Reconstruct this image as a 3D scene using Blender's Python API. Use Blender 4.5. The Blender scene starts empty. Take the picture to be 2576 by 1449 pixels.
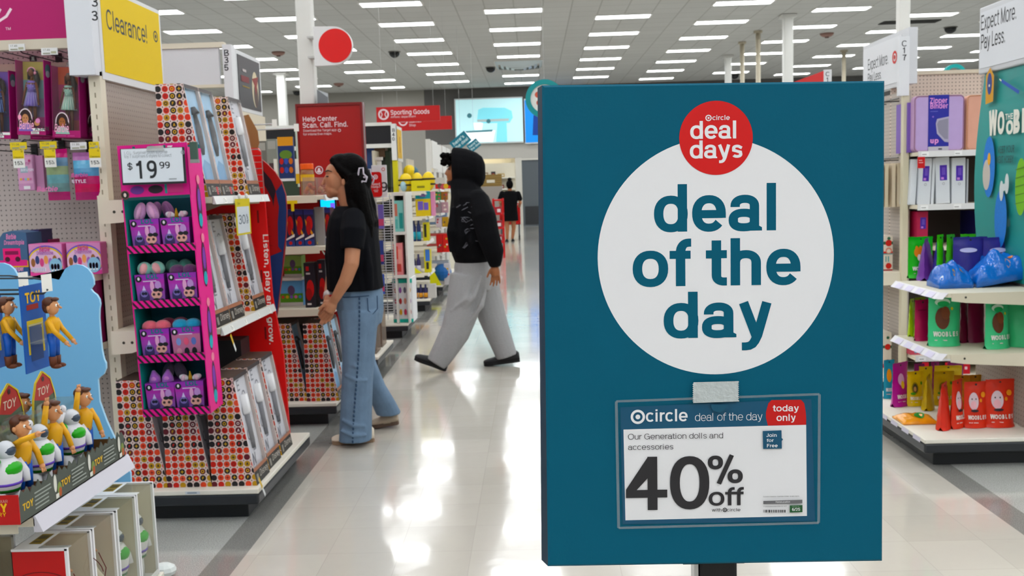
import bpy, math, random
from math import sin, cos, pi, radians, sqrt
from mathutils import Vector, Matrix
random.seed(11)
SC = bpy.context.scene
COL = SC.collection

# ------------------------------------------------------------------ camera, world, exposure
FPX, PITCH, ROLL, YAW, EYE = 2438.55, .104483, -.0305899, -.0248208, 1.53
_f = Vector((sin(YAW)*cos(PITCH), cos(YAW)*cos(PITCH), -sin(PITCH)))
_r = _f.cross(Vector((0, 0, 1))).normalized()
_u = _r.cross(_f)
CR = cos(ROLL)*_r + sin(ROLL)*_u
CU = -sin(ROLL)*_r + cos(ROLL)*_u
CF = _f
CPOS = Vector((0, 0, EYE))
cam_data = bpy.data.cameras.new('camera')
cam_data.sensor_width = 36
cam_data.lens = 36*FPX/2576
cam_data.clip_start = .05
cam_data.dof.use_dof = True
cam_data.dof.focus_distance = 1.2
cam_data.dof.aperture_fstop = 18
cam = bpy.data.objects.new('camera', cam_data)
COL.objects.link(cam)
cam.matrix_world = Matrix(((CR.x, CU.x, -CF.x, 0), (CR.y, CU.y, -CF.y, 0), (CR.z, CU.z, -CF.z, EYE), (0, 0, 0, 1)))
SC.camera = cam
world = bpy.data.worlds.new('world')
SC.world = world
world.use_nodes = True
world.node_tree.nodes['Background'].inputs[0].default_value = (.9, .92, .95, 1)
world.node_tree.nodes['Background'].inputs[1].default_value = .35
SC.view_settings.view_transform = 'Standard'
SC.view_settings.look = 'None'
SC.view_settings.gamma = 1
SC.view_settings.use_curve_mapping = False
SC.view_settings.exposure = 0.5
try:
 SC.cycles.use_denoising = True
 SC.cycles.max_bounces = 8
 SC.cycles.transparent_max_bounces = 16
 SC.cycles.sample_clamp_indirect = 6
except Exception:
 pass
LAMP_POWER = 12.0

def ray(px, py):
 return CR*((px-1288)/FPX) + CU*((724.5-py)/FPX) + CF

def AY(px, py, Y):
 """the point of the depth plane y = Y seen at that place of the photograph"""
 d = ray(px, py)
 return CPOS + d*(Y/d.y)

def AX(px, py, X):
 d = ray(px, py)
 return CPOS + d*(X/d.x)

def AZ(px, py, Z=0):
 d = ray(px, py)
 return CPOS + d*((Z-EYE)/d.z)

# ------------------------------------------------------------------ materials
def lin(c):
 if isinstance(c, str):
  c = c.lstrip('#')
  c = tuple(int(c[i:i+2], 16)/255 for i in (0, 2, 4))
 c = [x/12.92 if x <= .04045 else ((x+.055)/1.055)**2.4 for x in c]
 g = .25*c[0]+.6*c[1]+.15*c[2]
 return tuple(min(1, max(.0012, g+(x-g)*1.25)) for x in c)

MATS = {}

def M(col, rough=.55, metal=0, emit=0, noise=0, nscale=40, bump=0, bscale=60, coat=0, sheen=0, spec=.35):
 """an opaque procedural material (cached by its settings)"""
 key = (col, rough, metal, emit, noise, nscale, bump, bscale, coat, sheen, spec)
 if key in MATS:
  return MATS[key]
 m = bpy.data.materials.new('mat_' + str(col).strip('#'))
 m.use_nodes = True
 nt = m.node_tree
 b = nt.nodes['Principled BSDF']
 c = lin(col)
 b.inputs['Base Color'].default_value = (*c, 1)
 b.inputs['Roughness'].default_value = rough
 b.inputs['Metallic'].default_value = metal
 b.inputs['Specular IOR Level'].default_value = spec
 b.inputs['Coat Weight'].default_value = coat
 b.inputs['Sheen Weight'].default_value = sheen
 if emit:
  b.inputs['Emission Color'].default_value = (*c, 1)
  b.inputs['Emission Strength'].default_value = emit
 if noise or bump:
  tc = nt.nodes.new('ShaderNodeTexCoord')
 if noise:
  n = nt.nodes.new('ShaderNodeTexNoise')
  n.inputs['Scale'].default_value = nscale
  n.inputs['Detail'].default_value = 4
  nt.links.new(tc.outputs['Object'], n.inputs['Vector'])
  mx = nt.nodes.new('ShaderNodeMix')
  mx.data_type = 'RGBA'
  mx.inputs[6].default_value = (*[max(0, x*(1-noise)) for x in c], 1)
  mx.inputs[7].default_value = (*[min(1, x*(1+noise)) for x in c], 1)
  nt.links.new(n.outputs['Fac'], mx.inputs[0])
  nt.links.new(mx.outputs[2], b.inputs['Base Color'])
 if bump:
  n = nt.nodes.new('ShaderNodeTexNoise')
  n.inputs['Scale'].default_value = bscale
  n.inputs['Detail'].default_value = 3
  nt.links.new(tc.outputs['Object'], n.inputs['Vector'])
  bp = nt.nodes.new('ShaderNodeBump')
  bp.inputs['Strength'].default_value = bump
  bp.inputs['Distance'].default_value = .01
  nt.links.new(n.outputs['Fac'], bp.inputs['Height'])
  nt.links.new(bp.outputs['Normal'], b.inputs['Normal'])
 MATS[key] = m
 return m

def math_node(nt, op, a, b=None):
 n = nt.nodes.new('ShaderNodeMath')
 n.operation = op
 for i, x in enumerate((a, b)):
  if x is None:
   continue
  if isinstance(x, (int, float)):
   n.inputs[i].default_value = x
  else:
   nt.links.new(x, n.inputs[i])
 return n.outputs[0]

def mix_col(nt, fac, a, b):
 n = nt.nodes.new('ShaderNodeMix')
 n.data_type = 'RGBA'
 nt.links.new(fac, n.inputs[0]) if not isinstance(fac, (int, float)) else setattr(n.inputs[0], 'default_value', fac)
 for i, x in ((6, a), (7, b)):
  if isinstance(x, (str, tuple)):
   n.inputs[i].default_value = (*lin(x), 1)
  else:
   nt.links.new(x, n.inputs[i])
 return n.outputs[2]

def CLEAR(tint='#ffffff', gloss=.08, rough=.08, milky=0.0, milk='#e8e8e4', fres=.35):
 """thin clear plastic film; milky adds a share of plain diffuse haze"""
 key = ('clear', tint, gloss, rough, milky, milk, fres)
 if key in MATS:
  return MATS[key]
 m = bpy.data.materials.new('mat_clear')
 m.use_nodes = True
 nt = m.node_tree
 nt.nodes.clear()
 out = nt.nodes.new('ShaderNodeOutputMaterial')
 tr = nt.nodes.new('ShaderNodeBsdfTransparent')
 tr.inputs[0].default_value = (*lin(tint), 1)
 gl = nt.nodes.new('ShaderNodeBsdfGlossy')
 gl.inputs['Roughness'].default_value = rough
 lw = nt.nodes.new('ShaderNodeLayerWeight')
 lw.inputs[0].default_value = .25
 ma = nt.nodes.new('ShaderNodeMath')
 ma.operation = 'ADD'
 ma.use_clamp = True
 ma.inputs[1].default_value = gloss
 nt.links.new(math_node(nt, 'MULTIPLY', lw.outputs['Fresnel'], fres), ma.inputs[0])
 mx = nt.nodes.new('ShaderNodeMixShader')
 nt.links.new(ma.outputs[0], mx.inputs[0])
 nt.links.new(tr.outputs[0], mx.inputs[1])
 nt.links.new(gl.outputs[0], mx.inputs[2])
 last = mx
 if milky:
  df = nt.nodes.new('ShaderNodeBsdfDiffuse')
  df.inputs[0].default_value = (*lin(milk), 1)
  m2 = nt.nodes.new('ShaderNodeMixShader')
  m2.inputs[0].default_value = milky
  nt.links.new(mx.outputs[0], m2.inputs[1])
  nt.links.new(df.outputs[0], m2.inputs[2])
  last = m2
 nt.links.new(last.outputs[0], out.inputs[0])
 MATS[key] = m
 return m

def pegboard(col, hole, pitch=.0254, rad=.2, axes='XZ', rough=.6):
 """board with a square grid of punched holes"""
 key = ('peg', col, hole, pitch, rad, axes)
 if key in MATS:
  return MATS[key]
 m = bpy.data.materials.new('mat_pegboard')
 m.use_nodes = True
 nt = m.node_tree
 b = nt.nodes['Principled BSDF']
 b.inputs['Roughness'].default_value = rough
 g = nt.nodes.new('ShaderNodeNewGeometry')
 sp = nt.nodes.new('ShaderNodeSeparateXYZ')
 nt.links.new(g.outputs['Position'], sp.inputs[0])
 ds = []
 for a in axes:
  x = math_node(nt, 'MULTIPLY', sp.outputs[a], 1/pitch)
  x = math_node(nt, 'FRACT', x)
  x = math_node(nt, 'SUBTRACT', x, .5)
  ds.append(math_node(nt, 'MULTIPLY', x, x))
 d = math_node(nt, 'SQRT', math_node(nt, 'ADD', ds[0], ds[1]))
 fac = math_node(nt, 'LESS_THAN', d, rad)
 c = mix_col(nt, fac, col, hole)
 nt.links.new(c, b.inputs['Base Color'])
 MATS[key] = m
 return m

# ------------------------------------------------------------------ stroke lettering (grotesque, drawn here)
def _E(cx, cy, rx, ry, a0, a1, n=None, k=2.25):
 n = n or max(5, int(abs(a1-a0)/11))
 out = []
 for i in range(n+1):
  a = radians(a0+(a1-a0)*i/n)
  c, s = cos(a), sin(a)
  out.append((cx+rx*math.copysign(abs(c)**(2/k), c), cy+ry*math.copysign(abs(s)**(2/k), s)))
 return out

def glyph(ch, w):
 """centre-line strokes and advance of a character; em units, cap height .72"""
 h = w/2
 X, C, D = .54, .72, -.21
 E = _E
 ry = X/2-h*.84+.008
 if ch == ' ': return [], .26
 if ch == 'o': return [E(.30, X/2, .275-h, ry, 0, 360)], .60
 if ch == 'e': return [[(.04+h, X/2-.01), (.555-h*.6, X/2-.01)], [(.565-h, X/2-.01-h*.82)]+E(.30, X/2, .265-h, ry, 0, 322)], .60
 if ch == 'c': return [E(.30, X/2, .265-h, ry, 42, 318)], .57
 if ch in 'dq':
  st = [(.555-h, 0), (.555-h, C)] if ch == 'd' else [(.555-h, D), (.555-h, X)]
  return [E(.30, X/2, .265-h, ry, 0, 360), st], .61
 if ch in 'bp':
  st = [(.06+h, 0), (.06+h, C)] if ch == 'b' else [(.06+h, D), (.06+h, X)]
  return [E(.315, X/2, .265-h, ry, 0, 360), st], .61
 if ch == 'g': return [E(.30, X/2, .265-h, ry, 0, 360), [(.555-h, X)]+[(.555-h, .02)]+E(.305, 0, .25-h, .2-h, 0, -150)], .61
 if ch == 'a':
  s = .50-h
  return [[(.05+h, X-.178)]+E(.05+(.45)/2, X-.165, .225-h, .165-h*.84+.006, 180, 0)+[(s, 0)],
    E((.02+.5)/2, .163, .24-h, .172-h*.84, 0, 360, None, 2.5), ('P', [(s+h*.9, .0), (s+h+.045, .0), (s+h+.045, .05), (s+h, .075)])], .57
 if ch == 'l': return [[(.06+h, 0), (.06+h, C)]], .26 if w < .12 else .27
 if ch == 'i': return [[(.06+h, 0), (.06+h, X)], [(.06+h, C-max(.1, w*.85)), (.06+h, C)]], .26 if w < .12 else .27
 if ch == 'j': return [[(.06+h, X), (.06+h, -.1), (.0, D+h)], [(.06+h, C-.1), (.06+h, C)]], .26
 if ch == 'f': return [[(.105+h, 0), (.105+h, .5)]+E(.105+h+.13, .5, .13, C-h*.84-.5+.004, 180, 90)+[(.345, C-h*.84+.004)], [(.01, X-h*.84), (.335, X-h*.84)]], .33
 if ch == 't': return [[(.095+h, .69), (.095+h, .16)]+E(.095+h+.12, .16, .12, .16-h*.84, 180, 270)+[(.33, h*.84)], [(.005, X-h*.84), (.33, X-h*.84)]], .34
 if ch == 'r': return [[(.06+h, 0), (.06+h, X)], E(.06+h+.2, .30, .2, X-.30-h+.006, 180, 92)+[(.355, X-h+.006)]], .37
 if ch in 'nh':
  return [[(.06+h, 0), (.06+h, X if ch == 'n' else C)], E(.295, X-.2, .235-h, .2-h+.008, 178, 0)+[(.53-h, 0)]], .59
 if ch == 'm':
  return [[(.06+h, 0), (.06+h, X)], E(.26, X-.19, .2-h, .19-h+.008, 178, 0)+[(.46-h, 0)], E(.62-w*.5+.02, X-.19, .2-h*.6, .19-h+.008, 178, 0)+[(.64+.2-w*.5-h*.6+.0, 0)]], .88
 if ch == 'u': return [[(.06+h, X), (.06+h, .2)]+E(.295, .2, .235-h, .2-h+.008, 180, 358), [(.53-h, 0), (.53-h, X)]], .59
 if ch == 'y': return [[(.02+h*1.05, X), (.285, .03)], [(.53-h*1.05, X), (.31, .03), (.268, -.06), (.232, -.11), (.185, -.137), (.13, -.145), (.07, -.145)]], .55
 if ch == 'v': return [[(.02+h*1.05, X), (.275, .0)], [(.53-h*1.05, X), (.275, .0)]], .55
 if ch == 'w': return [[(.015+h, X), (.21, 0)], [(.21, 0), (.395, X)], [(.395, X), (.58, 0)], [(.58, 0), (.775-h, X)]], .79
 if ch == 'x': return [[(.03+h, X), (.5-h, 0)], [(.5-h, X), (.03+h, 0)]], .53
 if ch == 'z': return [[(.03, X-h), (.46-h, X-h), (.05+h, h), (.48, h)]], .5
 if ch == 'k': return [[(.06+h, 0), (.06+h, C)], [(.46, X), (.06+w, .2)], [(.22, .3), (.5-h, 0)]], .54
 if ch == 's':
  return [[(.46, X-.14)]+E(.265, X-.155, .2-h, .155-h, 25, 180)[1:]+[(.13, X/2+.04), (.265, X/2+.0)]+[(.40, X/2-.04)]+E(.265, .152, .215-h, .16-h, 0, -155)], .53
 # capitals and figures
 if ch == 'I': return [[(.07+h, 0), (.07+h, C)]], .28
 if ch == 'O': return [E(.39, C/2, .36-h, C/2-h+.01, 0, 360)], .78
 if ch == 'Q': return [E(.39, C/2, .36-h, C/2-h+.01, 0, 360), [(.45, .2), (.7, 0)]], .78
 if ch == 'C': return [E(.38, C/2, .34-h, C/2-h+.01, 40, 320)], .73
 if ch == 'G': return [E(.38, C/2, .34-h, C/2-h+.01, 40, 330), [(.4, .35), (.7-h, .35), (.7-h, 0)]], .78
 if ch == 'D': return [[(.075+h, h), (.3, h)]+E(.33, C/2, .33-h, C/2-h, -80, 80)+[(.3, C-h), (.075+h, C-h), (.075+h, 0)]], .73
 if ch == 'B': return [[(.075+h, h), (.36, h)]+E(.38, .205, .25-h, .205-h, -80, 80)+[(.36, .41-h), (.075, .41-h)], [(.34, .41-h)]+E(.36, .56-h*.3, .23-h, .16-h*.7, -80, 80)+[(.34, C-h), (.075+h, C-h), (.075+h, 0)]], .68
 if ch == 'P': return [[(.075+h, 0), (.075+h, C-h), (.36, C-h)]+E(.38, .51, .24-h, .21-h, 80, -80)+[(.36, .30+h), (.075, .30+h)]], .65
 if ch == 'R': return [[(.075+h, 0), (.075+h, C-h), (.36, C-h)]+E(.38, .51, .24-h, .21-h, 80, -80)+[(.36, .30+h), (.075, .30+h)], [(.38, .32), (.6-h, 0)]], .70
 if ch == 'F': return [[(.075+h, 0), (.075+h, C-h), (.56, C-h)], [(.075, .36), (.5, .36)]], .6
 if ch == 'E': return [[(.59, C-h), (.075+h, C-h), (.075+h, h), (.6, h)], [(.075, .37), (.55, .37)]], .64
 if ch == 'L': return [[(.075+h, C), (.075+h, h), (.53, h)]], .56
 if ch == 'T': return [[(.02, C-h), (.59, C-h)], [(.305, C), (.305, 0)]], .61
 if ch == 'H': return [[(.075+h, 0), (.075+h, C)], [(.65-h, 0), (.65-h, C)], [(.075, .37), (.65, .37)]], .73
 if ch == 'A': return [[(.02+h, 0), (.335, C)], [(.65-h, 0), (.335, C)], [(.14, .22), (.53, .22)]], .67
 if ch == 'N': return [[(.075+h, 0), (.075+h, C)], [(.65-h, 0), (.65-h, C)], [(.075+h, C-.02), (.65-h, .02)]], .73
 if ch == 'M': return [[(.07+h, 0), (.07+h, C)], [(.77-h, 0), (.77-h, C)], [(.07+h, C-.02), (.42, .03)], [(.77-h, C-.02), (.42, .03)]], .84
 if ch == 'K': return [[(.075+h, 0), (.075+h, C)], [(.62, C), (.075+w, .28)], [(.28, .42), (.64-h, 0)]], .68
 if ch == 'S': return [[(.60-h*.4, C-.2)]+E(.335, C-.195, .265-h, .2-h, 20, 180)[1:]+[(.16, C/2+.04), (.335, C/2)]+[(.51, C/2-.05)]+E(.335, .195, .285-h, .205-h, 0, -158)], .67
 if ch == 'U': return [[(.075+h, C), (.075+h, .25)]+E(.36, .25, .285-h, .25-h+.01, 180, 360)+[(.645-h, C)]], .73
 if ch == 'V': return [[(.02+h, C), (.325, 0)], [(.63-h, C), (.325, 0)]], .65
 if ch == 'W': return [[(.02+h, C), (.25, 0)], [(.25, 0), (.46, C)], [(.46, C), (.67, 0)], [(.67, 0), (.9-h, C)]], .92
 if ch == 'X': return [[(.03+h, C), (.62-h, 0)], [(.62-h, C), (.03+h, 0)]], .65
 if ch == 'Y': return [[(.02+h, C), (.325, .3)], [(.63-h, C), (.325, .3)], [(.325, .33), (.325, 0)]], .65
 if ch == 'Z': return [[(.04, C-h), (.55-h, C-h), (.04+h, h), (.57, h)]], .61
 if ch == 'J': return [[(.45-h, C), (.45-h, .2)]+E(.24, .2, .21-h, .2-h+.01, 0, -180)], .52
 if ch == '0': return [E(.28, .355, .25-h, .365-h, 0, 360)], .56
 if ch == '1': return [[(.345-h, 0), (.345-h, .71)], [(.08, .53+h*.3), (.2, .55+h*.3), (.345-h, .7-h*.2)]], .56
 if ch == '2': return [[(.04+h, .48)]+E(.28, .5, .235-h, .22-h, 175, -30)+[(.06+h, h), (.04, h), (.52, h)]], .56
 if ch == '3': return [E(.275, .525, .22-h, .195-h, 165, -85)+[(.2, .385-h*.0)], [(.2, .385)]+E(.275, .205, .24-h, .215-h, 85, -165)], .56
 if ch == '4': return [[(.42-h, 0), (.42-h, .71)], [(.02, .165+h*.84), (.545, .165+h*.84)], ('P', [(.02, .17), (.02, .17+w*.84), (.42-w*.95, .71), (.42-h*.2, .71), (.42-h*.2, .71-w*1.3), (.02+w*1.05, .17+w*.75), (.02+w*1.05, .17)])], .56
 if ch == '5': return [[(.49, .71-h), (.13, .71-h), (.085+h*.5, .34)]+E(.275, .23, .24-h, .24-h, 140, -160)], .56
 if ch == '6': return [E(.285, .23, .24-h, .24-h, 0, 360), E(.33, .355, .29-h, .36-h, 75, 180)+[(.045+h, .24)]], .56
 if ch == '7': return [[(.045, .71-h), (.5-h*.6, .71-h), (.3, .4), (.19+h, 0)]], .56
 if ch == '8': return [E(.28, .53, .21-h, .185-h, 0, 360), E(.28, .2, .245-h, .205-h, 0, 360)], .56
 if ch == '9': return [E(.275, .485, .24-h, .235-h, 0, 360), E(.23, .36, .29-h, .365-h, -105, 0)+[(.52-h, .47)]], .56
 if ch == '$': return glyph('S', w*.85)[0]+[[(.335, -.09), (.335, .81)]], .67
 if ch == '%': return [E(.2, .54, .175-h*.8, .18-h*.8, 0, 360), E(.68, .17, .175-h*.8, .18-h*.8, 0, 360), [(.28, -.02), (.6, .73)]], .88
 if ch == '.': return [[(.07+h, 0), (.07+h, max(.1, w))]], .27
 if ch == ',': return [[(.07+h, -.1), (.07+h, w)]], .27
 if ch == '!': return [[(.07+h, 0), (.07+h, max(.1, w))], [(.07+h, .2), (.07+h, C)]], .28
 if ch == '/': return [[(.02, 0), (.28, C)]], .3
 if ch == "'": return [[(.07+h, .5), (.07+h, C)]], .22
 if ch == '?': return [[(.28, 0), (.28, .1)], E(.28, .53, .22-h, .19-h, 170, -60)+[(.28, .3), (.28, .18)]], .56
 if ch == '-': return [[(.04, .25), (.29, .25)]], .33
 return [], .4

def strip(pts, w):
 """a polyline as a band of quads with mitred joints (2D)"""
 if pts[0] == 'P':
  return [Vector(p) for p in pts[1]], [tuple(range(len(pts[1])))]
 h = w/2
 P = [Vector(p) for p in pts]
 Q = [P[0]]
 for p in P[1:]:
  if (p-Q[-1]).length > 1e-5:
   Q.append(p)
 P = Q
 if len(P) < 2:
  return [], []
 closed = (P[0]-P[-1]).length < 1e-4 and len(P) > 3
 if closed:
  P = P[:-1]
 n = len(P)
 L, Rr = [], []
 for i in range(n):
  a = P[(i-1) % n] if (closed or i > 0) else None
  b = P[(i+1) % n] if (closed or i < n-1) else None
  d1 = (P[i]-a).normalized() if a is not None else None
  d2 = (b-P[i]).normalized() if b is not None else None
  if d1 is None: d1 = d2
  if d2 is None: d2 = d1
  n1 = Vector((-d1.y, d1.x))
  n2 = Vector((-d2.y, d2.x))
  m = (n1+n2)
  if m.length < 1e-3:
   m = n1
  m.normalize()
  k = h/max(.5, m.dot(n1))*(1-.16*m.y*m.y)
  L.append(P[i]+m*k)
  Rr.append(P[i]-m*k)
 v = L+Rr
 f = [(n+i, n+(i+1) % n, (i+1) % n, i) for i in range(n if closed else n-1)]
 return v, f

def text_width(s, w, track=0):
 return sum(glyph(c, w)[1]+track for c in s)

# ------------------------------------------------------------------ mesh collector
class MB:
 def __init__(self):
  self.v, self.f, self.mi, self.ms = [], [], [], []

 def _m(self, mat):
  if mat not in self.ms:
   self.ms.append(mat)
  return self.ms.index(mat)

 def add(self, v, f, mat):
  n, k = len(self.v), self._m(mat)
  self.v += [Vector(p) for p in v]
  for q in f:
   self.f.append(tuple(i+n for i in q))
   self.mi.append(k)
  return self

 def box(self, x0, x1, y0, y1, z0, z1, mat):
  v = [(x, y, z) for z in (z0, z1) for y in (y0, y1) for x in (x0, x1)]
  f = [(0, 2, 3, 1), (4, 5, 7, 6), (0, 1, 5, 4), (2, 6, 7, 3), (0, 4, 6, 2), (1, 3, 7, 5)]
  return self.add(v, f, mat)

 def quad(self, a, b, c, d, mat):
  return self.add([a, b, c, d], [(0, 1, 2, 3)], mat)

 def prism(self, poly, o, u, v, n, mat, side=None):
  """polygon (2D, in u,v from o) extruded along vector n"""
  o, u, v, n = Vector(o), Vector(u), Vector(v), Vector(n)
  k = len(poly)
  a = [o+u*p[0]+v*p[1] for p in poly]
  b = [p+n for p in a]
  self.add(a+b, [tuple(range(k-1, -1, -1)), tuple(range(k, 2*k))], mat)
  return self.add(a+b, [(i, (i+1) % k, k+(i+1) % k, k+i) for i in range(k)], side or mat)

 def tube(self, pts, r, mat, n=8, caps=True):
  """round bar through points; r a number or one per point"""
  P = [Vector(p) for p in pts]
  R = r if isinstance(r, (list, tuple)) else [r]*len(P)
  base = None
  rings = []
  for i, p in enumerate(P):
   d = (P[min(i+1, len(P)-1)]-P[max(i-1, 0)]).normalized()
   a = Vector((0, 0, 1)) if abs(d.z) < .9 else Vector((1, 0, 0))
   x = d.cross(a).normalized() if base is None else (base-d*base.dot(d)).normalized()
   base = x
   y = d.cross(x)
   rings.append([p+(x*cos(2*pi*j/n)+y*sin(2*pi*j/n))*R[i] for j in range(n)])
  v = [q for rg in rings for q in rg]
  f = []
  for i in range(len(P)-1):
   for j in range(n):
    f.append((i*n+j, i*n+(j+1) % n, (i+1)*n+(j+1) % n, (i+1)*n+j))
  if caps:
   f.append(tuple(range(n-1, -1, -1)))
   f.append(tuple((len(P)-1)*n+j for j in range(n)))
  return self.add(v, f, mat)

 def ball(self, c, r, mat, nu=14, nv=9, rot=None):
  """ellipsoid; r a number or (rx, ry, rz)"""
  c = Vector(c)
  if isinstance(r, (int, float)):
   r = (r, r, r)
  v, f = [], []
  for i in range(nv+1):
   t = pi*i/nv
   for j in range(nu):
    a = 2*pi*j/nu
    p = Vector((r[0]*sin(t)*cos(a), r[1]*sin(t)*sin(a), r[2]*cos(t)))
    v.append(c+(rot @ p if rot else p))
  for i in range(nv):
   for j in range(nu):
    f.append((i*nu+j, (i+1)*nu+j, (i+1)*nu+(j+1) % nu, i*nu+(j+1) % nu))
  return self.add(v, f, mat)

 def lathe(self, prof, c, mat, n=20):
  c = Vector(c)
  v = [c+Vector((r*cos(2*pi*j/n), r*sin(2*pi*j/n), z)) for r, z in prof for j in range(n)]
  k = len(prof)
  f = [(i*n+j, i*n+(j+1) % n, (i+1)*n+(j+1) % n, (i+1)*n+j) for i in range(k-1) for j in range(n)]
  f += [tuple(range(n-1, -1, -1)), tuple((k-1)*n+j for j in range(n))]
  return self.add(v, f, mat)

 def loft(self, rings, mat, caps=True):
  n = len(rings[0])
  v = [p for rg in rings for p in rg]
  f = [(i*n+j, i*n+(j+1) % n, (i+1)*n+(j+1) % n, (i+1)*n+j) for i in range(len(rings)-1) for j in range(n)]
  if caps:
   f += [tuple(range(n-1, -1, -1)), tuple((len(rings)-1)*n+j for j in range(n))]
  return self.add(v, f, mat)

 def build(self, name, parent=None, smooth=False, bevel=0, remesh=0, relax=0, world=True, origin=None, angle=40):
  """link as ONE mesh object. Coordinates are world ones (world=True) or local to the parent"""
  me = bpy.data.meshes.new(name)
  o = bpy.data.objects.new(name, me)
  off = Vector((0, 0, 0))
  if parent is None:
   if origin is not None:
    off = Vector(origin)
   elif world:
    lo = [min(p[i] for p in self.v) for i in range(3)]
    hi = [max(p[i] for p in self.v) for i in range(3)]
    off = Vector(((lo[0]+hi[0])/2, (lo[1]+hi[1])/2, lo[2]))
   o.location = off
  else:
   o.parent = parent
   if world:
    q = parent
    while q is not None:
     off = off+Vector(q.location)
     q = q.parent
  me.from_pydata([tuple(p-off) for p in self.v], [], self.f)
  for m in self.ms:
   me.materials.append(m)
  me.polygons.foreach_set('material_index', self.mi)
  if smooth:
   me.polygons.foreach_set('use_smooth', [True]*len(self.f))
  me.update()
  COL.objects.link(o)
  if remesh:
   md = o.modifiers.new('remesh', 'REMESH')
   md.mode = 'VOXEL'
   md.voxel_size = remesh
   md.use_smooth_shade = True
   if relax:
    ms = o.modifiers.new('smooth', 'SMOOTH')
    ms.factor = .5
    ms.iterations = relax
  if bevel:
   md = o.modifiers.new('bevel', 'BEVEL')
   md.width = bevel
   md.segments = 2
   md.limit_method = 'ANGLE'
   md.angle_limit = radians(angle)
  return o

def tag(o, label, cat, group=None, kind=None):
 if label: o['label'] = label
 if cat: o['category'] = cat
 if group: o['group'] = group
 if kind: o['kind'] = kind
 return o

def thing(name, label, cat, loc=(0, 0, 0), group=None, rz=0, rot=None):
 o = bpy.data.objects.new(name, None)
 o.empty_display_size = .05
 COL.objects.link(o)
 o.location = loc
 o.rotation_euler = rot if rot else (0, 0, rz)
 return tag(o, label, cat, group)

def dup(root, loc, label, group=None, rz=None, rot=None, swap=None, scale=None):
 """copy a thing with its parts and sub-parts; swap maps a part name to another mesh"""
 r = root.copy()
 COL.objects.link(r)
 r.location = loc
 if rz is not None: r.rotation_euler = (0, 0, rz)
 if rot is not None: r.rotation_euler = rot
 if scale is not None: r.scale = scale if isinstance(scale, tuple) else (scale,)*3
 r['label'] = label
 if group: r['group'] = group

 def rec(a, b):
  for ch in list(a.children):
   c = ch.copy()
   COL.objects.link(c)
   c.parent = b
   rec(ch, c)
 rec(root, r)
 return r

def struct(name, mb, **k):
 o = mb.build(name, **k)
 o['kind'] = 'structure'
 return o

# ------------------------------------------------------------------ flat print on a face
class Print:
 """shapes laid on a plane: o origin, u right, v up; every call goes on its own thin layer"""

 def __init__(self, mb, o, u, v, step=.00025, size=None):
  self.mb, self.o = mb, Vector(o)
  self.u, self.v = Vector(u).normalized(), Vector(v).normalized()
  self.n = self.u.cross(self.v).normalized()
  self.k, self.step, self.clip = 1, step, None

 def P(self, x, y):
  return self.o+self.u*x+self.v*y+self.n*(self.k*self.step)

 def px(self, px, py):
  d = ray(px, py)
  t = (self.o-CPOS).dot(self.n)/d.dot(self.n)
  q = CPOS+d*t-self.o
  return q.dot(self.u), q.dot(self.v)

 def poly(self, pts, mat, keep=False):
  if self.clip:
   pts = clip_poly(pts, self.clip)
   if len(pts) < 3:
    return self
  self.mb.add([self.P(*p) for p in pts], [tuple(range(len(pts)))], mat)
  if not keep:
   self.k += 1
  return self

 def rect(self, x0, y0, x1, y1, mat, keep=False):
  return self.poly([(x0, y0), (x1, y0), (x1, y1), (x0, y1)], mat, keep)

 def disc(self, cx, cy, rx, mat, ry=None, n=28, keep=False, a0=0, a1=360):
  ry = ry or rx
  m = n if a1-a0 >= 360 else n+1
  return self.poly([(cx+rx*cos(radians(a0+(a1-a0)*i/n)), cy+ry*sin(radians(a0+(a1-a0)*i/n))) for i in range(m)], mat, keep)

 def ring(self, cx, cy, r0, r1, mat, ry=1, n=32):
  v = [self.P(cx+r*cos(2*pi*i/n), cy+r*ry*sin(2*pi*i/n)) for r in (r0, r1) for i in range(n)]
  self.mb.add(v, [(i, n+i, n+(i+1) % n, (i+1) % n) for i in range(n)], mat)
  self.k += 1
  return self

 def line(self, pts, w, mat):
  v, f = strip(pts, w)
  self.mb.add([self.P(*p) for p in v], f, mat)
  self.k += 1
  return self

 def text(self, s, x, y, size, mat, w=.1, fit=None, align='l', track=0, slant=0, stack=False, sx=1):
  """size is the em; fit stretches the line to a width"""
  W = text_width(s, w, track)*size*sx
  if fit:
   sx *= fit/W
   W = fit
  if align == 'c': x -= W/2
  if align == 'r': x -= W
  cx = x
  for c in s:
   st, adv = glyph(c, w)
   for i, pts in enumerate(st):
    v, f = strip(pts, w)
    lift = self.n*(.12*self.step*i)
    self.mb.add([self.P(cx+(p[0]+slant*p[1])*size*sx, y+p[1]*size)+lift for p in v], f, mat)
   cx += (adv+track)*size*sx
  self.k += 1
  return self

 def bullseye(self, cx, cy, r, mat, back=None):
  self.ring(cx, cy, r*.66, r, mat)
  self.disc(cx, cy, r*.33, mat)
  return self

def clip_poly(pts, cl):
 """Sutherland-Hodgman against a convex counter-clockwise polygon"""
 out = list(pts)
 n = len(cl)
 for i in range(n):
  a, b = cl[i], cl[(i+1) % n]
  inp, out = out, []
  if not inp:
   return []
  side = lambda p: (b[0]-a[0])*(p[1]-a[1])-(b[1]-a[1])*(p[0]-a[0])
  for j in range(len(inp)):
   p, q = inp[j-1], inp[j]
   sp, sq = side(p), side(q)
   if (sp >= 0) != (sq >= 0):
    t = sp/(sp-sq)
    out.append((p[0]+(q[0]-p[0])*t, p[1]+(q[1]-p[1])*t))
   if sq >= 0:
    out.append(q)
 return out
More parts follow.
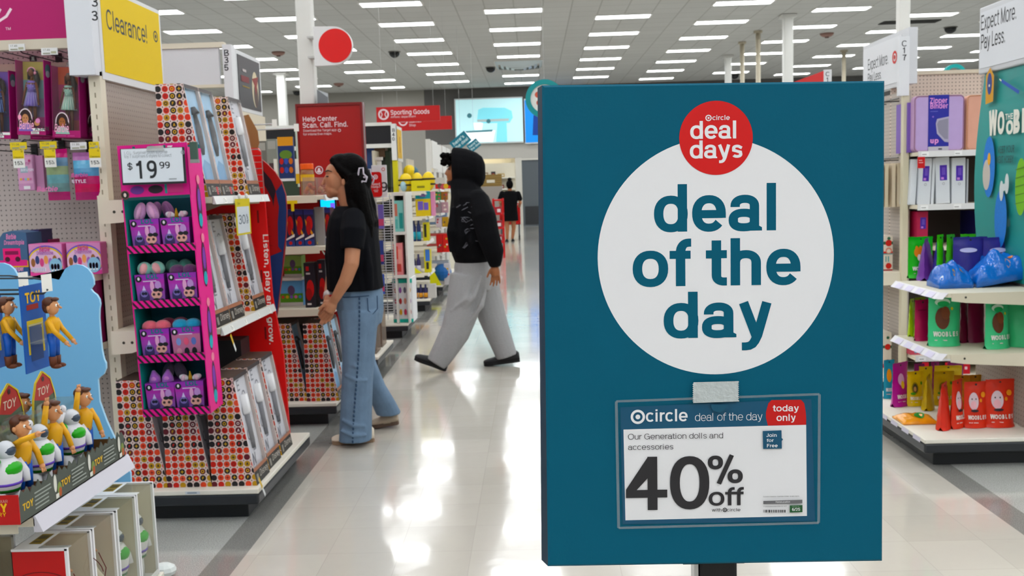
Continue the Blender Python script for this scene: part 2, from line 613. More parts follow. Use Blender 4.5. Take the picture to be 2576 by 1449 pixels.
# ================================================================== the room
CEIL = 5.27
BACK = 37.3
XL, XR, YN = -22.0, 24.0, -13.0

def floor_material():
 m = bpy.data.materials.new('mat_floor')
 m.use_nodes = True
 nt = m.node_tree
 b = nt.nodes['Principled BSDF']
 g = nt.nodes.new('ShaderNodeNewGeometry')
 sp = nt.nodes.new('ShaderNodeSeparateXYZ')
 nt.links.new(g.outputs['Position'], sp.inputs[0])
 x, y = sp.outputs['X'], sp.outputs['Y']
 between = lambda a, lo, hi: math_node(nt, 'MULTIPLY', math_node(nt, 'GREATER_THAN', a, lo), math_node(nt, 'LESS_THAN', a, hi))
 # vinyl tiles a foot wide, each a touch different
 tx = math_node(nt, 'FLOOR', math_node(nt, 'DIVIDE', x, .3048))
 ty = math_node(nt, 'FLOOR', math_node(nt, 'DIVIDE', y, .3048))
 cb = nt.nodes.new('ShaderNodeCombineXYZ')
 nt.links.new(tx, cb.inputs[0])
 nt.links.new(ty, cb.inputs[1])
 wn = nt.nodes.new('ShaderNodeTexWhiteNoise')
 nt.links.new(cb.outputs[0], wn.inputs[0])
 sn = nt.nodes.new('ShaderNodeTexNoise')
 sn.inputs['Scale'].default_value = 220
 sn.inputs['Detail'].default_value = 4
 nt.links.new(g.outputs['Position'], sn.inputs['Vector'])
 speck = math_node(nt, 'GREATER_THAN', sn.outputs['Fac'], .56)
 fleck = math_node(nt, 'MULTIPLY', math_node(nt, 'LESS_THAN', sn.outputs['Fac'], .42), .8)
 white = mix_col(nt, wn.outputs['Value'], '#bbb6ae', '#c3beb6')
 grey = mix_col(nt, speck, '#a9a9a6', '#c0c0bc')
 grey = mix_col(nt, fleck, grey, '#8f908e')
 stripe = mix_col(nt, speck, '#7d7c79', '#94938f')
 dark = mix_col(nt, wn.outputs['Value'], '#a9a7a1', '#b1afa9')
 lft = math_node(nt, 'LESS_THAN', x, -1.27)
 lst = between(x, -1.40, -1.27)
 rst = between(x, 2.03, 2.16)
 rgt = math_node(nt, 'GREATER_THAN', x, 2.16)
 c = mix_col(nt, lft, white, grey)
 c = mix_col(nt, rgt, c, grey)
 c = mix_col(nt, math_node(nt, 'MAXIMUM', lst, rst), c, stripe)
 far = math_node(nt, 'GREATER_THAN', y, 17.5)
 c = mix_col(nt, math_node(nt, 'MULTIPLY', far, between(x, -.38, 3.0)), c, dark)  # far floor greyer: the dark wall's reflection put into the tile colour
 # thin joints
 jx = math_node(nt, 'LESS_THAN', math_node(nt, 'FRACT', math_node(nt, 'DIVIDE', x, .3048)), .008)
 jy = math_node(nt, 'LESS_THAN', math_node(nt, 'FRACT', math_node(nt, 'DIVIDE', y, .3048)), .008)
 c = mix_col(nt, math_node(nt, 'MULTIPLY', math_node(nt, 'MAXIMUM', jx, jy), .25), c, '#77746e')
 nt.links.new(c, b.inputs['Base Color'])
 wv = nt.nodes.new('ShaderNodeTexNoise')
 wv.inputs['Scale'].default_value = 2.2
 wv.inputs['Detail'].default_value = 3
 nt.links.new(g.outputs['Position'], wv.inputs['Vector'])
 rr = nt.nodes.new('ShaderNodeMapRange')
 rr.inputs[3].default_value = .10
 rr.inputs[4].default_value = .17
 nt.links.new(wv.outputs['Fac'], rr.inputs[0])
 nt.links.new(rr.outputs[0], b.inputs['Roughness'])
 bp = nt.nodes.new('ShaderNodeBump')
 bp.inputs['Strength'].default_value = .07
 bp.inputs['Distance'].default_value = .02
 wv2 = nt.nodes.new('ShaderNodeTexNoise')
 wv2.inputs['Scale'].default_value = 9
 nt.links.new(g.outputs['Position'], wv2.inputs['Vector'])
 nt.links.new(wv2.outputs['Fac'], bp.inputs['Height'])
 nt.links.new(bp.outputs['Normal'], b.inputs['Normal'])
 b.inputs['Specular IOR Level'].default_value = .62
 b.inputs['Coat Weight'].default_value = .5
 b.inputs['Coat Roughness'].default_value = .06
 return m

def ceiling_material():
 m = bpy.data.materials.new('mat_ceiling')
 m.use_nodes = True
 nt = m.node_tree
 b = nt.nodes['Principled BSDF']
 b.inputs['Roughness'].default_value = .85
 g = nt.nodes.new('ShaderNodeNewGeometry')
 sp = nt.nodes.new('ShaderNodeSeparateXYZ')
 nt.links.new(g.outputs['Position'], sp.inputs[0])
 fx = math_node(nt, 'FRACT', math_node(nt, 'DIVIDE', math_node(nt, 'ADD', sp.outputs['X'], .3157+.61), .61))
 fy = math_node(nt, 'FRACT', math_node(nt, 'DIVIDE', math_node(nt, 'ADD', sp.outputs['Y'], .3), .61))
 lx = math_node(nt, 'LESS_THAN', fx, .05)
 ly = math_node(nt, 'MULTIPLY', math_node(nt, 'LESS_THAN', fy, .06), .6)
 cb = nt.nodes.new('ShaderNodeCombineXYZ')
 nt.links.new(math_node(nt, 'FLOOR', math_node(nt, 'DIVIDE', math_node(nt, 'ADD', sp.outputs['X'], .3157+.61), .61)), cb.inputs[0])
 nt.links.new(math_node(nt, 'FLOOR', math_node(nt, 'DIVIDE', math_node(nt, 'ADD', sp.outputs['Y'], .3), .61)), cb.inputs[1])
 wn = nt.nodes.new('ShaderNodeTexWhiteNoise')
 nt.links.new(cb.outputs[0], wn.inputs[0])
 c = mix_col(nt, wn.outputs['Value'], '#bbbab6', '#c1c0bc')
 c = mix_col(nt, math_node(nt, 'MULTIPLY', math_node(nt, 'MAXIMUM', lx, ly), .55), c, '#8d8a84')
 nt.links.new(c, b.inputs['Base Color'])
 return m

b = MB(); b.quad((XL, YN, 0), (XR, YN, 0), (XR, BACK+2.5, 0), (XL, BACK+2.5, 0), floor_material())
struct('floor', b)
b = MB(); b.quad((XL, YN, CEIL), (XL, BACK+2.5, CEIL), (XR, BACK+2.5, CEIL), (XR, YN, CEIL), ceiling_material())
struct('ceiling', b)
wl = M('#8e8c86', .8)
b = MB(); b.box(XL-.1, XL, YN, BACK+2.5, 0, CEIL, M('#b5b2ab', .8)); struct('wall_left', b)
b = MB(); b.box(XR, XR+.1, YN, BACK+2.5, 0, CEIL, M('#b5b2ab', .8)); struct('wall_right', b)
b = MB(); b.box(XL, XR, YN-.1, YN, 0, CEIL, M('#b5b2ab', .8)); struct('wall_front', b)
# back wall: light grey paint to the left of the corner, charcoal paint to the right, a lit recess under a bulkhead
wx = AY(1066, 226, BACK).x
dx0, dx1, dz = AY(1312, 403, BACK).x, AY(1312, 403, BACK).x+2.2, AY(1312, 403, BACK).z
bz = AY(1250, 399, BACK).z
lightw, darkw, bulk = M('#93908a', .8), M('#5a5856', .8), M('#b3b0aa', .8)
b = MB()
b.box(XL, wx, BACK, BACK+.12, 0, CEIL, lightw)
zq = AY(1200, 362, BACK).z
b.box(wx, XR, BACK, BACK+.12, zq, CEIL, darkw)
b.box(wx, dx0-.25, BACK, BACK+.12, bz, zq, bulk)
b.box(dx0-.25, XR, BACK, BACK+.12, bz, zq, bulk)
b.box(dx0-.25, dx0, BACK, BACK+.12, 0, bz, M('#c9c6be', .7))
b.box(dx1, XR, BACK, BACK+.12, 0, bz, darkw)
b.box(dx0, dx1, BACK, BACK+.12, dz, bz, bulk)
# the recess behind the bulkhead
b.box(wx, dx0-.25, BACK+1.2, BACK+1.3, 0, bz+.5, M('#d9d5c8', .7))
b.box(wx, dx0-.25, BACK+.12, BACK+1.3, bz+.5, bz+.6, M('#d9d5c8', .7))
struct('wall_back', b)
b = MB()
b.box(dx0, dx1, BACK+.03, BACK+.09, .0, dz, M('#585d61', .5))
dr = struct('door_1', b)
b = MB(); b.box(dx0+.08, dx1-.08, BACK+.02, BACK+.03, .05, .75, M('#2c2e31', .4)); b.build('kick_plate', dr)
b = MB(); b.box(dx0+.95, dx0+1.3, BACK+.02, BACK+.03, 1.25, 2.0, M('#1d2023', .2)); b.build('door_window', dr)
b = MB(); b.box(dx0-.02, dx1+.02, BACK-.02, BACK, dz, dz+.06, M('#cfccc4', .6)); struct('trim_1', b)
# ------------------------------------------------------------------ ceiling lights, in staggered rows
lamp = bpy.data.materials.new('mat_lamp')
lamp.use_nodes = True
nt = lamp.node_tree
nt.nodes['Principled BSDF'].inputs['Base Color'].default_value = (.9, .9, .9, 1)
nt.nodes['Principled BSDF'].inputs['Emission Color'].default_value = (.94, .975, 1, 1)
nt.nodes['Principled BSDF'].inputs['Emission Strength'].default_value = LAMP_POWER
b = MB()
fm = M('#e9e8e4', .5)
b.box(-.64, .64, -.25, -.21, -.03, 0, fm); b.box(-.64, .64, .21, .25, -.03, 0, fm)
b.box(-.64, -.602, -.21, .21, -.03, 0, fm); b.box(.602, .64, -.21, .21, -.03, 0, fm)
L0 = None
GX, GY, GS = -.3157, 21.165, 2.44
colname = {-2: 'just right of the round red flag sign', -1: 'over the sporting goods signs', 0: 'over the hooded shopper', 1: 'over the left half of the teal deal sign',
   2: 'over the right half of the teal deal sign', 3: 'left of the C17 sign', 4: 'above the C17 sign', 5: 'between C17 and the far right sign',
   -3: 'beside the white column with the red flag sign', -4: 'over the white B35 header', -5: 'above the yellow clearance sign', 6: 'at the far right edge'}
ordn = ['first', 'second', 'third', 'fourth', 'fifth', 'sixth', 'seventh', 'eighth', 'ninth', 'tenth', 'eleventh', 'twelfth',
  'thirteenth', 'fourteenth', 'fifteenth', 'sixteenth', 'seventeenth', 'eighteenth', 'nineteenth', 'twentieth']
cordn = {k: ordn[k+8] for k in range(-8, 12)}
for k in range(-8, 10):
 for j in range(6, -14, -1):
  x, y = GX+GS*k, GY+GS*(j+.5*(k % 2))
  if y > BACK-.5 or x < XL+1 or x > XR-1: continue
  seen_x = abs((x-.02*y)/max(y, .1)) < .62
  if j < -1 and (k < -5 or k > 6): continue
  cn = colname.get(k, 'in the %s column from the left wall' % cordn[k])
  lab = 'ceiling light %s, %s from back wall' % (cn, ordn[6-j])
  if L0 is None:
   L0 = MB().build('ceiling_light', None) if False else b.build('ceiling_light', None, origin=(0, 0, 0))
   l2 = MB(); l2.box(-.602, .602, -.21, .21, -.024, -.004, lamp); l2.build('lamp_lens', L0, world=False)
   L0.location = (x, y, CEIL)
   tag(L0, lab, 'ceiling light', 'strip lights in the store ceiling')
  else:
   dup(L0, (x, y, CEIL), lab, 'strip lights in the store ceiling')

def ceil_at(px, py):
 q = AZ(px, py, CEIL)
 return q.x, q.y

# security camera domes
D0 = None
for px, py, lab in ((992, 130, 'dark camera dome on the ceiling right of the red flag sign'), (1234, 169, 'dark camera dome on the ceiling above the hooded shopper'),
     (747, 229, 'dark camera dome near the back wall left of the white column'), (2391, 68, 'dark camera dome on the ceiling right of the C17 sign'),
     (1848, 187, 'dark camera dome just above the teal deal sign')):
 x, y = ceil_at(px, py)
 if D0 is None:
  t = D0 = thing('camera_dome', lab, 'security camera', (x, y, CEIL), 'ceiling camera domes')
  q = MB(); q.lathe([(.0, -.02), (.17, -.02), (.17, 0), (0, 0)], (0, 0, 0), M('#77756f', .5)); q.build('ring', t, world=False)
  q = MB(); q.ball((0, 0, -.03), (.15, .15, .14), M('#191a1b', .12)); q.build('dome', t, smooth=True, world=False)
 else:
  dup(D0, (x, y, CEIL), lab)
D0 = None
for px, py, lab in ((700, 131, 'small reddish smoke detector above the B35 poster'), (852, 210, 'small reddish smoke detector right of the white column'), (2080, 84, 'small reddish smoke detector above the middle of the ceiling right')):
 x, y = ceil_at(px, py)
 if D0 is None:
  t = D0 = thing('smoke_detector', lab, 'smoke detector', (x, y, CEIL), 'ceiling smoke detectors')
  q = MB(); q.lathe([(0, -.09), (.1, -.09), (.16, -.05), (.18, 0), (0, 0)], (0, 0, 0), M('#8d6f66', .5)); q.build('housing', t, smooth=True, world=False)
  q = MB(); q.lathe([(0, -.12), (.05, -.12), (.06, -.09), (0, -.09)], (0, 0, 0), M('#5b4640', .5)); q.build('sensor', t, world=False)
 else:
  dup(D0, (x, y, CEIL), lab)
x, y = ceil_at(1305, 158)
t = thing('air_diffuser', 'square louvred air diffuser hanging under the ceiling lights', 'air diffuser', (x, y, CEIL))
q = MB()
for i, s in enumerate((.72, .56, .4, .24)):
 z = -.03-.05*i
 for a in range(4):
  c, d = cos(a*pi/2), sin(a*pi/2)
  pts = [(-s, s, z), (s, s, z), (s-.1, s-.1, z-.09+.02*i), (-s+.1, s-.1, z-.09+.02*i)]
  q.quad(*[(p[0]*c-p[1]*d, p[0]*d+p[1]*c, p[2]) for p in pts], M('#c5ced0', .4))
q.build('louvre', t, world=False)
q = MB(); q.box(-.74, .74, -.74, .74, -.03, 0, M('#d8d6d0', .6)); q.build('collar', t, world=False)
x, y = ceil_at(2225, 53); x2, y2 = ceil_at(2345, 50)
b = MB(); b.box(x, x2+.2, y, y+.45, CEIL-.02, CEIL-.003, M('#2b2b2a', .6))
for i in range(9): b.box(x, x2+.2, y+.03+.045*i, y+.04+.045*i, CEIL-.028, CEIL-.02, M('#4a4947', .5))
tag(b.build('ceiling_vent', None), 'dark slotted return air vent in the ceiling by the C17 column', 'air vent')
# columns and conduit poles
def column(px0, px1, py, Y, label, z0=0, square=True, cap=True, col='#d5d4d0'):
 a, c = AY(px0, py, Y), AY(px1, py, Y)
 w = (c.x-a.x)/2
 x = (a.x+c.x)/2
 q = MB()
 q.box(x-w, x+w, Y-w, Y+w, z0, CEIL, M(col, .5))
 o = q.build('support_column', None, bevel=.015)
 tag(o, label, 'column', None, 'structure')
 if cap:
  q = MB(); q.box(x-w*1.6, x+w*1.6, Y-w*1.6, Y+w*1.6, CEIL-.08, CEIL-.01, M(col, .5)); q.build('capital', o)
 return o

column(752, 791, 128, 9.3, 'white square column rising behind the red help center panel')
column(699, 719, 230, 30.5, 'thin white column far back, left of the red help center panel', col='#e9e8e4')
column(1970, 1993, 120, 23, 'white square column rising above the middle of the teal sign')
column(1824, 1839, 175, 30, 'thin far white column left of the two cream poles')
column(2258, 2286, 40, 11.5, 'white column rising above the C17 aisle sign', col='#e2e1dd')
P0 = None
for px, py, lab in ((1867, 105, 'cream conduit pole, left one of the pair above the teal sign'), (1907, 77, 'cream conduit pole, right one of the pair above the teal sign'), (2123, 126, 'thin cream conduit pole left of the C17 sign')):
 x, y = ceil_at(px, py)
 if P0 is None:
  P0 = thing('conduit_pole', lab, 'pole', (x, y, 0), 'cream conduit poles up to the ceiling')
  q = MB(); q.tube([(0, 0, .005), (0, 0, CEIL-.06)], .06, M('#b9b1a0', .5), n=10); q.build('pole', P0, smooth=True, world=False)
  q = MB(); q.lathe([(0, CEIL-.06), (.11, CEIL-.06), (.11, CEIL-.005), (0, CEIL-.005)], (0, 0, 0), M('#b9b1a0', .5), 12); q.build('flange', P0, world=False)
 else:
  dup(P0, (x, y, 0), lab)
# round red flag sign on the white column
a, c = AY(797, 70, 9.1), AY(887, 163, 9.1)
cx, cz = AY(838, 115, 9.1).x, AY(838, 115, 9.1).z
rr = (AY(885, 115, 9.1).x-AY(795, 115, 9.1).x)/2
t = thing('flag_sign', 'white flag sign with a red disc on the white column', 'sign', (cx, 9.1, cz))
q = MB()
poly = [(-rr*1.08, -rr*1.08)]+[(rr*1.06*cos(radians(-90+180*i/20)), rr*1.06*sin(radians(-90+180*i/20))) for i in range(21)]+[(-rr*1.08, rr*1.08)]
q.prism(poly, (0, 0, 0), (1, 0, 0), (0, 0, 1), (0, .06, 0), M('#d9d8d8', .4))
q.build('panel', t, world=False)
q = MB(); p = Print(q, (0, 0, 0), (1, 0, 0), (0, 0, 1), step=.004); p.disc(.02, .0, rr*.93, M('#c8201f', .4), n=48); q.build('red_disc', t, world=False)
q = MB(); q.box(-rr*1.5, -rr*1.08, .03, .16, -rr*.6, -rr*.5, M('#bdbdbb', .4)); q.box(-rr*1.5, -rr*1.08, .03, .16, rr*.5, rr*.6, M('#bdbdbb', .4)); q.build('bracket', t, world=False)
# big photo panels on the back wall, their colours weakly emissive
Yp = BACK-.12
a, c = AY(1146, 252, Yp), AY(1316, 355, Yp)
t = thing('photo_panel', 'large pale blue photo panel of a stand mixer on the back wall', 'wall picture', ((a.x+c.x)/2, Yp, c.z))
q = MB(); q.box(a.x-.05, c.x+.02, Yp, Yp+.11, c.z-.05, a.z+.05, M('#cfd4d4', .5)); q.build('frame', t)
q = MB()
q.box(a.x, c.x, Yp-.01, Yp, c.z, a.z, M('#c4e6ea', .5, emit=.28))
p = Print(q, (a.x, Yp-.01, c.z), (1, 0, 0), (0, 0, 1), step=.004)
bl, bd, st, wh = M('#8fd3de', .5, emit=.3), M('#4e7b83', .5, emit=.15), M('#a9b4b4', .5, emit=.3), M('#f0f4f4', .5, emit=.4)
g = p.px
def pp(pts): return [g(*k) for k in pts]
p.poly(pp([(1203, 276), (1215, 271), (1270, 271), (1287, 279), (1290, 296), (1282, 309), (1215, 310), (1200, 303)]), bl)
p.poly(pp([(1252, 300), (1274, 300), (1276, 357), (1248, 357)]), bl)
p.poly(pp([(1200, 301), (1280, 298), (1280, 304), (1201, 307)]), st)
p.poly(pp([(1191, 309), (1215, 309), (1212, 327), (1194, 327)]), wh)
p.poly(pp([(1166, 331), (1246, 328), (1240, 357), (1177, 357)]), wh)
p.poly(pp([(1170, 330), (1240, 326), (1238, 331), (1174, 334)]), bd)
x, z = g(1181, 291); p.disc(x, z, .09, bd)
x, z = g(1229, 305); p.disc(x, z, .08, bd)
q.build('picture', t)
a2, c2 = AY(1318, 252, Yp), AY(1440, 355, Yp)
t = thing('photo_panel', 'large blue photo panel right of the mixer picture', 'wall picture', ((a2.x+c2.x)/2, Yp, c2.z))
q = MB(); q.box(a2.x, c2.x+.02, Yp, Yp+.11, c2.z-.05, a2.z+.05, M('#cfd4d4', .5)); q.build('frame', t)
q = MB(); q.box(a2.x+.02, c2.x, Yp-.01, Yp, c2.z, a2.z, M('#2f86d2', .5, emit=.3))
p = Print(q, (a2.x, Yp-.01, c2.z), (1, 0, 0), (0, 0, 1), step=.004)
p.poly([p.px(*k) for k in [(1342, 290), (1400, 288), (1400, 340), (1340, 340)]], M('#173a80', .5, emit=.2))
q.build('picture', t)
# cove lamp in the lit recess
q = MB(); q.box(wx+.3, dx0-.5, BACK+.2, BACK+.28, bz+.36, bz+.4, M('#fff4dc', .5, emit=14))
tag(q.build('cove_lamp', None), 'warm strip lamp hidden above the lit recess in back', 'lamp')
# ================================================================== teal deal sign in the foreground
TL, TR, BRr, BL = Vector((.013, 1.118, 1.644)), Vector((.402, 1.129, 1.637)), Vector((.394, 1.099, 1.083)), Vector((.005, 1.087, 1.089))
su = ((TR-TL)+(BRr-BL)).normalized()
sv0 = ((TL-BL)+(TR-BRr)).normalized()
sn = su.cross(sv0).normalized()
sv = sn.cross(su)
SW, SH = .39, .555
sign = thing('deal_sign', 'large teal deal of the day sign board in the main aisle', 'sign', (.2, 1.12, 0))
teal = M('#04566a', .55, spec=.1, noise=.04, nscale=25, bump=.04, bscale=180)
teald = M('#0c2c3c', .55)
b = MB()
o = BL
TH = .028
P3 = lambda x, y, z: o+su*x+sv*y-sn*z
# shallow carton box: front face with rounded folds, side flaps flaring a little behind
fr = [(0, 0), (SW, 0), (SW, SH), (0, SH)]
r = .0025
front = [P3(x, y, 0) for x, y in ((r, r), (SW-r, r), (SW-r, SH-r), (r, SH-r))]
edge = [P3(x, y, r) for x, y in fr]
back = [P3(x, y, TH) for x, y in ((-.0065, -.001), (SW+.001, -.001), (SW+.001, SH+.001), (-.0042, SH+.001))]
b.add(front+edge+back, [(0, 1, 2, 3)]+[(i, 4+i, 4+(i+1) % 4, (i+1) % 4) for i in range(4)], teal)
b.add(front+edge+back, [(4+i, 8+i, 8+(i+1) % 4, 4+(i+1) % 4) for i in range(4)]+[(11, 10, 9, 8)], teald)
b.build('board', sign)
white, red, black = M('#e2e2e4', .5), M('#bf1422', .45), M('#1b1b1c', .5)
tprint = M('#04566a', .55, spec=.1)
b = MB()
p = Print(b, o, su, sv, step=.0001)
x0, y0 = p.px(1501, 645); x1, y1 = p.px(2100, 640)
xa, ya = p.px(1800, 349); xb, yb = p.px(1802, 939)
cx, cy, R = (x0+x1)/2, (ya+yb)/2, ((x1-x0)+(ya-yb))/4
p.disc(cx, cy, R, white, n=120)
b.build('white_disc', sign)

def line(s, l, r, base, asc, w, mat, track=0, capem=.72):
 """a line of lettering from the pixel of its left foot to that of its right foot"""
 xl, yl = p.px(*l)
 xr, yr = p.px(*r)
 ya = p.px(*asc)[1]
 size = (ya-(yl+yr)/2)/capem
 side = .05*size
 p.text(s, xl-side, (yl+yr)/2, size, mat, w=w, fit=(xr-xl)+2*side, track=track)

b = MB(); p.mb = b
line('deal', (1648, 582), (1952, 581), None, (1800, 462), .147, tprint, -.012)
line('of the', (1596, 721), (2009, 716), None, (1790, 600), .147, tprint, -.012)
line('day', (1672, 850), (1935, 848), None, (1800, 733), .147, tprint, -.012)
b.build('lettering', sign)
b = MB(); p.mb = b
x0, y0 = p.px(1708, 348); x1, _ = p.px(1893, 346); cx, cy = p.px(1801, 347)
p.disc(cx, cy, (x1-x0)/2, red, n=72)
rd = b.build('red_disc', sign)
b = MB(); p.mb = b
line('deal', (1737, 350), (1852, 348), None, (1790, 304), .135, white, -.02)
line('days', (1736, 399), (1866, 397), None, (1790, 353), .135, white, -.02)
line('circle', (1792, 302), (1835, 302), None, (1810, 290), .12, white, -.01)
x, y = p.px(1782, 297); p.bullseye(x, y, .0036, white)
b.build('lettering', rd)
# printed price sheet in a clear sleeve, held by tape
sheet = thing('price_sheet', 'forty percent off price sheet taped in a clear sleeve on the teal sign', 'price sheet', tuple(P3(.2, .05, 0)))
b = MB(); p.mb = b
navy = M('#1d4c66', .45)
p.k += 2
pl = lambda pts, mat: p.poly([p.px(*q) for q in pts], mat)
pl([(1560, 1024), (2040, 1003), (2050, 1310), (1566, 1318)][::-1], navy)
pl([(1568, 1080), (2027, 1068), (2029, 1297), (1573, 1308)][::-1], M('#dfdfe1', .5))
b.build('paper', sheet)
b = MB(); p.mb = b
redl = M('#b31f26', .45)
pts = [(2027, 1068), (1931, 1070), (1926, 1050), (1926, 1036), (1932, 1014), (1940, 1006), (2014, 1005), (2022, 1014), (2026, 1036), (2027, 1052)]
pl(pts, redl)
line('today', (1944, 1035), (2008, 1033), None, (1970, 1018), .125, white, 0)
line('only', (1953, 1059), (2000, 1057), None, (1970, 1041), .125, white, 0)
line('circle', (1625, 1061), (1728, 1058), None, (1660, 1029), .125, white, -.01)
x, y = p.px(1604, 1048); p.bullseye(x, y, .0083, white)
line('deal of the day', (1748, 1059), (1916, 1055), None, (1800, 1038), .062, white, 0)
bk = M('#242326', .5)
line('Our Generation dolls and', (1580, 1105), (1818, 1101), None, (1690, 1089), .072, bk)
line('accessories', (1580, 1131), (1693, 1129), None, (1690, 1115), .072, bk, capem=.74)
line('40', (1580, 1282), (1778, 1280), None, (1700, 1145), .125, bk, -.01)
line('%', (1783, 1214), (1864, 1213), None, (1800, 1145), .115, bk)
line('off', (1783, 1271), (1865, 1269), None, (1800, 1225), .125, bk, -.01)
line('with', (1790, 1285), (1814, 1285), None, (1800, 1277), .1, bk)
line('circle', (1827, 1285), (1861, 1284), None, (1840, 1277), .1, bk)
x, y = p.px(1822, 1281); p.ring(x, y, .0016, .0026, bk); p.disc(x, y, .0009, bk)
pl([(1917, 1083), (1964, 1081), (1965, 1127), (1918, 1128)][::-1], navy)
pl([(1964, 1100), (1968, 1104), (1964, 1108)][::-1], navy)
line('Join', (1926, 1098), (1952, 1097), None, (1940, 1089), .13, white)
line('for', (1927, 1110), (1944, 1110), None, (1940, 1102), .13, white)
line('Free', (1927, 1124), (1954, 1123), None, (1940, 1115), .13, white)
line('Excludes clearance. Quantities limited; no rain checks.', (1918, 1249), (2009, 1247), None, (1960, 1245), .09, bk)
pl([(1918, 1258), (2016, 1255), (2016, 1264), (1918, 1266)][::-1], M('#666668', .5))
line('HomeLocation', (1949, 1263), (1985, 1262), None, (1960, 1258), .1, white)
line('T130200043-0184-0506-03-1027', (1918, 1274), (1977, 1272), None, (1950, 1270), .08, bk)
random.seed(4)
xx = 1918
while xx < 1974:
 w_ = random.choice((1, 1, 2, 3))
 pl([(xx, 1280), (xx+w_, 1280), (xx+w_, 1287), (xx, 1287)][::-1], bk); p.k -= 1
 xx += w_+random.choice((1, 1.5, 2))
p.k += 1
pl([(1984, 1269), (2016, 1268), (2016, 1286), (1984, 1287)][::-1], M('#24502f', .5))
line('6/25', (1990, 1283), (2010, 1282), None, (2000, 1275), .12, white)
line('05/25 to', (1990, 1274), (2008, 1273), None, (2000, 1270), .1, M('#7d9a80'))
b.build('lettering', sheet)
# clear sleeve
b = MB(); p.mb = b
p.k += 3
pl([(1549, 1008), (2058, 990), (2056, 1312), (1555, 1325)][::-1], CLEAR('#ffffff', .008, .12, .0, fres=0))
edge_m = CLEAR('#e8f2f5', .06, .15, .14)
for a_, b_ in (((1549, 1008), (2058, 990)), ((2058, 990), (2056, 1312)), ((2056, 1312), (1555, 1325)), ((1555, 1325), (1549, 1008))):
 p.line([p.px(*a_), p.px(*b_)], .0032, edge_m)
x, y = p.px(1806, 1016); p.disc(x, y, .009, M('#0d4a60', .5), a0=180, a1=360)
b.build('sleeve', sheet)
# tape strip with torn, saw-toothed sides
b = MB(); p.mb = b
q0, q1, q2, q3 = (1742, 960), (1855, 957), (1857, 1008), (1741, 1012)
top = [q0]+[(q0[0]+(q1[0]-q0[0])*i/6, q0[1]+(q1[1]-q0[1])*i/6) for i in range(1, 6)]+[q1]
rt = [(q1[0]+(1.5 if i % 2 else -1.5), q1[1]+(q2[1]-q1[1])*i/20) for i in range(1, 20)]
lt = [(q3[0]+(1.5 if i % 2 else -1.5), q3[1]+(q0[1]-q3[1])*i/20) for i in range(1, 20)]
pl((top+rt+[q2, q3]+lt)[::-1], M('#b9bfbf', .38, noise=.12, nscale=150, bump=.3, bscale=220))
b.build('tape', sheet)
# stand behind the board
a, c = AY(1752, 1430, 1.16), AY(1847, 1430, 1.16)
b = MB(); b.box(a.x, c.x, 1.14, 1.165, .03, 1.5, M('#101215', .4)); b.build('post', sign, bevel=.004)
b = MB(); b.box(a.x-.006, a.x-.001, 1.14, 1.165, .03, 1.09, M('#b9bbbc', .25, metal=.8)); b.build('trim_strip', sign)
b = MB(); b.box(.2-.22, .2+.22, .95, 1.38, 0, .03, M('#15171a', .4)); b.build('base_plate', sign, bevel=.008)
a = AY(1712, 1421, 1.14)
b = MB(); b.box(a.x, c.x+.004, 1.12, 1.14, 1.075, 1.083, M('#121417', .4)); b.build('clamp', sign)
# ================================================================== shelving
CREAM, CREAMD = '#d9d2c2', '#b9b09e'
cream = M(CREAM, .5)
railw = M('#dcdcda', .35)
tagm = M('#ecebe6', .4)
kick = M('#1b1d1f', .45, noise=.1, nscale=8)
lipm = M('#2a2c2f', .35)

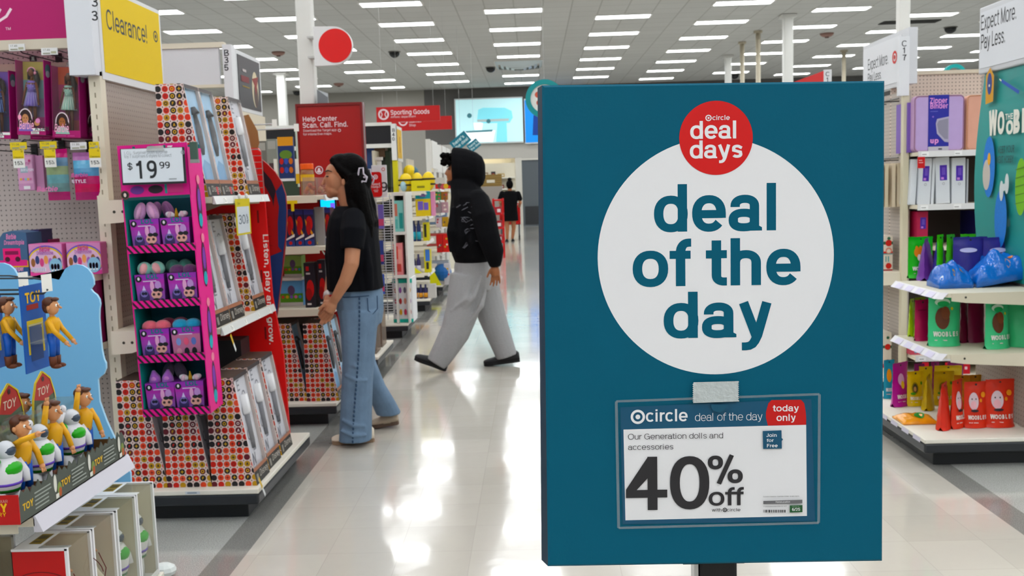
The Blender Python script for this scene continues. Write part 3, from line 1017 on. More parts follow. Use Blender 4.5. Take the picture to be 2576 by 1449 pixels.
def shelf_part(root, xb, xf, y0, y1, z, rail='#d8d8d6', tags=0, lip=.034, thick=.028, bracket=True, slope=.012, tagcol='#f0efe9', near=None):
 """one shelf reaching from the back xb to the front xf (either way along X), price rail on its front"""
 s = 1 if xf > xb else -1
 q = MB()
 q.box(min(xb, xf), max(xb, xf), y0, y1, z-thick, z, cream)
 o = q.build('shelf', root, bevel=.003)
 if bracket:
  for yy, d in ((y0, -.004), (y1, .004)):
   q = MB()
   a, c = xb, xf-s*.05
   pts = [(a, z-.11), (a, z-.0), (c, z-.0), (c, z-.045), (a+(c-a)*.55, z-.05), (a+(c-a)*.2, z-.105)]
   q.add([(x, yy, zz) for x, zz in pts]+[(x, yy+d, zz) for x, zz in pts],
     [(0, 1, 2, 3, 4, 5), (11, 10, 9, 8, 7, 6)]+[(i, (i+1) % 6, 6+(i+1) % 6, 6+i) for i in range(6)], cream)
   if d < 0:
    for fx_ in (.06, .1):
     q.tube([(a+s*fx_, yy+d-.001, z-.055), (a+s*fx_, yy+d, z-.055)], .007, M('#3a362e', .6), n=8)
   q.build('bracket', o)
 q = MB()
 rz0, rz1 = z-lip*.85, z+.004
 v = [(xf, y0, rz1), (xf+s*slope, y0, rz0), (xf-s*.006, y0, rz0), (xf-s*.006, y0, rz1)]
 w = [(x, y1, zz) for x, _, zz in v]
 q.add(v+w, [(0, 1, 2, 3), (7, 6, 5, 4)]+[(i, 4+i, 4+(i+1) % 4, (i+1) % 4) for i in range(4)], M(rail, .35))
 rl = q.build('price_rail', o)
 if tags:
  for t in range(tags):
   q = MB()
   yc = y0+(y1-y0)*(t+.5)/tags+random.uniform(-.02, .02)
   L = random.uniform(.03, .05)
   a = Vector((xf+s*.0012, yc-L/2, z-.001)); c = Vector((xf+s*(slope+.0005), yc-L/2, rz0+.004))
   d = Vector((0, L, 0))
   q.quad(*((a, c, c+d, a+d)), M(tagcol, .4))
   for k in range(3):
    e = (c-a)*(.25+.22*k)
    q.quad(a+e+d*.1+Vector((s*.0005, 0, 0)), a+e+(c-a)*.09+d*.1+Vector((s*.0005, 0, 0)), a+e+(c-a)*.09+d*random.uniform(.4, .9)+Vector((s*.0005, 0, 0)), a+e+d*random.uniform(.4, .9)+Vector((s*.0005, 0, 0)), M('#8d8f90', .5))
   q.build('price_tag', rl)
 return o

def base_part(root, xb, xf, y0, y1, z=.157, toe=.075, rail=True):
 s = 1 if xf > xb else -1
 q = MB()
 a, c = sorted((xb, xf-s*toe))
 q.box(a, c, y0+toe, y1-toe*.5, 0, z-.06, kick)
 q.build('kick_base', root, bevel=.004)
 q = MB()
 a, c = sorted((xb, xf))
 q.box(a, c, y0, y1, z-.075, z-.022, lipm)
 q.build('base_bumper', root, bevel=.01)
 q = MB()
 q.box(a, c, y0, y1, z-.0225, z, M('#dedad0', .5))
 o = q.build('base_deck', root, bevel=.004)
 return o

def post_part(root, x0, x1, y0, y1, z1, name='upright_post', col=CREAM, slots=True, face=None):
 q = MB()
 q.box(x0, x1, y0, y1, 0.001, z1, M(col, .5))
 if slots:
  n = int(z1/.05)
  for i in range(2, n):
   q.box((x0+x1)/2-.003, (x0+x1)/2+.003, y0-.0005, y0, i*.05, i*.05+.022, M('#8f8674', .6))
 return q.build(name, root)

# ------------------------------------------------------------------ nearest end unit at the left edge: toys under a cloud board
def XY(px, py, X): return AX(px, py, X)

t = thing('shelving_unit', 'end shelf unit with blue cloud board at lower left', 'shelf unit', (-1.7, 2.9, 0))
base_part(t, -2.3, -1.40, 2.56, 3.42)
shelf_part(t, -2.3, -1.41, 2.585, 3.21, .655, tags=0, lip=.05, slope=.02, rail='#cdcbd3')
q = MB(); q.box(-2.32, -2.3, 2.56, 3.42, 0, 1.75, M('#6d9cc0', .6)); q.build('back_panel', t)
post_part(t, -2.36, -2.32, 2.52, 2.57, 1.9)
q = MB()
pr = Print(q, (-1.4095, 2.59, .615), (0, 1, 0), (0, 0, 1))
pr.rect(0, .003, .06, .036, M('#f1f0f3', .4)); pr.rect(.006, .008, .03, .026, M('#b9bcc0', .5)); pr.rect(.036, .008, .054, .018, M('#8d9094', .5))
# cloud shaped side board at the far end of the unit
cl = MB()
Y = 3.405
pts = [(-30, 1300), (-30, 690)]+[(0+45*cos(radians(a)), 705-44*sin(radians(a))) for a in (100, 80, 60, 40, 20, 0)]
pts += [(70, 700), (100, 694), (130, 700), (150, 703)]+[(192+44*cos(radians(a)), 712-47*sin(radians(a))) for a in (170, 150, 130, 110, 90, 70, 50, 30, 10, -5)]
pts += [(228, 727)]+[(214+38*cos(radians(a)), 765-36*sin(radians(a))) for a in (60, 40, 20, 0, -20)]+[(249, 800), (252, 840), (256, 880)]
pts += [(240+27*cos(radians(a)), 922-30*sin(radians(a))) for a in (40, 15, -10, -40, -70)]+[(246, 955), (250, 1010), (268, 1060), (310, 1150), (328, 1190), (333, 1300)]
w3 = [AY(a, c, Y) for a, c in pts]
for w_ in w3: w_.x = min(w_.x, -1.408); w_.z = max(w_.z, .158)
cl.prism([(w_.x, w_.z) for w_ in reversed(w3)], (0, Y, 0), (1, 0, 0), (0, 0, 1), (0, .012, 0), M('#86b7db', .5), M('#a9cbe2', .5))
cl.build('cloud_board', t)
# lower shelf bracket hook rack: four hooks pointing to the aisle
HZ = AX(60, 715, -1.75).z

def hook(name, a, b, label, tagdir, two=True):
 h = thing('display_hook', label, 'hook', tuple(a), 'hooks on the cloud board unit')
 a, b = Vector(a), Vector(b)
 q = MB()
 q.tube([a, b, b+Vector((.012, 0, .012))], .0035, M('#343a40', .35), n=6)
 m = a+(b-a)*.5
 q.tube([a+Vector((0, 0, .05)), b+Vector((-.03, 0, .045)), b+Vector((.0, 0, .04))], .0028, M('#343a40', .35), n=6)
 q.build('wire', h, smooth=True)
 q = MB()
 c = b+Vector((.005, 0, .035))
 q.add([c+Vector((0, -.018, -.03)), c+Vector((.012, .018, -.03)), c+Vector((.012, .018, .02)), c+Vector((0, -.018, .02))], [(0, 1, 2, 3)], tagm)
 q.build('price_tag', h)
 return h

for (px, py, Yh, lab) in ((108, 712, 2.72, 'dark wire display hook holding the carded doll package'), (50, 705, 2.98, 'dark wire display hook behind, nearer the cloud board')):
 e = AY(px, py, Yh)
 hook('display_hook', (-2.3, Yh, e.z-.02), (e.x, Yh, e.z-.03), lab, 1)

# ------------------------------------------------------------------ generic toy dolls (plain, blocky)
skin, hairb, yel, blu, brn = M('#c3916f', .45), M('#4a2a1c', .4), M('#cf9f30', .45), M('#2456a8', .45), M('#5b3220', .5)

def doll_parts(root, o, s=1.0, arms='down', look=1, shirt=yel, legs=blu, boots=brn, hair=hairb, sk=skin, remesh=True, dr=(1, 0)):
 """a plain toy figure facing along dr (x,y); feet at o, height about .30*s"""
 o = Vector(o)
 fx = Vector((dr[0], dr[1], 0)); fy = Vector((-dr[1], dr[0], 0))
 W = lambda f, l, z: o+fx*f*s+fy*l*s+Vector((0, 0, z*s))
 q = MB()
 for l in (-.018, .018): q.tube([W(.0, l, .012), W(.0, l, .05)], [.014*s, .016*s], boots, n=8)
 for l in (-.018, .018): q.ball(W(.012, l, .009), (.024*s, .012*s, .010*s), boots, 10, 6, rot=Matrix.Rotation(math.atan2(dr[1], dr[0]), 3, 'Z'))
 q.build('boots', root, smooth=True)
 q = MB()
 for l in (-.018, .018): q.tube([W(0, l, .05), W(.002, l*.9, .09), W(0, l*.75, .135)], [.012*s, .014*s, .018*s], legs, n=8)
 q.ball(W(0, 0, .135), (.022*s, .03*s, .022*s), legs, 10, 7)
 q.build('trousers', root, smooth=True)
 q = MB()
 q.tube([W(0, 0, .13), W(0, 0, .16), W(.002, 0, .19), W(0, 0, .212)], [.022*s, .027*s, .03*s, .014*s], shirt, n=10)
 hands = []
 for l in (-1, 1):
  sh = W(0, l*.03, .2)
  if arms == 'down': el, ha = W(.02, l*.036, .16), W(.062, l*.03, .112)
  elif arms == 'wave' and l < 0: el, ha = W(.02, l*.06, .225), W(.025, l*.05, .285)
  elif arms == 'point' and l < 0: el, ha = W(.045, l*.045, .222), W(.095, l*.035, .24)
  else: el, ha = W(.015, l*.045, .16), W(.035, l*.04, .12)
  q.tube([sh, el, ha], [.0125*s, .010*s, .009*s], shirt, n=8)
  hands.append((el, ha))
 q.build('shirt', root, smooth=True)
 for el, ha in hands:
  q = MB()
  d = (ha-el).normalized()
  q.ball(ha+d*.008*s, .010*s, sk, 8, 6)
  for k in (-1, 0, 1):
   q.tube([ha+d*.012*s+fy*k*.005*s, ha+d*.028*s+fy*k*.007*s], [.0035*s, .0025*s], sk, n=5)
  q.build('hand', root, smooth=True)
 q = MB()
 q.tube([W(0, 0, .205), W(.002, 0, .228)], .010*s, sk, n=8)
 q.ball(W(.006, 0, .252), (.026*s, .024*s, .034*s), sk, 14, 9)
 q.tube([W(.028, 0, .255), W(.044, 0, .247)], [.006*s, .004*s], sk, n=6)
 for l in (-1, 1): q.ball(W(.0, l*.026, .25), (.007*s, .004*s, .009*s), sk, 8, 5)
 q.build('head', root, smooth=True)
 q = MB()
 q.ball(W(-.006, 0, .27), (.028*s, .028*s, .024*s), hair, 12, 8)
 q.ball(W(-.018, 0, .255), (.016*s, .024*s, .03*s), hair, 10, 7)
 q.ball(W(.018, 0, .283), (.016*s, .02*s, .009*s), hair, 10, 6)
 q.build('hair', root, smooth=True)
 q = MB()
 for l in (-1, 1):
  q.ball(W(.0275, l*.010, .259), (.004*s, .005*s, .006*s), M('#f2f2ee', .3), 8, 5)
  q.ball(W(.031, l*.010, .259), (.002*s, .0025*s, .003*s), M('#2a1a12', .3), 6, 4)
 q.build('eyes', root, smooth=True)

def robot_parts(root, o, s=1.0, dr=(1, 0)):
 """a plain white and green toy robot with one raised arm"""
 o = Vector(o)
 fx = Vector((dr[0], dr[1], 0)); fy = Vector((-dr[1], dr[0], 0))
 W = lambda f, l, z: o+fx*f*s+fy*l*s+Vector((0, 0, z*s))
 wh, gr, pu, gy = M('#d8d8dc', .3), M('#3f9c3a', .3), M('#5a3f9c', .35), M('#8f9297', .4)
 q = MB()
 for l in (-.024, .024): q.tube([W(0, l, 0), W(0, l, .03), W(0, l, .08)], [.017*s, .02*s, .018*s], wh, n=10)
 q.build('legs', root, smooth=True)
 q = MB()
 q.tube([W(0, 0, .075), W(0, 0, .10), W(0, 0, .135), W(0, 0, .17), W(0, 0, .19)], [.032*s, .042*s, .047*s, .043*s, .025*s], wh, n=14)
 q.build('body', root, smooth=True)
 q = MB()
 q.tube([W(0, 0, .104), W(0, 0, .112)], .0455*s, pu, n=14)
 q.build('belt', root, smooth=True)
 q = MB()
 q.tube([W(0, 0, .082), W(0, 0, .096)], .0385*s, M('#1f5a24', .4), n=14)
 q.ball(W(.022, 0, .155), (.03*s, .036*s, .026*s), gr, 12, 8, rot=Matrix.Rotation(math.atan2(dr[1], dr[0]), 3, 'Z'))
 q.tube([W(-.0, -.045, .178), W(.0, -.05, .186)], .022*s, gr, n=10)
 q.build('chest_plate', root, smooth=True)
 q = MB()
 q.tube([W(0, -.045, .18), W(.005, -.066, .2), W(.012, -.05, .245)], [.015*s, .014*s, .013*s], wh, n=8)
 q.ball(W(.014, -.048, .255), (.013*s, .011*s, .015*s), wh, 8, 6)
 q.build('raised_arm', root, smooth=True)
 q = MB()
 q.tube([W(0, .045, .17), W(.02, .056, .13), W(.03, .05, .1)], [.015*s, .014*s, .012*s], wh, n=8)
 q.build('arm', root, smooth=True)
 q = MB()
 q.ball(W(.004, 0, .212), (.03*s, .028*s, .032*s), M('#c9ccd1', .3), 14, 9)
 q.build('head', root, smooth=True)
 q = MB()
 q.ball(W(.012, 0, .212), (.026*s, .0235*s, .020*s), M('#3a4452', .2), 12, 8)
 q.build('visor', root, smooth=True)

# carded doll package hanging on the hook, and the half seen one left of it
clearp = CLEAR('#f2f6f6', .05, .06, .04)
cardb = M('#24549b', .45)

def hung_package(px, py, Yc, label):
 e = AY(px, py, Yc)
 x = e.x
 zt, zb = e.z, AY(px-35, 932, Yc).z
 h = thing('carded_doll', label, 'toy', (x, Yc, zb), 'carded dolls on the cloud board unit')
 q = MB()
 q.box(x-.004, x, Yc-.065, Yc+.065, zb, zt, cardb)
 p_ = Print(q, (x, Yc-.065, zb), (0, 1, 0), (0, 0, 1))
 H = zt-zb
 p_.rect(.02, .05, .11, H-.10, M('#c9b330', .5))
 p_.rect(.03, .03, .10, .13, M('#1d3b70', .5))
 p_.rect(.025, H-.07, .09, H-.055, M('#8c2a22', .5))
 p_.text('TOY', .02, H-.05, .042, M('#e3b92e', .4), w=.17)
 q.build('card', h)
 q = MB()
 q.box(x, x+.04, Yc-.045, Yc+.045, zb+.08, zt-.11, clearp)
 q.build('blister', h, bevel=.006)
 doll_parts(h, (x+.05, Yc, zb+.005), .70, 'down', dr=(1, 0))
 return h

hung_package(80, 716, 2.72, 'doll in yellow shirt on blue card, hanging before the cloud board')
hung_package(-30, 745, 2.70, 'doll in yellow shirt cut off by the left picture edge')

# ------------------------------------------------------------------ twin toy packs standing in a printed tray on the shelf
z0 = .66
t = thing('display_tray', 'grey printed card tray with red end holding toy packs', 'tray', (-1.5, 2.9, z0))
q = MB()
dg = M('#4d524c', .55, noise=.08, nscale=60)
X0, X1, Ya, Yb = -1.535, -1.412, 2.515, 3.19
hh = .088
# front wall facing the aisle with a picket top
pk = []
n = 44
for i in range(n+1):
 y = Ya+(Yb-Ya)*i/n
 pk.append((y-Ya, hh*.72+(.016 if i % 2 else 0)+.014*abs(sin(i*.72))))
poly = [(0, 0), (Yb-Ya, 0)]+pk[::-1]
q.prism(poly, (X1, Ya, z0), (0, 1, 0), (0, 0, 1), (-.003, 0, 0), dg)
q.build('front_wall', t)
q = MB()
p_ = Print(q, (X1, Ya, z0), (0, 1, 0), (0, 0, 1))
gy, lt = M('#9aa09a', .5), M('#d8d8d0', .5)
for k in range(3):
 y = .035+k*.215
 p_.text('TOY', y-.02, .03, .028, M('#d6b13a', .5), w=.16)
 for r_ in range(5):
  p_.rect(y+.045, .014+.011*r_, y+.045+random.uniform(.07, .095), .018+.011*r_, gy, keep=True)
 p_.disc(y+.162, .052, .009, lt, ry=.026)
 p_.disc(y+.185, .03, .012, M('#7c8d55', .5), ry=.02); p_.disc(y+.188, .02, .008, M('#a65a3c', .5), ry=.014)
 p_.rect(y+.16, .006, y+.178, .02, lt)
q.build('print', t)
q = MB()
ff = M('#a41820', .45)
a = AY(52, 1306, Ya); c = AY(92, 1231, Ya)
q.box(X0-.005, X1, Ya-.003, Ya, z0, z0+.082, ff)
p_ = Print(q, (X0-.005, Ya-.003, z0), (1, 0, 0), (0, 0, 1))
wq = X1-X0+.005
yy = M('#e0b62c', .4)
p_.text('Disney PIXAR', wq*.5, .062, .011, M('#c9a9a0', .4), w=.08, align='c')
p_.text('TOY', wq*.5, .036, .033, yy, w=.17, align='c', fit=wq*.52)
p_.text('STORY', wq*.5, .024, .015, yy, w=.12, align='c', fit=wq*.44)
q.build('end_panel', t)
q = MB(); q.box(X0, X1, Ya, Yb, z0, z0+.003, M('#6b5339', .6)); q.box(X0, X0+.003, Ya, Yb, z0, z0+.1, M('#6b5339', .6))
for k in range(4): q.box(X0, X1-.004, 2.66+.155*k, 2.663+.155*k, z0, z0+.075, M('#5e462e', .6))
q.build('liner', t)

def toy_pack(x, y, arms, label, tall=.33):
 h = thing('twin_toy_pack', label, 'toy', (x, y, z0+.004), 'twin toy packs in the tray')
 zb = z0+.004
 q = MB()
 prof = [(-.075, 0), (.075, 0), (.078, .18), (.066, .25), (.045, .30), (.0, tall), (-.045, .30), (-.066, .25), (-.078, .18)]
 q.prism(prof, (x-.07, y, zb), (0, 1, 0), (0, 0, 1), (-.004, 0, 0), M('#55604f', .5), M('#c9b24a', .5))
 p_ = Print(q, (x-.07, y, zb), (0, 1, 0), (0, 0, 1), step=.0005)
 p_.poly([(.066, .25), (.045, .30), (.004, tall-.006), (-.004, tall-.006), (-.045, .30), (-.066, .25), (0, .235)], M('#a63a38', .4))
 p_.text('TOY', -.04, .255, .036, M('#d9c9b9', .4), w=.12, slant=.15)
 p_.disc(0, .305, .008, M('#3a2020', .4))
 p_.line([(-.076, .005), (-.078, .18), (-.066, .25), (-.045, .3), (0, tall-.002), (.045, .3), (.066, .25), (.078, .18), (.076, .005)], .006, M('#cdb640', .4))
 q.build('back_card', h)
 q = MB()
 q.box(x-.068, x+.02, y-.066, y+.066, zb+.01, zb+.235, CLEAR('#eef3f0', .07, .06, .05))
 q.build('blister', h, bevel=.012)
 doll_parts(h, (x+.045, y+.02, zb+.02), .86, arms, dr=(.96, -.28))
 robot_parts(h, (x+.032, y-.045, zb+.006), .86, dr=(.96, -.28))
 return h

toy_pack(-1.50, 2.61, 'point', 'toy pack of doll and white robot, nearest the red tray end')
toy_pack(-1.505, 2.80, 'wave', 'toy pack of doll and white robot, middle one in the tray')
toy_pack(-1.50, 2.99, 'wave', 'toy pack of doll and white robot, farthest along the tray')
toy_pack(-1.66, 2.92, 'wave', 'toy pack behind the middle one, its arm and card tip showing')
toy_pack(-1.66, 2.56, 'wave', 'toy pack cut by the left picture edge beside the red tray end')

# ------------------------------------------------------------------ big window boxes on the base deck
zb = .158

def window_box(x, y, dpt, side, label, wid=.155, H=.345, hair='#8a3a2a', body='#cfa27c', cat='toy'):
 """white framed box, its window facing the aisle and wrapping over the top"""
 h = thing('window_toy_box', label, cat, (x, y, zb), 'white window boxes on the base deck')
 x0, x1, y0_, y1_ = x-dpt, x, y, y+wid
 wm, sm = M('#e6e6e8', .4), M(side, .45)
 q = MB()
 e = .012
 q.box(x0, x1, y0_, y0_+.002, zb, zb+H, sm)                       # coloured end towards the camera
 q.box(x0, x1, y1_-.002, y1_, zb, zb+H, M('#d2cbb8', .5))
 q.box(x0, x0+.002, y0_, y1_, zb, zb+H, wm)
 q.box(x0, x1, y0_, y1_, zb, zb+.003, wm)
 q.build('carton', h)
 q = MB()
 # white edge frame round the ends and the top
 for yy in (y0_-.001, y1_-.008):
  q.box(x0, x1, yy, yy+.009, zb+H-.006, zb+H+.001, wm)
  q.box(x1-.008, x1+.001, yy, yy+.009, zb, zb+H, wm)
 q.box(x0, x0+dpt*.45, y0_, y1_, zb+H-.002, zb+H, wm)
 q.box(x0+dpt*.45, x1, y0_, y0_+.03, zb+H-.002, zb+H, wm)
 q.box(x1-.002, x1, y0_, y1_, zb, zb+.02, wm)
 q.build('frame', h)
 q = MB()
 p_ = Print(q, (x0, y0_, zb+H), (1, 0, 0), (0, 1, 0), step=.0006)
 p_.rect(.03, .045, .03+dpt*.22, .13, M('#8a7432', .5)); p_.rect(.036, .055, .03+dpt*.18, .07, M('#5a4a18', .5)); p_.rect(.036, .085, .03+dpt*.2, .115, M('#4f4216', .5))
 p2 = Print(q, (x0, y0_, zb), (1, 0, 0), (0, 0, 1), step=.0006)
 p2.rect(.004, .0, dpt-.008, H-.008, sm)
 if side == '#b3202c':
  dk = M('#5e0f18', .5)
  for rr_, yy_ in ((.10, .2), (.062, .14)):
   p2.line([(dpt*.5+rr_*cos(radians(a_))*1.1, yy_+rr_*.75*sin(radians(a_))) for a_ in range(5, 176, 12)], .003, dk)
  p2.line([(dpt*.5-.035, .16), (dpt*.5-.02, .166), (dpt*.5-.008, .162)], .003, dk); p2.line([(dpt*.5+.008, .162), (dpt*.5+.02, .166), (dpt*.5+.035, .16)], .003, dk)
  p2.line([(dpt*.5+.1, .27), (dpt*.5+.12, .22), (dpt*.5+.11, .17), (dpt*.5+.125, .12)], .003, dk)
 q.build('print', h)
 q = MB()
 q.quad((x1, y0_, zb), (x1, y1_, zb), (x1, y1_, zb+H), (x1, y0_, zb+H), CLEAR('#f4f5ef', .04, .05, .05, fres=.15))
 q.quad((x0+dpt*.45, y0_, zb+H), (x1, y0_, zb+H), (x1, y1_, zb+H), (x0+dpt*.45, y1_, zb+H), CLEAR('#f4f5ef', .04, .05, .05, fres=.15))
 q.build('window', h)
 q = MB()
 q.box(x0+.02, x0+.024, y0_+.004, y1_-.004, zb+.003, zb+H-.004, M('#cfc7b8' if side != '#a5ad1c' else '#b7ac62', .6))
 q.build('backing', h)
 if side == '#a5ad1c' or hair == 'g':
  robot_parts(h, (x1-.052, (y0_+y1_)/2, zb+.012), 1.0)
 else:
  doll_parts(h, (x1-.07, (y0_+y1_)/2, zb+.01), .95, 'down', hair=M('#b0342c', .5), shirt=M('#d9d3c3', .5), legs=M('#31548f', .5))
 return h

yb = [AX(168, 1381, -1.41).y, AX(232, 1330, -1.41).y, AX(291, 1282, -1.41).y, AX(342, 1242, -1.41).y]
window_box(-1.41, yb[0], .168, '#b3202c', 'red ended window box, nearest of the row under the tray')
window_box(-1.41, yb[1], .168, '#b3202c', 'red edged window box, second of the row on the deck')
window_box(-1.41, yb[2], .168, '#a5ad1c', 'lime edged window box, third of the row on the deck')
window_box(-1.41, yb[3], .168, '#d7d6d2', 'white edged window box, farthest of the row on the deck', hair='g', wid=.15)
window_box(-1.64, yb[0]-.02, .168, '#b3202c', 'red ended window box cut off at the lower left corner')
q = MB()
t = thing('toy_car_box', 'white crumpled paper toy piece on the floor by the window boxes', 'toy', (-1.33, 3.3, 0))
q = MB()
a = AZ(425, 1447, 0)
q.ball((a.x-.01, a.y-.02, .03), (.05, .045, .03), M('#dfe3e0', .5), 10, 6)
q.build('wrapper', t)
# ================================================================== B33 gondola, its end unit and what hangs on it
greyedge = M('#a9b0b6', .4)

def sign_text_mat(): return M('#2a2b2d', .5)

ink = M('#26272a', .5)
# ---- gondola body
YP = 4.93                                   # pegboard plane facing the camera
t = thing('gondola_shelving', 'pegboard gondola B33 with pink header and yellow clearance end sign', 'shelf unit', (-2.5, 4.9, 0))
q = MB(); q.box(-4.2, -2.05, YP, YP+.02, .16, 2.36, pegboard('#b5adab', '#6f6967', .0254, .16, 'XZ')); q.build('pegboard', t)
q = MB(); q.box(-2.045, -2.02, 4.60, 5.36, .16, 2.12, pegboard('#b7ada4', '#8b8179', .0254, .17, 'YZ')); q.build('end_panel', t)
post_part(t, -2.055, -2.0, 4.545, 4.60, 2.12)
post_part(t, -2.055, -2.0, 5.36, 5.40, 2.12)
q = MB(); q.box(-4.2, -2.05, 4.50, 5.36, 0, .13, kick); q.build('kick_base', t)
q = MB(); q.box(-4.2, -2.06, 4.46, YP, .13, .157, cream); q.build('base_deck', t)
# clear glossy film hung over the end panel
q = MB(); q.quad((-2.016, 4.63, .95), (-2.016, 5.33, .95), (-2.012, 5.33, 2.08), (-2.012, 4.63, 2.08), CLEAR('#f2eeee', .05, .18, .06)); q.build('film', t)
# pink header over the pegboard
a = AY(215, 95, 4.56); c = AY(-200, 98, 4.56)
q = MB(); q.box(-4.2, -2.07, 4.56, 4.585, a.z, 3.0, M('#a21e62', .5))
p_ = Print(q, (-2.62, 4.56, a.z), (1, 0, 0), (0, 0, 1))
x, z = p_.px(-25, 62)
wh2 = M('#e7d3dc', .5)
p_.line([(x+.0, z+.02), (x+.04, z+.045), (x+.052, z+.065), (x+.04, z+.078), (x+.022, z+.06), (x+.02, z+.03), (x+.045, z+.015), (x+.08, z+.035), (x+.105, z+.07)], .013, wh2)
x, z = p_.px(14, 76); p_.text('TM', x, z, .018, wh2)
q.build('header_panel', t)
q = MB(); q.box(-4.2, -2.06, 4.55, 4.60, a.z-.045, a.z, M('#c9c1b3', .5)); q.box(-4.2, -2.06, YP-.03, YP, a.z-.1, a.z-.06, M('#c9c1b3', .5)); q.build('header_rail', t)
# white end post with the aisle number and the yellow clearance panel facing the aisle
e0 = AX(258, 0, -2.0)
q = MB(); wpost = M('#d9dbe0', .4)
zb_ = AX(258, 195, -2.02).z
q.box(-2.12, -2.0, 4.50, 4.62, zb_, 3.0, wpost)
p_ = Print(q, (-2.12, 4.50, zb_), (1, 0, 0), (0, 0, 1))
for ch, py in (('3', 52), ('3', 17), ('B', -20)):
 x, z = p_.px(239, py); p_.text(ch, x, z, .062, ink, w=.12, align='c')
q.build('number_post', t)
q = MB()
ya, yb_ = AX(264, 194, -2.0).y, AX(409, 226, -2.0).y
z0_, z1_ = AX(275, 195, -2.0).z-.015, AX(403, 34, -2.0).z+.01
q.box(-2.03, -1.997, ya-.03, yb_+.02, z0_, z1_, M('#d6d6d8', .4))
q.build('end_sign_frame', t)
q = MB()
q.box(-1.997, -1.995, ya, yb_, z0_+.035, z1_-.02, M('#dcc000', .6, spec=.2))
p_ = Print(q, (-1.995, ya, z0_+.035), (0, 1, 0), (0, 0, 1), step=.0004)
xa, zc = p_.px(268, 72); xb, _ = p_.px(372, 104)
p_.text('Clearance!', xa, zc, (p_.px(268, 22)[1]-zc)/.72, ink, w=.10, fit=xb-xa)
xa, zc = p_.px(391, 92); p_.ring(xa, zc, .022, .030, ink); p_.disc(xa, zc, .011, ink)
q.build('clearance_panel', t)

# ---- price strips and clearance tags on the hooks
ylw = M('#d8c21f', .5)

def strip_tag(px, py, Yc, wpx, hpx, col, label, txt):
 a = AY(px-wpx/2, py-hpx/2, Yc); c = AY(px+wpx/2, py+hpx/2, Yc)
 q = MB()
 q.box(a.x, c.x, Yc, Yc+.004, c.z, a.z, M(col, .45))
 p_ = Print(q, (a.x, Yc, c.z), (1, 0, 0), (0, 0, 1))
 w, h = c.x-a.x, a.z-c.z
 p_.text(txt, w*.1, h*.55, h*.42, M('#5b5c50', .5), w=.1)
 p_.rect(w*.1, h*.12, w*.55, h*.3, M('#8f8f7f', .5)); p_.rect(w*.6, h*.15, w*.92, h*.5, M('#a9a894', .5))
 o = q.build('shelf_label', None)
 tag(o, label, 'price label', 'price labels over the doll hooks')
 return o

def clearance_tag(px, py, Yc, label):
 a = AY(px-16, py-22, Yc); c = AY(px+16, py+22, Yc)
 q = MB()
 zm = c.z+(a.z-c.z)*.52
 q.box(a.x, c.x, Yc, Yc+.003, c.z, a.z, M('#e2e2de', .5))
 p_ = Print(q, (a.x, Yc, c.z), (1, 0, 0), (0, 0, 1))
 w, h = c.x-a.x, a.z-c.z
 p_.rect(0, h*.52, w, h, ylw)
 p_.ring(w*.82, h*.92, .0025, .004, ink)
 p_.text('Clearance', w*.08, h*.55, h*.13, M('#4a4618', .5), w=.12, fit=w*.84)
 p_.text('15', w*.08, h*.16, h*.30, ink, w=.11)
 p_.text('%', w*.62, h*.27, h*.14, ink, w=.12); p_.text('off', w*.62, h*.16, h*.13, ink, w=.12)
 o = q.build('clearance_tag', None)
 return tag(o, label, 'price tag', 'fifteen percent clearance tags')

for px, py, lab in ((42, 119, 'white price strip above the doll in the purple dress'), (124, 129, 'white price strip above the doll in the mint dress'), (196, 127, 'white price strip beside the number post')):
 strip_tag(px, py, 4.52, 42, 16, '#dcdcdc', lab, '17.49')
for px, py, lab in ((46, 367, 'yellow price strip above the pink card pack'), (121, 365, 'yellow price strip above the rainbow bag')):
 strip_tag(px, py, 4.50, 43, 17, '#d3bf2a', lab, '11.04')
strip_tag(197, 367, 4.50, 42, 17, '#d5d5d7', 'white price strip above the blue and red fashion bag', '11.99')
strip_tag(236, 366, 4.495, 26, 18, '#d3bf2a', 'short yellow price strip against the cream post', '9.34')
clearance_tag(47, 400, 4.49, 'yellow and white 15 percent tag before the pink card pack')
clearance_tag(126, 398, 4.49, 'yellow and white 15 percent tag before the rainbow bag')
clearance_tag(239, 398, 4.485, 'yellow and white 15 percent tag against the cream post')

# ---- peg hooks
H0 = None
for px, py, lab in ((75, 142, 'black peg hook carrying the purple dress doll box'), (148, 147, 'black peg hook carrying the mint dress doll box'), (222, 147, 'black peg hook nearest the number post'), (6, 150, 'black peg hook at the left picture edge, upper row'),
     (84, 378, 'black peg hook carrying the pink card pack'), (158, 378, 'black peg hook carrying the rainbow bag'), (10, 388, 'black peg hook at the left picture edge, lower row')):
 a = AY(px-22, py-10, 4.56)
 if H0 is None:
  H0 = thing('peg_hook', lab, 'hook', (a.x, YP, a.z), 'black peg hooks on the pegboard')
  q = MB(); q.tube([(0, 0, 0), (0, -.36, 0), (0, -.385, .012)], .003, M('#1d1d20', .35), n=6); q.build('prong', H0, smooth=True, world=False)
  q = MB(); q.tube([(0, 0, .03), (0, -.37, .03)], .0025, M('#1d1d20', .35), n=6); q.tube([(0, -.37, .03), (-.012, -.372, .022), (.012, -.372, .022)], .003, M('#1d1d20', .35), n=6); q.build('label_arm', H0, smooth=True, world=False)
  q = MB(); q.box(-.015, .015, -.012, 0, -.015, .045, M('#1d1d20', .4)); q.build('back_plate', H0, world=False)
 else:
  dup(H0, (a.x, YP, a.z), lab)

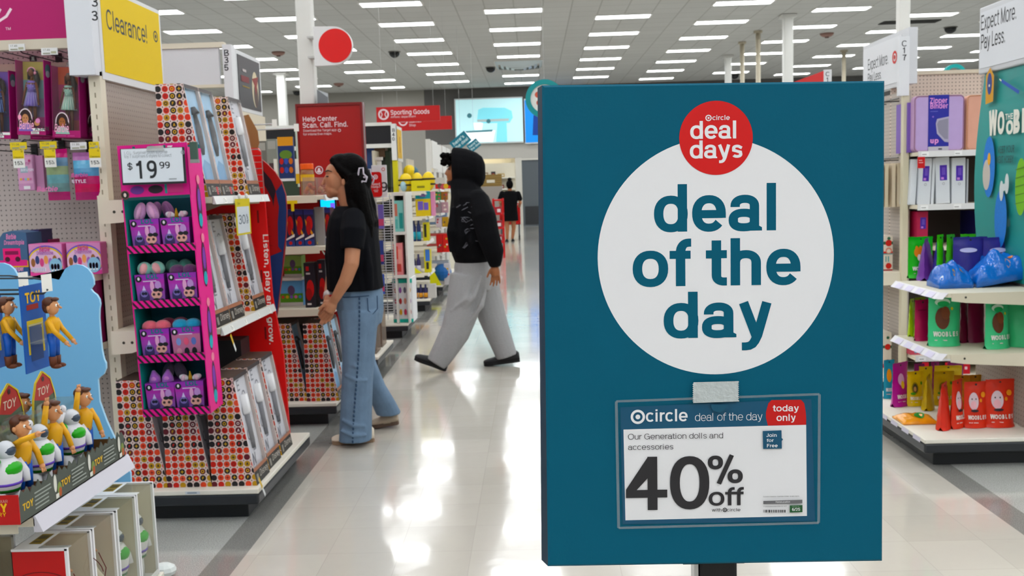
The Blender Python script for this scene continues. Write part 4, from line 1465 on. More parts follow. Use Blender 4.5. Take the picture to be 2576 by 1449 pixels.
# ---- fashion doll boxes
def doll_box(px0, py0, px1, py1, Yc, label, dress, skinc, hairc, bg, full=True, depth=.06, phones=False, sticker=None, tilt=0):
 a = AY(px0, py0, Yc); c = AY(px1, py1, Yc)
 w, h = c.x-a.x, a.z-c.z
 t = thing('fashion_doll_box', label, 'doll', (0, 0, 0), 'fashion doll boxes on the pegboard', rot=None)
 t.location = ((a.x+c.x)/2, Yc+depth/2, c.z)
 L = lambda x, y, z: (x-w/2, y-depth/2, z)
 mag = M('#8e1762', .45)
 q = MB()
 q.box(-w/2, w/2, depth/2-.003, depth/2, 0, h, M('#7a1458', .5))
 q.box(w/2-.004, w/2, -depth/2, depth/2, 0, h, mag); q.box(-w/2, -w/2+.002, -depth/2, depth/2, 0, h, mag)
 q.box(-w/2, w/2, -depth/2, depth/2, 0, .006, mag)
 p_ = Print(q, (w/2, -depth/2, 0), (0, 1, 0), (0, 0, 1))
 p_.disc(depth*.5, h*.88, depth*.36, M('#4d6a6e', .5), ry=.025); p_.disc(depth*.5, h*.82, depth*.3, M('#9a9fa6', .5), ry=.016)
 q.build('carton', t, world=False)
 q = MB()
 p_ = Print(q, (-w/2, depth/2-.004, 0), (1, 0, 0), (0, 0, 1))
 p_.rect(.003, .006, w-.005, h-.002, M(bg[0], .5))
 for i, cc in enumerate(bg[1:]):
  p_.rect(.003, .006, w-.005, h*(1-(i+1)/len(bg)), M(cc, .5))
 q.build('backing_card', t, world=False)
 if full:
  sk, hm, dm = M(skinc, .45), M(hairc, .45), M(dress[0], .6)
  cx, yf = .0 if not phones else -.01, .0
  s = h/.36
  q = MB()
  for l in (-.012, .013):
   q.tube([(cx+l, yf, .03*s), (cx+l, yf, .10*s), (cx+l*.8, yf, .17*s)], [.006*s, .008*s, .011*s], sk, n=8)
  q.tube([(cx, yf, .17*s), (cx, yf, .215*s), (cx, yf, .25*s), (cx, yf, .268*s)], [.02*s, .015*s, .022*s, .01*s], sk, n=10)
  q.tube([(cx, yf, .262*s), (cx, yf, .285*s)], .006*s, sk, n=8)
  q.ball((cx, yf-.003, .302*s), (.014*s, .015*s, .019*s), sk, 12, 8)
  for l in (-1, 1):
   q.tube([(cx+l*.022*s, yf, .255*s), (cx+l*.034*s, yf-.006, .205*s), (cx+l*.04*s, yf-.012, .155*s)], [.007*s, .0055*s, .0045*s], sk, n=7)
   q.ball((cx+l*.041*s, yf-.013, .15*s), .006*s, sk, 7, 5)
  q.build('doll', t, smooth=True, world=False)
  q = MB()
  q.tube([(cx, yf, .205*s), (cx, yf, .235*s), (cx, yf, .262*s)], [.019*s, .021*s, .02*s], dm, n=12)
  q.tube([(cx, yf, .14*s), (cx, yf, .17*s), (cx, yf, .208*s)], [.038*s, .03*s, .019*s], dm, n=14)
  if len(dress) > 1:
   for k in range(9):
    an = -pi*k/8
    q.tube([(cx+.0385*s*cos(an), yf+.0385*s*sin(an), .14*s), (cx+.0205*s*cos(an), yf+.0205*s*sin(an), .208*s)], .0016, M(dress[1], .6), n=4)
    q.ball((cx+.022*s*cos(an), yf+.022*s*sin(an), (.215+.01*(k % 4))*s), .003*s, M(dress[1], .6), 6, 4)
  q.build('dress', t, smooth=True, world=False)
  q = MB()
  q.ball((cx+.002, yf+.004, .31*s), (.018*s, .016*s, .018*s), hm, 12, 8)
  q.tube([(cx+.016*s, yf+.006, .31*s), (cx+.026*s, yf+.006, .27*s), (cx+.028*s, yf+.004, .23*s)], [.012*s, .014*s, .005*s], hm, n=8)
  q.tube([(cx-.014*s, yf+.006, .31*s), (cx-.02*s, yf+.008, .27*s)], [.010*s, .006*s], hm, n=8)
  q.build('hair', t, smooth=True, world=False)
  if phones:
   q = MB()
   pk = M('#e8a5bd', .4)
   q.tube([(cx+.02*s*cos(radians(a_)), yf, .305*s+.022*s*sin(radians(a_))) for a_ in range(0, 181, 15)], .003*s, pk, n=6)
   q.ball((cx+.021*s, yf-.004, .3*s), (.006*s, .008*s, .009*s), pk, 8, 6)
   q.build('headphones', t, smooth=True, world=False)
 # printed portrait cut-out and wordmark on the window
 q = MB()
 p_ = Print(q, (-w/2, -depth/2, 0), (1, 0, 0), (0, 0, 1))
 base = M('#a31d69', .45)
 p_.rect(0, 0, w, h*.10, base)
 s = h/.36
 sk, hm = M('#b98563' if phones else '#9a6440', .5), M('#2b1718', .5)
 cx = w*.30 if phones else w*.36
 p_.disc(cx, h*.215, .036*s, M('#e9d7df', .5), ry=.05*s)
 p_.disc(cx, h*.22, .031*s, hm, ry=.043*s); p_.disc(cx+.018*s, h*.17, .018*s, hm, ry=.03*s); p_.disc(cx-.018*s, h*.17, .016*s, hm, ry=.028*s)
 p_.disc(cx, h*.215, .017*s, sk, ry=.023*s)
 p_.poly([(cx-.036*s, h*.05), (cx+.04*s, h*.05), (cx+.028*s, h*.13), (cx+.008*s, h*.15), (cx-.01*s, h*.15), (cx-.028*s, h*.13)], M(dress[0], .5))
 p_.disc(cx-.006*s, h*.225, .0025*s, hm); p_.disc(cx+.007*s, h*.225, .0025*s, hm); p_.rect(cx-.005*s, h*.185, cx+.006*s, h*.192, M('#b0485a', .5))
 if phones:
  p_.disc(cx-.028*s, h*.235, .009*s, M('#e8a5bd', .4), ry=.013*s)
  p_.disc(cx+.06*s, h*.16, .014*s, sk); p_.disc(cx+.065*s, h*.19, .012*s, M('#d58bb5', .4))
 pinkw = M('#f0b7cf', .4)
 p_.text('Barbie', .01, h*.075, .058*s, pinkw, w=.12, slant=.22, fit=w*.52)
 if sticker:
  p_.rect(w*.56, h*.055, w-.002, h*.09, M('#e5e5e5', .5)); p_.text(sticker, w*.63, h*.06, .026, ink, w=.14)
  p_.rect(w*.5, h*.012, w*.78, h*.045, M('#e5e5e5', .5))
  for k in range(6): p_.rect(w*(.53+.035*k), h*.016, w*(.545+.035*k), h*.04, ink, keep=True)
 else:
  p_.rect(w*.1, h*.02, w*.5, h*.03, M('#c55b95', .5)); p_.rect(w*.55, h*.02, w*.8, h*.03, M('#c55b95', .5))
 q.build('print', t, world=False)
 q = MB(); q.quad((-w/2, -depth/2+.0005, h*.09), (w/2, -depth/2+.0005, h*.09), (w/2, -depth/2+.0005, h), (-w/2, -depth/2+.0005, h), CLEAR('#fbfbfb', .03, .06, .03)); q.build('window', t, world=False)
 q = MB(); q.tube([(0, 0, h), (0, -.002, h+.018)], .006, CLEAR('#e0e0e0', .08, .1, .15), n=6); q.build('hang_tab', t, world=False)
 t.rotation_euler = (0, radians(tilt), radians(-4))
 return t

doll_box(28, 152, 118, 338, 4.56, 'doll box with purple dress and pink headphones, ASAN sticker', ('#7d6db5', '#b7add6'), '#6e432d', '#1d1214', ('#b6a868', '#7fa3a6', '#8a7f9f', '#a03a7a'), phones=True, sticker='ASAN', tilt=3)
doll_box(118, 166, 205, 345, 4.57, 'doll box with mint dress and long brown hair', ('#9fc2b6', '#dfe8dd'), '#5c3626', '#23130f', ('#b5533c', '#9c3a63', '#8e2d6b', '#a04a55'), tilt=3)
doll_box(-62, 178, 30, 347, 4.60, 'doll box with blue jeans outfit cut by the left edge', ('#3c4d86', '#8fa7d8'), '#5c3626', '#23130f', ('#6b4aa0', '#5a4a90', '#3b4370'), sticker='A', tilt=3)
doll_box(62, 172, 140, 350, 4.72, 'dark purple doll box hanging behind the purple dress doll', ('#6b3a52',), '#5c3626', '#23130f', ('#6d1840', '#4a1030'), full=False, tilt=2)
doll_box(150, 172, 222, 348, 4.70, 'purple doll box hanging right behind the mint dress doll', ('#6b3a52',), '#5c3626', '#23130f', ('#6d1850', '#4a1040'), full=False, tilt=2)
doll_box(214, 175, 262, 342, 4.70, 'purple doll box half hidden behind the white number post', ('#6b3a52',), '#5c3626', '#23130f', ('#a04040', '#6d1850', '#4a1040'), full=False, tilt=2)

# ---- bags hanging in the lower row
def hang_bag(px0, py0, px1, py1, Yc, label, cols, words, puff=.03):
 a = AY(px0, py0, Yc); c = AY(px1, py1, Yc)
 w, h = c.x-a.x, a.z-c.z
 t = thing('accessory_bag', label, 'toy', ((a.x+c.x)/2, Yc, c.z), 'doll accessory packs in the lower row')
 q = MB()
 nx, nz = 8, 12
 for sgn in (-1, 1):
  v = []
  for i in range(nz+1):
   for j in range(nx+1):
    x, z = j/nx, i/nz
    e = (sin(pi*x)**.5)*(sin(pi*min(1, max(0, (z-.06)/.82)))**.5 if .06 < z < .88 else 0)
    v.append(((x-.5)*w, sgn*puff*e*(.5 if sgn > 0 else 1)+random.uniform(-.002, .002), z*h))
  f = [(i*(nx+1)+j, i*(nx+1)+j+1, (i+1)*(nx+1)+j+1, (i+1)*(nx+1)+j) for i in range(nz) for j in range(nx)]
  if sgn > 0: f = [k[::-1] for k in f]
  n0 = len(f)
  for r_ in range(nz):
   col = cols[min(len(cols)-1, int(r_/nz*len(cols)))]
   q.add(v, [k for k in f[r_*nx:(r_+1)*nx]], M(col, .22, noise=.35, nscale=26))
 q.build('bag', t, smooth=True, world=False)
 q = MB()
 p_ = Print(q, (-w/2, -puff-.004, 0), (1, 0, 0), (0, 0, 1))
 for s_, x, z, sz, col in words:
  p_.text(s_, x*w, z*h, sz, M(col, .4), w=.13, slant=.2 if s_ == 'Barbie' else 0)
 q.build('print', t, world=False)
 return t

t = thing('pink_card_pack', 'pale pink carded accessory pack, leftmost of the lower row', 'toy', (0, 0, 0), 'doll accessory packs in the lower row')
a = AY(40, 390, 4.6); c = AY(88, 479, 4.6)
t.location = (a.x, 4.6, c.z)
w, h = c.x-a.x, a.z-c.z
q = MB(); q.box(0, w, 0, .05, 0, h, M('#c193b4', .4)); q.build('carton', t, world=False, bevel=.004)
q = MB(); p_ = Print(q, (0, 0, 0), (1, 0, 0), (0, 0, 1)); p_.rect(w*.06, h*.2, w*.94, h*.95, M('#cfa3c0', .4)); p_.rect(w*.2, h*.5, w*.66, h*.68, M('#9fb0bd', .4)); p_.text('mini', w*.22, h*.72, .022, M('#b56a98', .4), w=.12); p_.text('BRUSH', w*.22, h*.54, .018, M('#e5e5ee', .4), w=.14)
for k in range(5): p_.disc(w*(.2+.15*k), h*.32, .006, M(('#d8b26a', '#c57aa5', '#8fb3c9')[k % 3], .4))
p_.disc(w*.8, h*.83, .006, M('#b7527f', .4)); p_.rect(w*.35, h*.04, w*.75, h*.13, M('#e4e2e6', .4)); q.build('print', t, world=False)
q = MB(); q.box(w+.002, w*1.5, .0, .05, .0, h*.97, M('#b98aab', .4))
t2 = q.build('pink_card_pack', None, world=True, origin=(0, 0, 0)); t2.location = (a.x, 4.62, c.z); tag(t2, 'plain pale pink pack behind, right of the mini brush pack', 'toy', 'doll accessory packs in the lower row')
hang_bag(112, 376, 178, 503, 4.56, 'clear rainbow accessory bag with pink seams', ('#a5336a', '#6f8f8f', '#6f9aa0', '#8a9a7a', '#5f7f9a', '#b0356f'), (('Barbie', -.36, .18, .033, '#d77fae'),))
hang_bag(182, 384, 258, 502, 4.55, 'blue and red fashion bag with a purple STYLE badge', ('#a8306a', '#b9305a', '#a63a64', '#5d8db0', '#6aa0c0', '#9f6a9a'), (('STYLE', .02, .36, .022, '#e6d6ea'), ('Barbie', .0, .48, .026, '#c85b95')))

# ---- shelf with play sets under the pegs
zs = AY(170, 695, 4.42).z
t = [o for o in COL.objects if o.name == 'gondola_shelving'][0]
for zz in (zs, zs-.33):
 q = MB(); q.box(-4.2, -2.06, 4.42, YP, zz-.03, zz, cream); s_ = q.build('shelf', t)
 q = MB(); q.box(-4.2, -2.06, 4.41, 4.42, zz-.035, zz+.004, railw); q.build('price_rail', s_)

def playset(px0, py0, px1, py1, Yc, label, depth=.12, kind=0):
 a = AY(px0, py0, Yc); c = AY(px1, py1, Yc)
 w, h = c.x-a.x, a.z-zs
 t = thing('play_set_box', label, 'toy', ((a.x+c.x)/2, Yc, zs+.001), 'pink play set boxes on the shelf')
 q = MB(); q.box(-w/2, w/2, 0, depth, 0, h, M('#c76fa0', .45)); q.build('carton', t, world=False, bevel=.004)
 q = MB(); p_ = Print(q, (-w/2, 0, 0), (1, 0, 0), (0, 0, 1))
 p_.clip = [(.002, .002), (w-.002, .002), (w-.002, h-.002), (.002, h-.002)]
 p_.rect(0, 0, w, h, M('#c98bb4', .45))
 p_.rect(0, 0, w, h*.13, M('#c64f8f', .45))
 p_.disc(w*.5, h*.45, w*.56, M('#6b5bb0', .45), ry=h*.5); p_.disc(w*.5, h*.43, w*.53, M('#d3b455', .45), ry=h*.47); p_.disc(w*.5, h*.41, w*.5, M('#d9b8cf', .45), ry=h*.44)
 p_.rect(0, 0, w, h*.1, M('#c64f8f', .45))
 for k in range(7): p_.disc(w*(.12+.13*k), h*(.42+.08*(k % 2)), .010, M(('#8a5b3c', '#35406e', '#c04f7e', '#d99a6a', '#a06ab0')[k % 5], .45), ry=.02)
 p_.disc(w*.78, h*.3, w*.19, M('#8fb7cf', .45), ry=h*.24)
 for k in range(3): p_.rect(w*(.66+.09*k), h*.14, w*(.71+.09*k), h*.36, M('#e6e4ea', .45), keep=True); p_.disc(w*(.685+.09*k), h*.28, .007, M('#443a55', .45), ry=.014)
 p_.rect(w*.06, h*.14, w*.5, h*.26, M('#d8d3df', .45))
 for k in range(8): p_.rect(w*(.08+.05*k), h*.15, w*(.1+.05*k), h*.25, M('#9b93b8', .45), keep=True)
 p_.text('Barbie', w*.33, h*.76, .035, M('#c23f86', .4), w=.14, slant=.2, fit=w*.32)
 p_.text('Dreamhouse', w*.25, h*.66, .025, M('#a05aa8', .4), w=.12, fit=w*.5)
 q.build('print', t, world=False)
 return t

playset(70, 615, 161, 692, 4.47, 'pink rainbow play set box, left one of the two')
playset(165, 612, 258, 692, 4.48, 'pink rainbow play set box, right one beside the post')
a = AY(0, 582, 4.5); c = AY(74, 690, 4.5)
t = thing('bus_play_set', 'play set carton with a pink bus at the left edge', 'toy', (a.x-.12, 4.5, zs))
w = c.x-a.x+.12; h = a.z-zs
q = MB(); q.prism([(0, .0), (w, .0), (w, h*.95), (w*.72, h), (w*.55, h*.96), (w*.38, h*.72), (.0, h*.66)], (a.x-.12, 4.5, zs+.001), (1, 0, 0), (0, 0, 1), (0, .14, 0), M('#46607f', .5)); q.build('carton', t)
q = MB(); p_ = Print(q, (a.x-.12, 4.5, zs), (1, 0, 0), (0, 0, 1))
p_.rect(0, h*.05, w, h*.2, M('#2f4f7a', .5)); p_.rect(0, h*.2, w, h*.34, M('#c9a23a', .5)); p_.rect(0, h*.23, w*.98, h*.36, M('#c23b7c', .5))
p_.rect(w*.52, h*.36, w*.86, h*.62, M('#d93f78', .4)); p_.rect(w*.56, h*.48, w*.82, h*.56, M('#7a1f48', .4)); p_.disc(w*.6, h*.38, .012, M('#401528', .4)); p_.disc(w*.8, h*.38, .012, M('#401528', .4))
p_.text('Barbie', w*.6, h*.82, .035, M('#d78fb8', .4), w=.16, slant=.2, fit=w*.2); p_.text('Dreamtopia', w*.55, h*.7, .03, M('#d78fb8', .4), w=.14, slant=.2, fit=w*.4); p_.text('Doll Camper', w*.5, h*.12, .03, M('#d9a5c5', .4), w=.14, fit=w*.4)
q.build('print', t)
a = AY(76, 578, 4.62); c = AY(102, 640, 4.62)
q = MB(); q.box(a.x, c.x, 4.62, 4.75, zs+.001, a.z, M('#3a3358', .5)); tag(q.build('toy_carton', None), 'dark violet carton standing behind the left rainbow box', 'toy')
a = AY(95, 603, 4.72); c = AY(131, 615, 4.72)
q = MB(); q.box(a.x, c.x, 4.70, 4.8, zs+.001, a.z, M('#8e1f52', .5)); tag(q.build('toy_carton', None), 'crimson carton showing its top over the left rainbow box', 'toy')
for i, (px0, px1, py0, col, lab) in enumerate(((228, 262, 700, '#7d1c50', 'magenta doll carton on the lower shelf beside the post'), (262, 276, 706, '#5a1436', 'narrow maroon carton on the lower shelf beside the post'))):
 a = AY(px0, py0, 4.5); c = AY(px1, 760, 4.5)
 if c.x > -2.07: c.x = -2.07
 if a.x > c.x-.03: a.x = c.x-.05
 q = MB(); q.box(a.x, c.x, 4.5+.06*i, 4.62+.06*i, zs-.329, a.z, M(col, .5))
 p_ = Print(q, (a.x, 4.5+.06*i, zs-.329), (1, 0, 0), (0, 0, 1)); H = a.z-zs+.329
 p_.disc((c.x-a.x)*.5, H*.7, .016, M('#8a6a80', .5), ry=.03); p_.rect(.01, H*.2, .035, H*.5, M('#c0407f', .5))
 tag(q.build('doll_carton', None), lab, 'toy')
# ================================================================== end unit of B33: wedge boxes with a round-letter print, pink display, red side board
U1 = thing('end_shelving', 'aisle end shelf unit with red side board and patterned wedge boxes', 'shelf unit', (-1.7, 4.9, 0))
base_part(U1, -2.01, -1.325, 4.385, 5.44)
base_x0 = -2.6
q = MB(); q.box(-2.6, -2.01, 4.385, 4.5, .082, .135, lipm); q.box(-2.6, -2.01, 4.45, 4.5, 0, .09, kick); q.build('base_bumper', U1)
q = MB(); q.box(-2.6, -2.01, 4.385, 4.5, .1345, .157, cream); q.build('base_deck', U1)
shelf_part(U1, -2.0, -1.475, 4.46, 5.38, 1.523, tags=3, lip=.04)
shelf_part(U1, -2.0, -1.475, 4.46, 5.38, .910, tags=4, lip=.04)
# red side board closing the far end
YR = 5.41
rx = AY(655, 372, YR).x
rz = AY(655, 372, YR).z
redb = M('#cf2a20', .45)
q = MB()
q.prism([(-2.0, .16), (rx+.075, .16), (rx+.065, .62), (rx+.02, .95), (rx, rz-.02), (rx-.015, rz), (-2.0, rz+.02)], (0, YR, 0), (1, 0, 0), (0, 0, 1), (0, .02, 0), redb)
sb = q.build('side_board', U1)
q = MB()
p_ = Print(q, (-2.0, YR, .16), (1, 0, 0), (0, 0, 1))
# slots and the wording that runs down the edge
for px, py in ((649, 545), (658, 695), (668, 838)):
 x, z = p_.px(px, py); p_.rect(x-.005, z-.035, x+.005, z+.035, M('#6e1a16', .6))
w_ = M('#efe3e0', .5)
for (s_, xa, ya, xb, yb) in (('Listen, play and grow.', 663, 588, 682, 868),):
 x0, z0_ = p_.px(xa-2, ya); x1, z1_ = p_.px(xb-4, yb)
 L = math.hypot(x1-x0, z1_-z0_)
 up = Vector((0, 0, 1))*(z1_-z0_)/L+Vector((1, 0, 0))*(x1-x0)/L
 q2 = MB()
 u_ = up
 v_ = Vector((-u_.z, 0, u_.x))*1
 n_ = u_.cross(v_)
 if n_.y > 0: v_ = -v_
 pt = Print(q2, Vector((-2.0+x0, YR, .16+z0_)), u_, v_)
 pt.k = 3
 pt.text(s_, 0, 0, .042, w_, w=.13, fit=L)
 q2.build('lettering', sb)
q.build('slots', sb)
# brown card flap and white hook plate near the board
q = MB()
q.prism([(p.x, p.z) for p in [AY(a_, c_, 5.6) for a_, c_ in ((580, 400), (640, 400), (652, 360), (648, 330), (625, 288), (608, 292), (592, 320))]], (0, 5.6, 0), (1, 0, 0), (0, 0, 1), (0, .006, 0), M('#8a6647', .6))
tag(q.build('cardboard_flap', None), 'brown cardboard flap sticking up behind the wedge boxes', 'cardboard')
# small wire fence on the top shelf's far end
q = MB()
Yw = 5.36
for k in range(7): q.tube([(-1.62, Yw, 1.53+.035*k), (-1.49, Yw, 1.53+.035*k)], .0018, M('#8f8f8d', .3, metal=.7), n=5)
q.tube([(-1.49, Yw, 1.525), (-1.49, Yw, 1.76), (-1.51, Yw, 1.775), (-1.62, Yw, 1.775)], .0025, M('#8f8f8d', .3, metal=.7), n=5)
q.build('wire_fence', U1)

# ---- the printed wedge boxes
PIT, RD = .0325, .0145
PCOL = ('#b53428', '#d4604c', '#1e191a', '#b08a3a', '#5b1f28', '#c2402f', '#d0523f', '#1e191a')

def pattern_panel(mb, prof, org, u, v, seed=1):
 """white-pink ground with rows of coloured roundels carrying stars or the letters F A O"""
 rnd = random.Random(seed)
 p_ = Print(mb, org, u, v, step=.0003)
 p_.clip = prof
 p_.poly(prof, M('#d9c6c1', .5))
 xs = [q_[0] for q_ in prof]; zs_ = [q_[1] for q_ in prof]
 gold, red_, wht, blk = M('#c9a04a', .45), M('#c43a2c', .45), M('#e0d2cd', .45), M('#1e191a', .45)
 for r_ in range(int((max(zs_)-min(zs_))/PIT)+2):
  for c_ in range(int((max(xs)-min(xs))/PIT)+2):
   cx, cz = min(xs)+(c_+.35)*PIT, min(zs_)+(r_+.3)*PIT
   p_.k = 2
   col = rnd.choice(PCOL)
   p_.disc(cx, cz, RD, M(col, .45), n=14)
   p_.k = 2
   dx_, dz_ = cx+PIT/2, cz+PIT/2
   p_.poly([(dx_-.003, dz_), (dx_, dz_-.004), (dx_+.003, dz_), (dx_, dz_+.004)], M('#4a3034', .5))
   p_.k = 3
   kind = rnd.random()
   ins = [(cx+RD*1.1*sx_, cz+RD*1.1*sz_) for sx_, sz_ in ((-1, -1), (1, -1), (1, 1), (-1, 1))]
   inside = all(abs(a_[0]-b_[0]) < 1e-6 and abs(a_[1]-b_[1]) < 1e-6 for a_, b_ in zip(sorted(clip_poly(ins, prof)), sorted(ins))) if len(clip_poly(ins, prof)) == 4 else False
   if not inside: continue
   fg = gold if col in ('#1e191a', '#5b1f28', '#b53428') and rnd.random() < .6 else (blk if col == '#b08a3a' else (wht if col == '#5b1f28' else red_ if col == '#1e191a' else M('#7e241d', .45)))
   if kind < .45:
    s_ = RD*.72
    p_.poly([(cx+s_*(1 if k % 2 == 0 else .3)*cos(k*pi/4), cz+s_*(1 if k % 2 == 0 else .3)*sin(k*pi/4)) for k in range(8)], fg)
   elif kind < .62:
    p_.ring(cx, cz, RD*.3, RD*.58, fg, n=12)
   else:
    ch = rnd.choice('FAO')
    p_.clip = None
    p_.text(ch, cx, cz-.0065, .0185, fg, w=.17, align='c')
    p_.clip = prof
 return p_

def wedge_box(front, label, loc, wid=.2, d0=.215, d1=.128, H=.52):
 """patterned wedge standing with its sloping window towards the aisle; local x to the aisle, y away from the camera"""
 t = thing('wedge_toy_box', label, 'toy box', loc, 'patterned wedge boxes on the aisle end')
 prof = [(0, 0), (d0, 0), (d1, H), (0, H)]
 q = MB()
 base = M('#dccfca', .5)
 q.add([(x, 0, z) for x, z in prof]+[(x, wid, z) for x, z in prof], [(0, 1, 2, 3), (7, 6, 5, 4), (0, 4, 5, 1), (0, 3, 7, 4)], base)
 q.add([(0, 0, H), (d1, 0, H), (d1, wid, H), (0, wid, H)], [(0, 1, 2, 3)], M('#4a3c36', .5))
 # recess floor set back from the sloping window
 rr = .02
 q.add([(d0-rr, .004, .0), (d0-rr, wid-.004, .0), (d1-rr*.8, wid-.004, H), (d1-rr*.8, .004, H)], [(0, 1, 2, 3)], M('#a9c6de', .5, noise=.3, nscale=9) if front == 'sky' else M('#d2d2d8', .5))
 q.build('carton', t, world=False)
 q = MB()
 pattern_panel(q, prof, (0, 0, 0), (1, 0, 0), (0, 0, 1), 5)
 q.build('print', t, world=False)
 # sloping frame: rims, and a dark foot band with writing
 q = MB()
 S = lambda yy, f, dep=0: Vector((d0+(d1-d0)*f-dep, yy, H*f))
 rim = M('#d6c8c4', .5)
 for y0_, y1_ in ((0, .008), (wid-.008, wid)):
  q.quad(S(y0_, 0), S(y1_, 0), S(y1_, 1), S(y0_, 1), rim)
 q.quad(S(0, .965), S(wid, .965), S(wid, 1), S(0, 1), M('#3b3434', .5))
 u_ = Vector((0, 1, 0)); v_ = (S(0, 1)-S(0, 0)).normalized(); L = (S(0, 1)-S(0, 0)).length
 p_ = Print(q, S(0, 0), u_, v_)
 p_.rect(0, 0, wid, L*.12, M('#262422', .5)); p_.rect(0, L*.12, wid, L*.155, M('#9a6a55', .5))
 p_.text('Disney', wid*.32, L*.045, wid*.2, M('#b9b3ab', .5), w=.1, slant=.2); p_.rect(wid*.1, L*.02, wid*.22, L*.09, M('#8a8680', .5))
 if front == 'sky':
  p_.rect(wid*.65, L*.02, wid*.78, L*.09, M('#b04a50', .5))
 q.build('window_frame', t, world=False)
 q = MB()
 if front == 'sky':
  p_ = Print(q, S(0, .0, rr*.9), u_, v_)
  p_.poly([(wid*.05, L*.15), (wid*.95, L*.15), (wid*.95, L*.5), (wid*.7, L*.62), (wid*.5, L*.5), (wid*.2, L*.42)], M('#b3cbe0', .5))
  p_.poly([(wid*.1, L*.12), (wid*.9, L*.12), (wid*.9, L*.3), (wid*.55, L*.34), (wid*.3, L*.26)], M('#7fa3c4', .5))
 else:
  p_ = Print(q, S(0, .0, rr*.9), u_, v_)
  for k, ch in enumerate('NEGECOE'):
   p_.text(ch, wid*(.3+.2*(k % 2)), L*(.15+.115*k), .075, M('#7f7f88', .5), w=.12, slant=.2)
 q.build('backing_print', t, world=False)
 q = MB()
 dk = M('#2c2c30', .35)
 if front == 'sky':
  pts = [S(wid*.5, f, .012) for f in (.38, .45, .6, .74)]
  q.tube(pts, [.006, .014, .017, .012], dk, n=10)
  q.tube([S(wid*.5, .74, .012), S(wid*.5, .8, .02)], [.026, .018], M('#3c3f45', .3, metal=.5), n=10)
  q.tube([S(wid*.62, .42, .014), S(wid*.58, .7, .014)], .005, M('#a2544e', .35), n=8)
 else:
  q.tube([S(wid*.5, f, .012) for f in (.36, .5, .62)], [.013, .014, .016], M('#77777c', .3), n=10)
  q.tube([S(wid*.5, .62, .012), S(wid*.5, .64, .012), S(wid*.5, .8, .012)], [.017, .026, .026], M('#e2e2e4', .3), n=12)
  q.tube([S(wid*.5, .3, .012), S(wid*.5, .36, .012)], [.01, .012], M('#55555a', .3), n=10)
 q.build('toy_wand', t, smooth=True, world=False)
 q = MB()
 q.quad(S(.008, .155, -.01), S(wid-.008, .155, -.01), S(wid-.008, .965, -.008), S(.008, .965, -.008), CLEAR('#ffffff', .04, .12, .03, fres=.12))
 q.build('window', t, world=False)
 return t

zt, zm, zd = 1.5235, .9105, .158
WG = wedge_box('sky', 'sky blue fronted wedge box, nearest on the top shelf', (-1.715, 4.47, zt), wid=.2)
for loc, lab in (((-1.715, 4.675, zt), 'sky blue fronted wedge box, second on the top shelf'),):
 dup(WG, loc, lab)
WQ = wedge_box('grey', 'grey fronted wedge box, farther along the top shelf past a gap', (-1.715, 5.12, zt), wid=.22)
for loc, lab in (((-1.715, 4.47, zm), 'grey fronted wedge box, nearest on the middle shelf'), ((-1.715, 4.695, zm), 'grey fronted wedge box, second on the middle shelf'),
     ((-1.715, 5.10, zm), 'grey fronted wedge box, farthest on the middle shelf'),
     ((-1.56, 4.44, zd), 'grey fronted wedge box, nearest of the row on the base deck'), ((-1.57, 4.70, zd), 'grey fronted wedge box, second of the row on the base deck'), ((-1.575, 4.96, zd), 'grey fronted wedge box, farthest of the row on the base deck'),
     ((-1.775, 4.44, zd), 'wedge box on the base deck under the pink display, right one'), ((-1.985, 4.44, zd), 'wedge box on the base deck against the cream post')):
 dup(WQ, loc, lab)
q = MB(); q.box(-1.96, -1.62, 5.2, 5.36, .158, .74, M('#2b2a2c', .5)); tag(q.build('dark_carton', None), 'dark carton standing at the back behind the deck wedge boxes', 'box')

# ---- hanging price cards
t = thing('discount_card', 'yellow edged thirty percent card hanging under the top shelf', 'price card', (-1.46, 4.66, 1.49))
ya, yb_ = AX(594, 545, -1.455).y, AX(630, 545, -1.455).y
z1_, z0_ = AX(600, 500, -1.455).z, AX(604, 592, -1.455).z
q = MB(); q.box(-1.457, -1.455, ya, yb_, z0_, z1_, M('#c9b92e', .5))
p_ = Print(q, (-1.455, ya, z0_), (0, 1, 0), (0, 0, 1)); w, h = yb_-ya, z1_-z0_
p_.rect(w*.08, h*.05, w*.92, h*.78, M('#c9ced3', .5)); p_.text('30', w*.14, h*.3, h*.36, M('#55606a', .5), w=.1, fit=w*.5); p_.text('%', w*.68, h*.42, h*.2, M('#55606a', .5)); p_.text('off', w*.68, h*.3, h*.16, M('#55606a', .5)); p_.text('Save', w*.12, h*.84, h*.1, M('#8a7d1c', .5))
q.build('card', t)
q = MB()
for dy in (.25, .75): q.ball((-1.452, ya+w*dy, z1_+.012), (.008, .012, .014), M('#d8d8d4', .3), 10, 6)
q.build('clip', t, smooth=True)

def dangler(px0, py0, px1, py1, X, label):
 a, c = AX(px0, py0, X), AX(px1, py1, X)
 q = MB()
 d = Vector((0, .012, .012))
 m = a+(c-a)*.55
 q.quad(a-d*.5, a+d*.5, m+d*.5, m-d*.5, M('#c9a92a', .45)); q.quad(m-d*.5, m+d*.5, c+d*.5, c-d*.5, M('#d9dcdc', .45))
 return tag(q.build('shelf_dangler', None), label, 'price tag', 'yellow and white tags dangling from shelf edges')

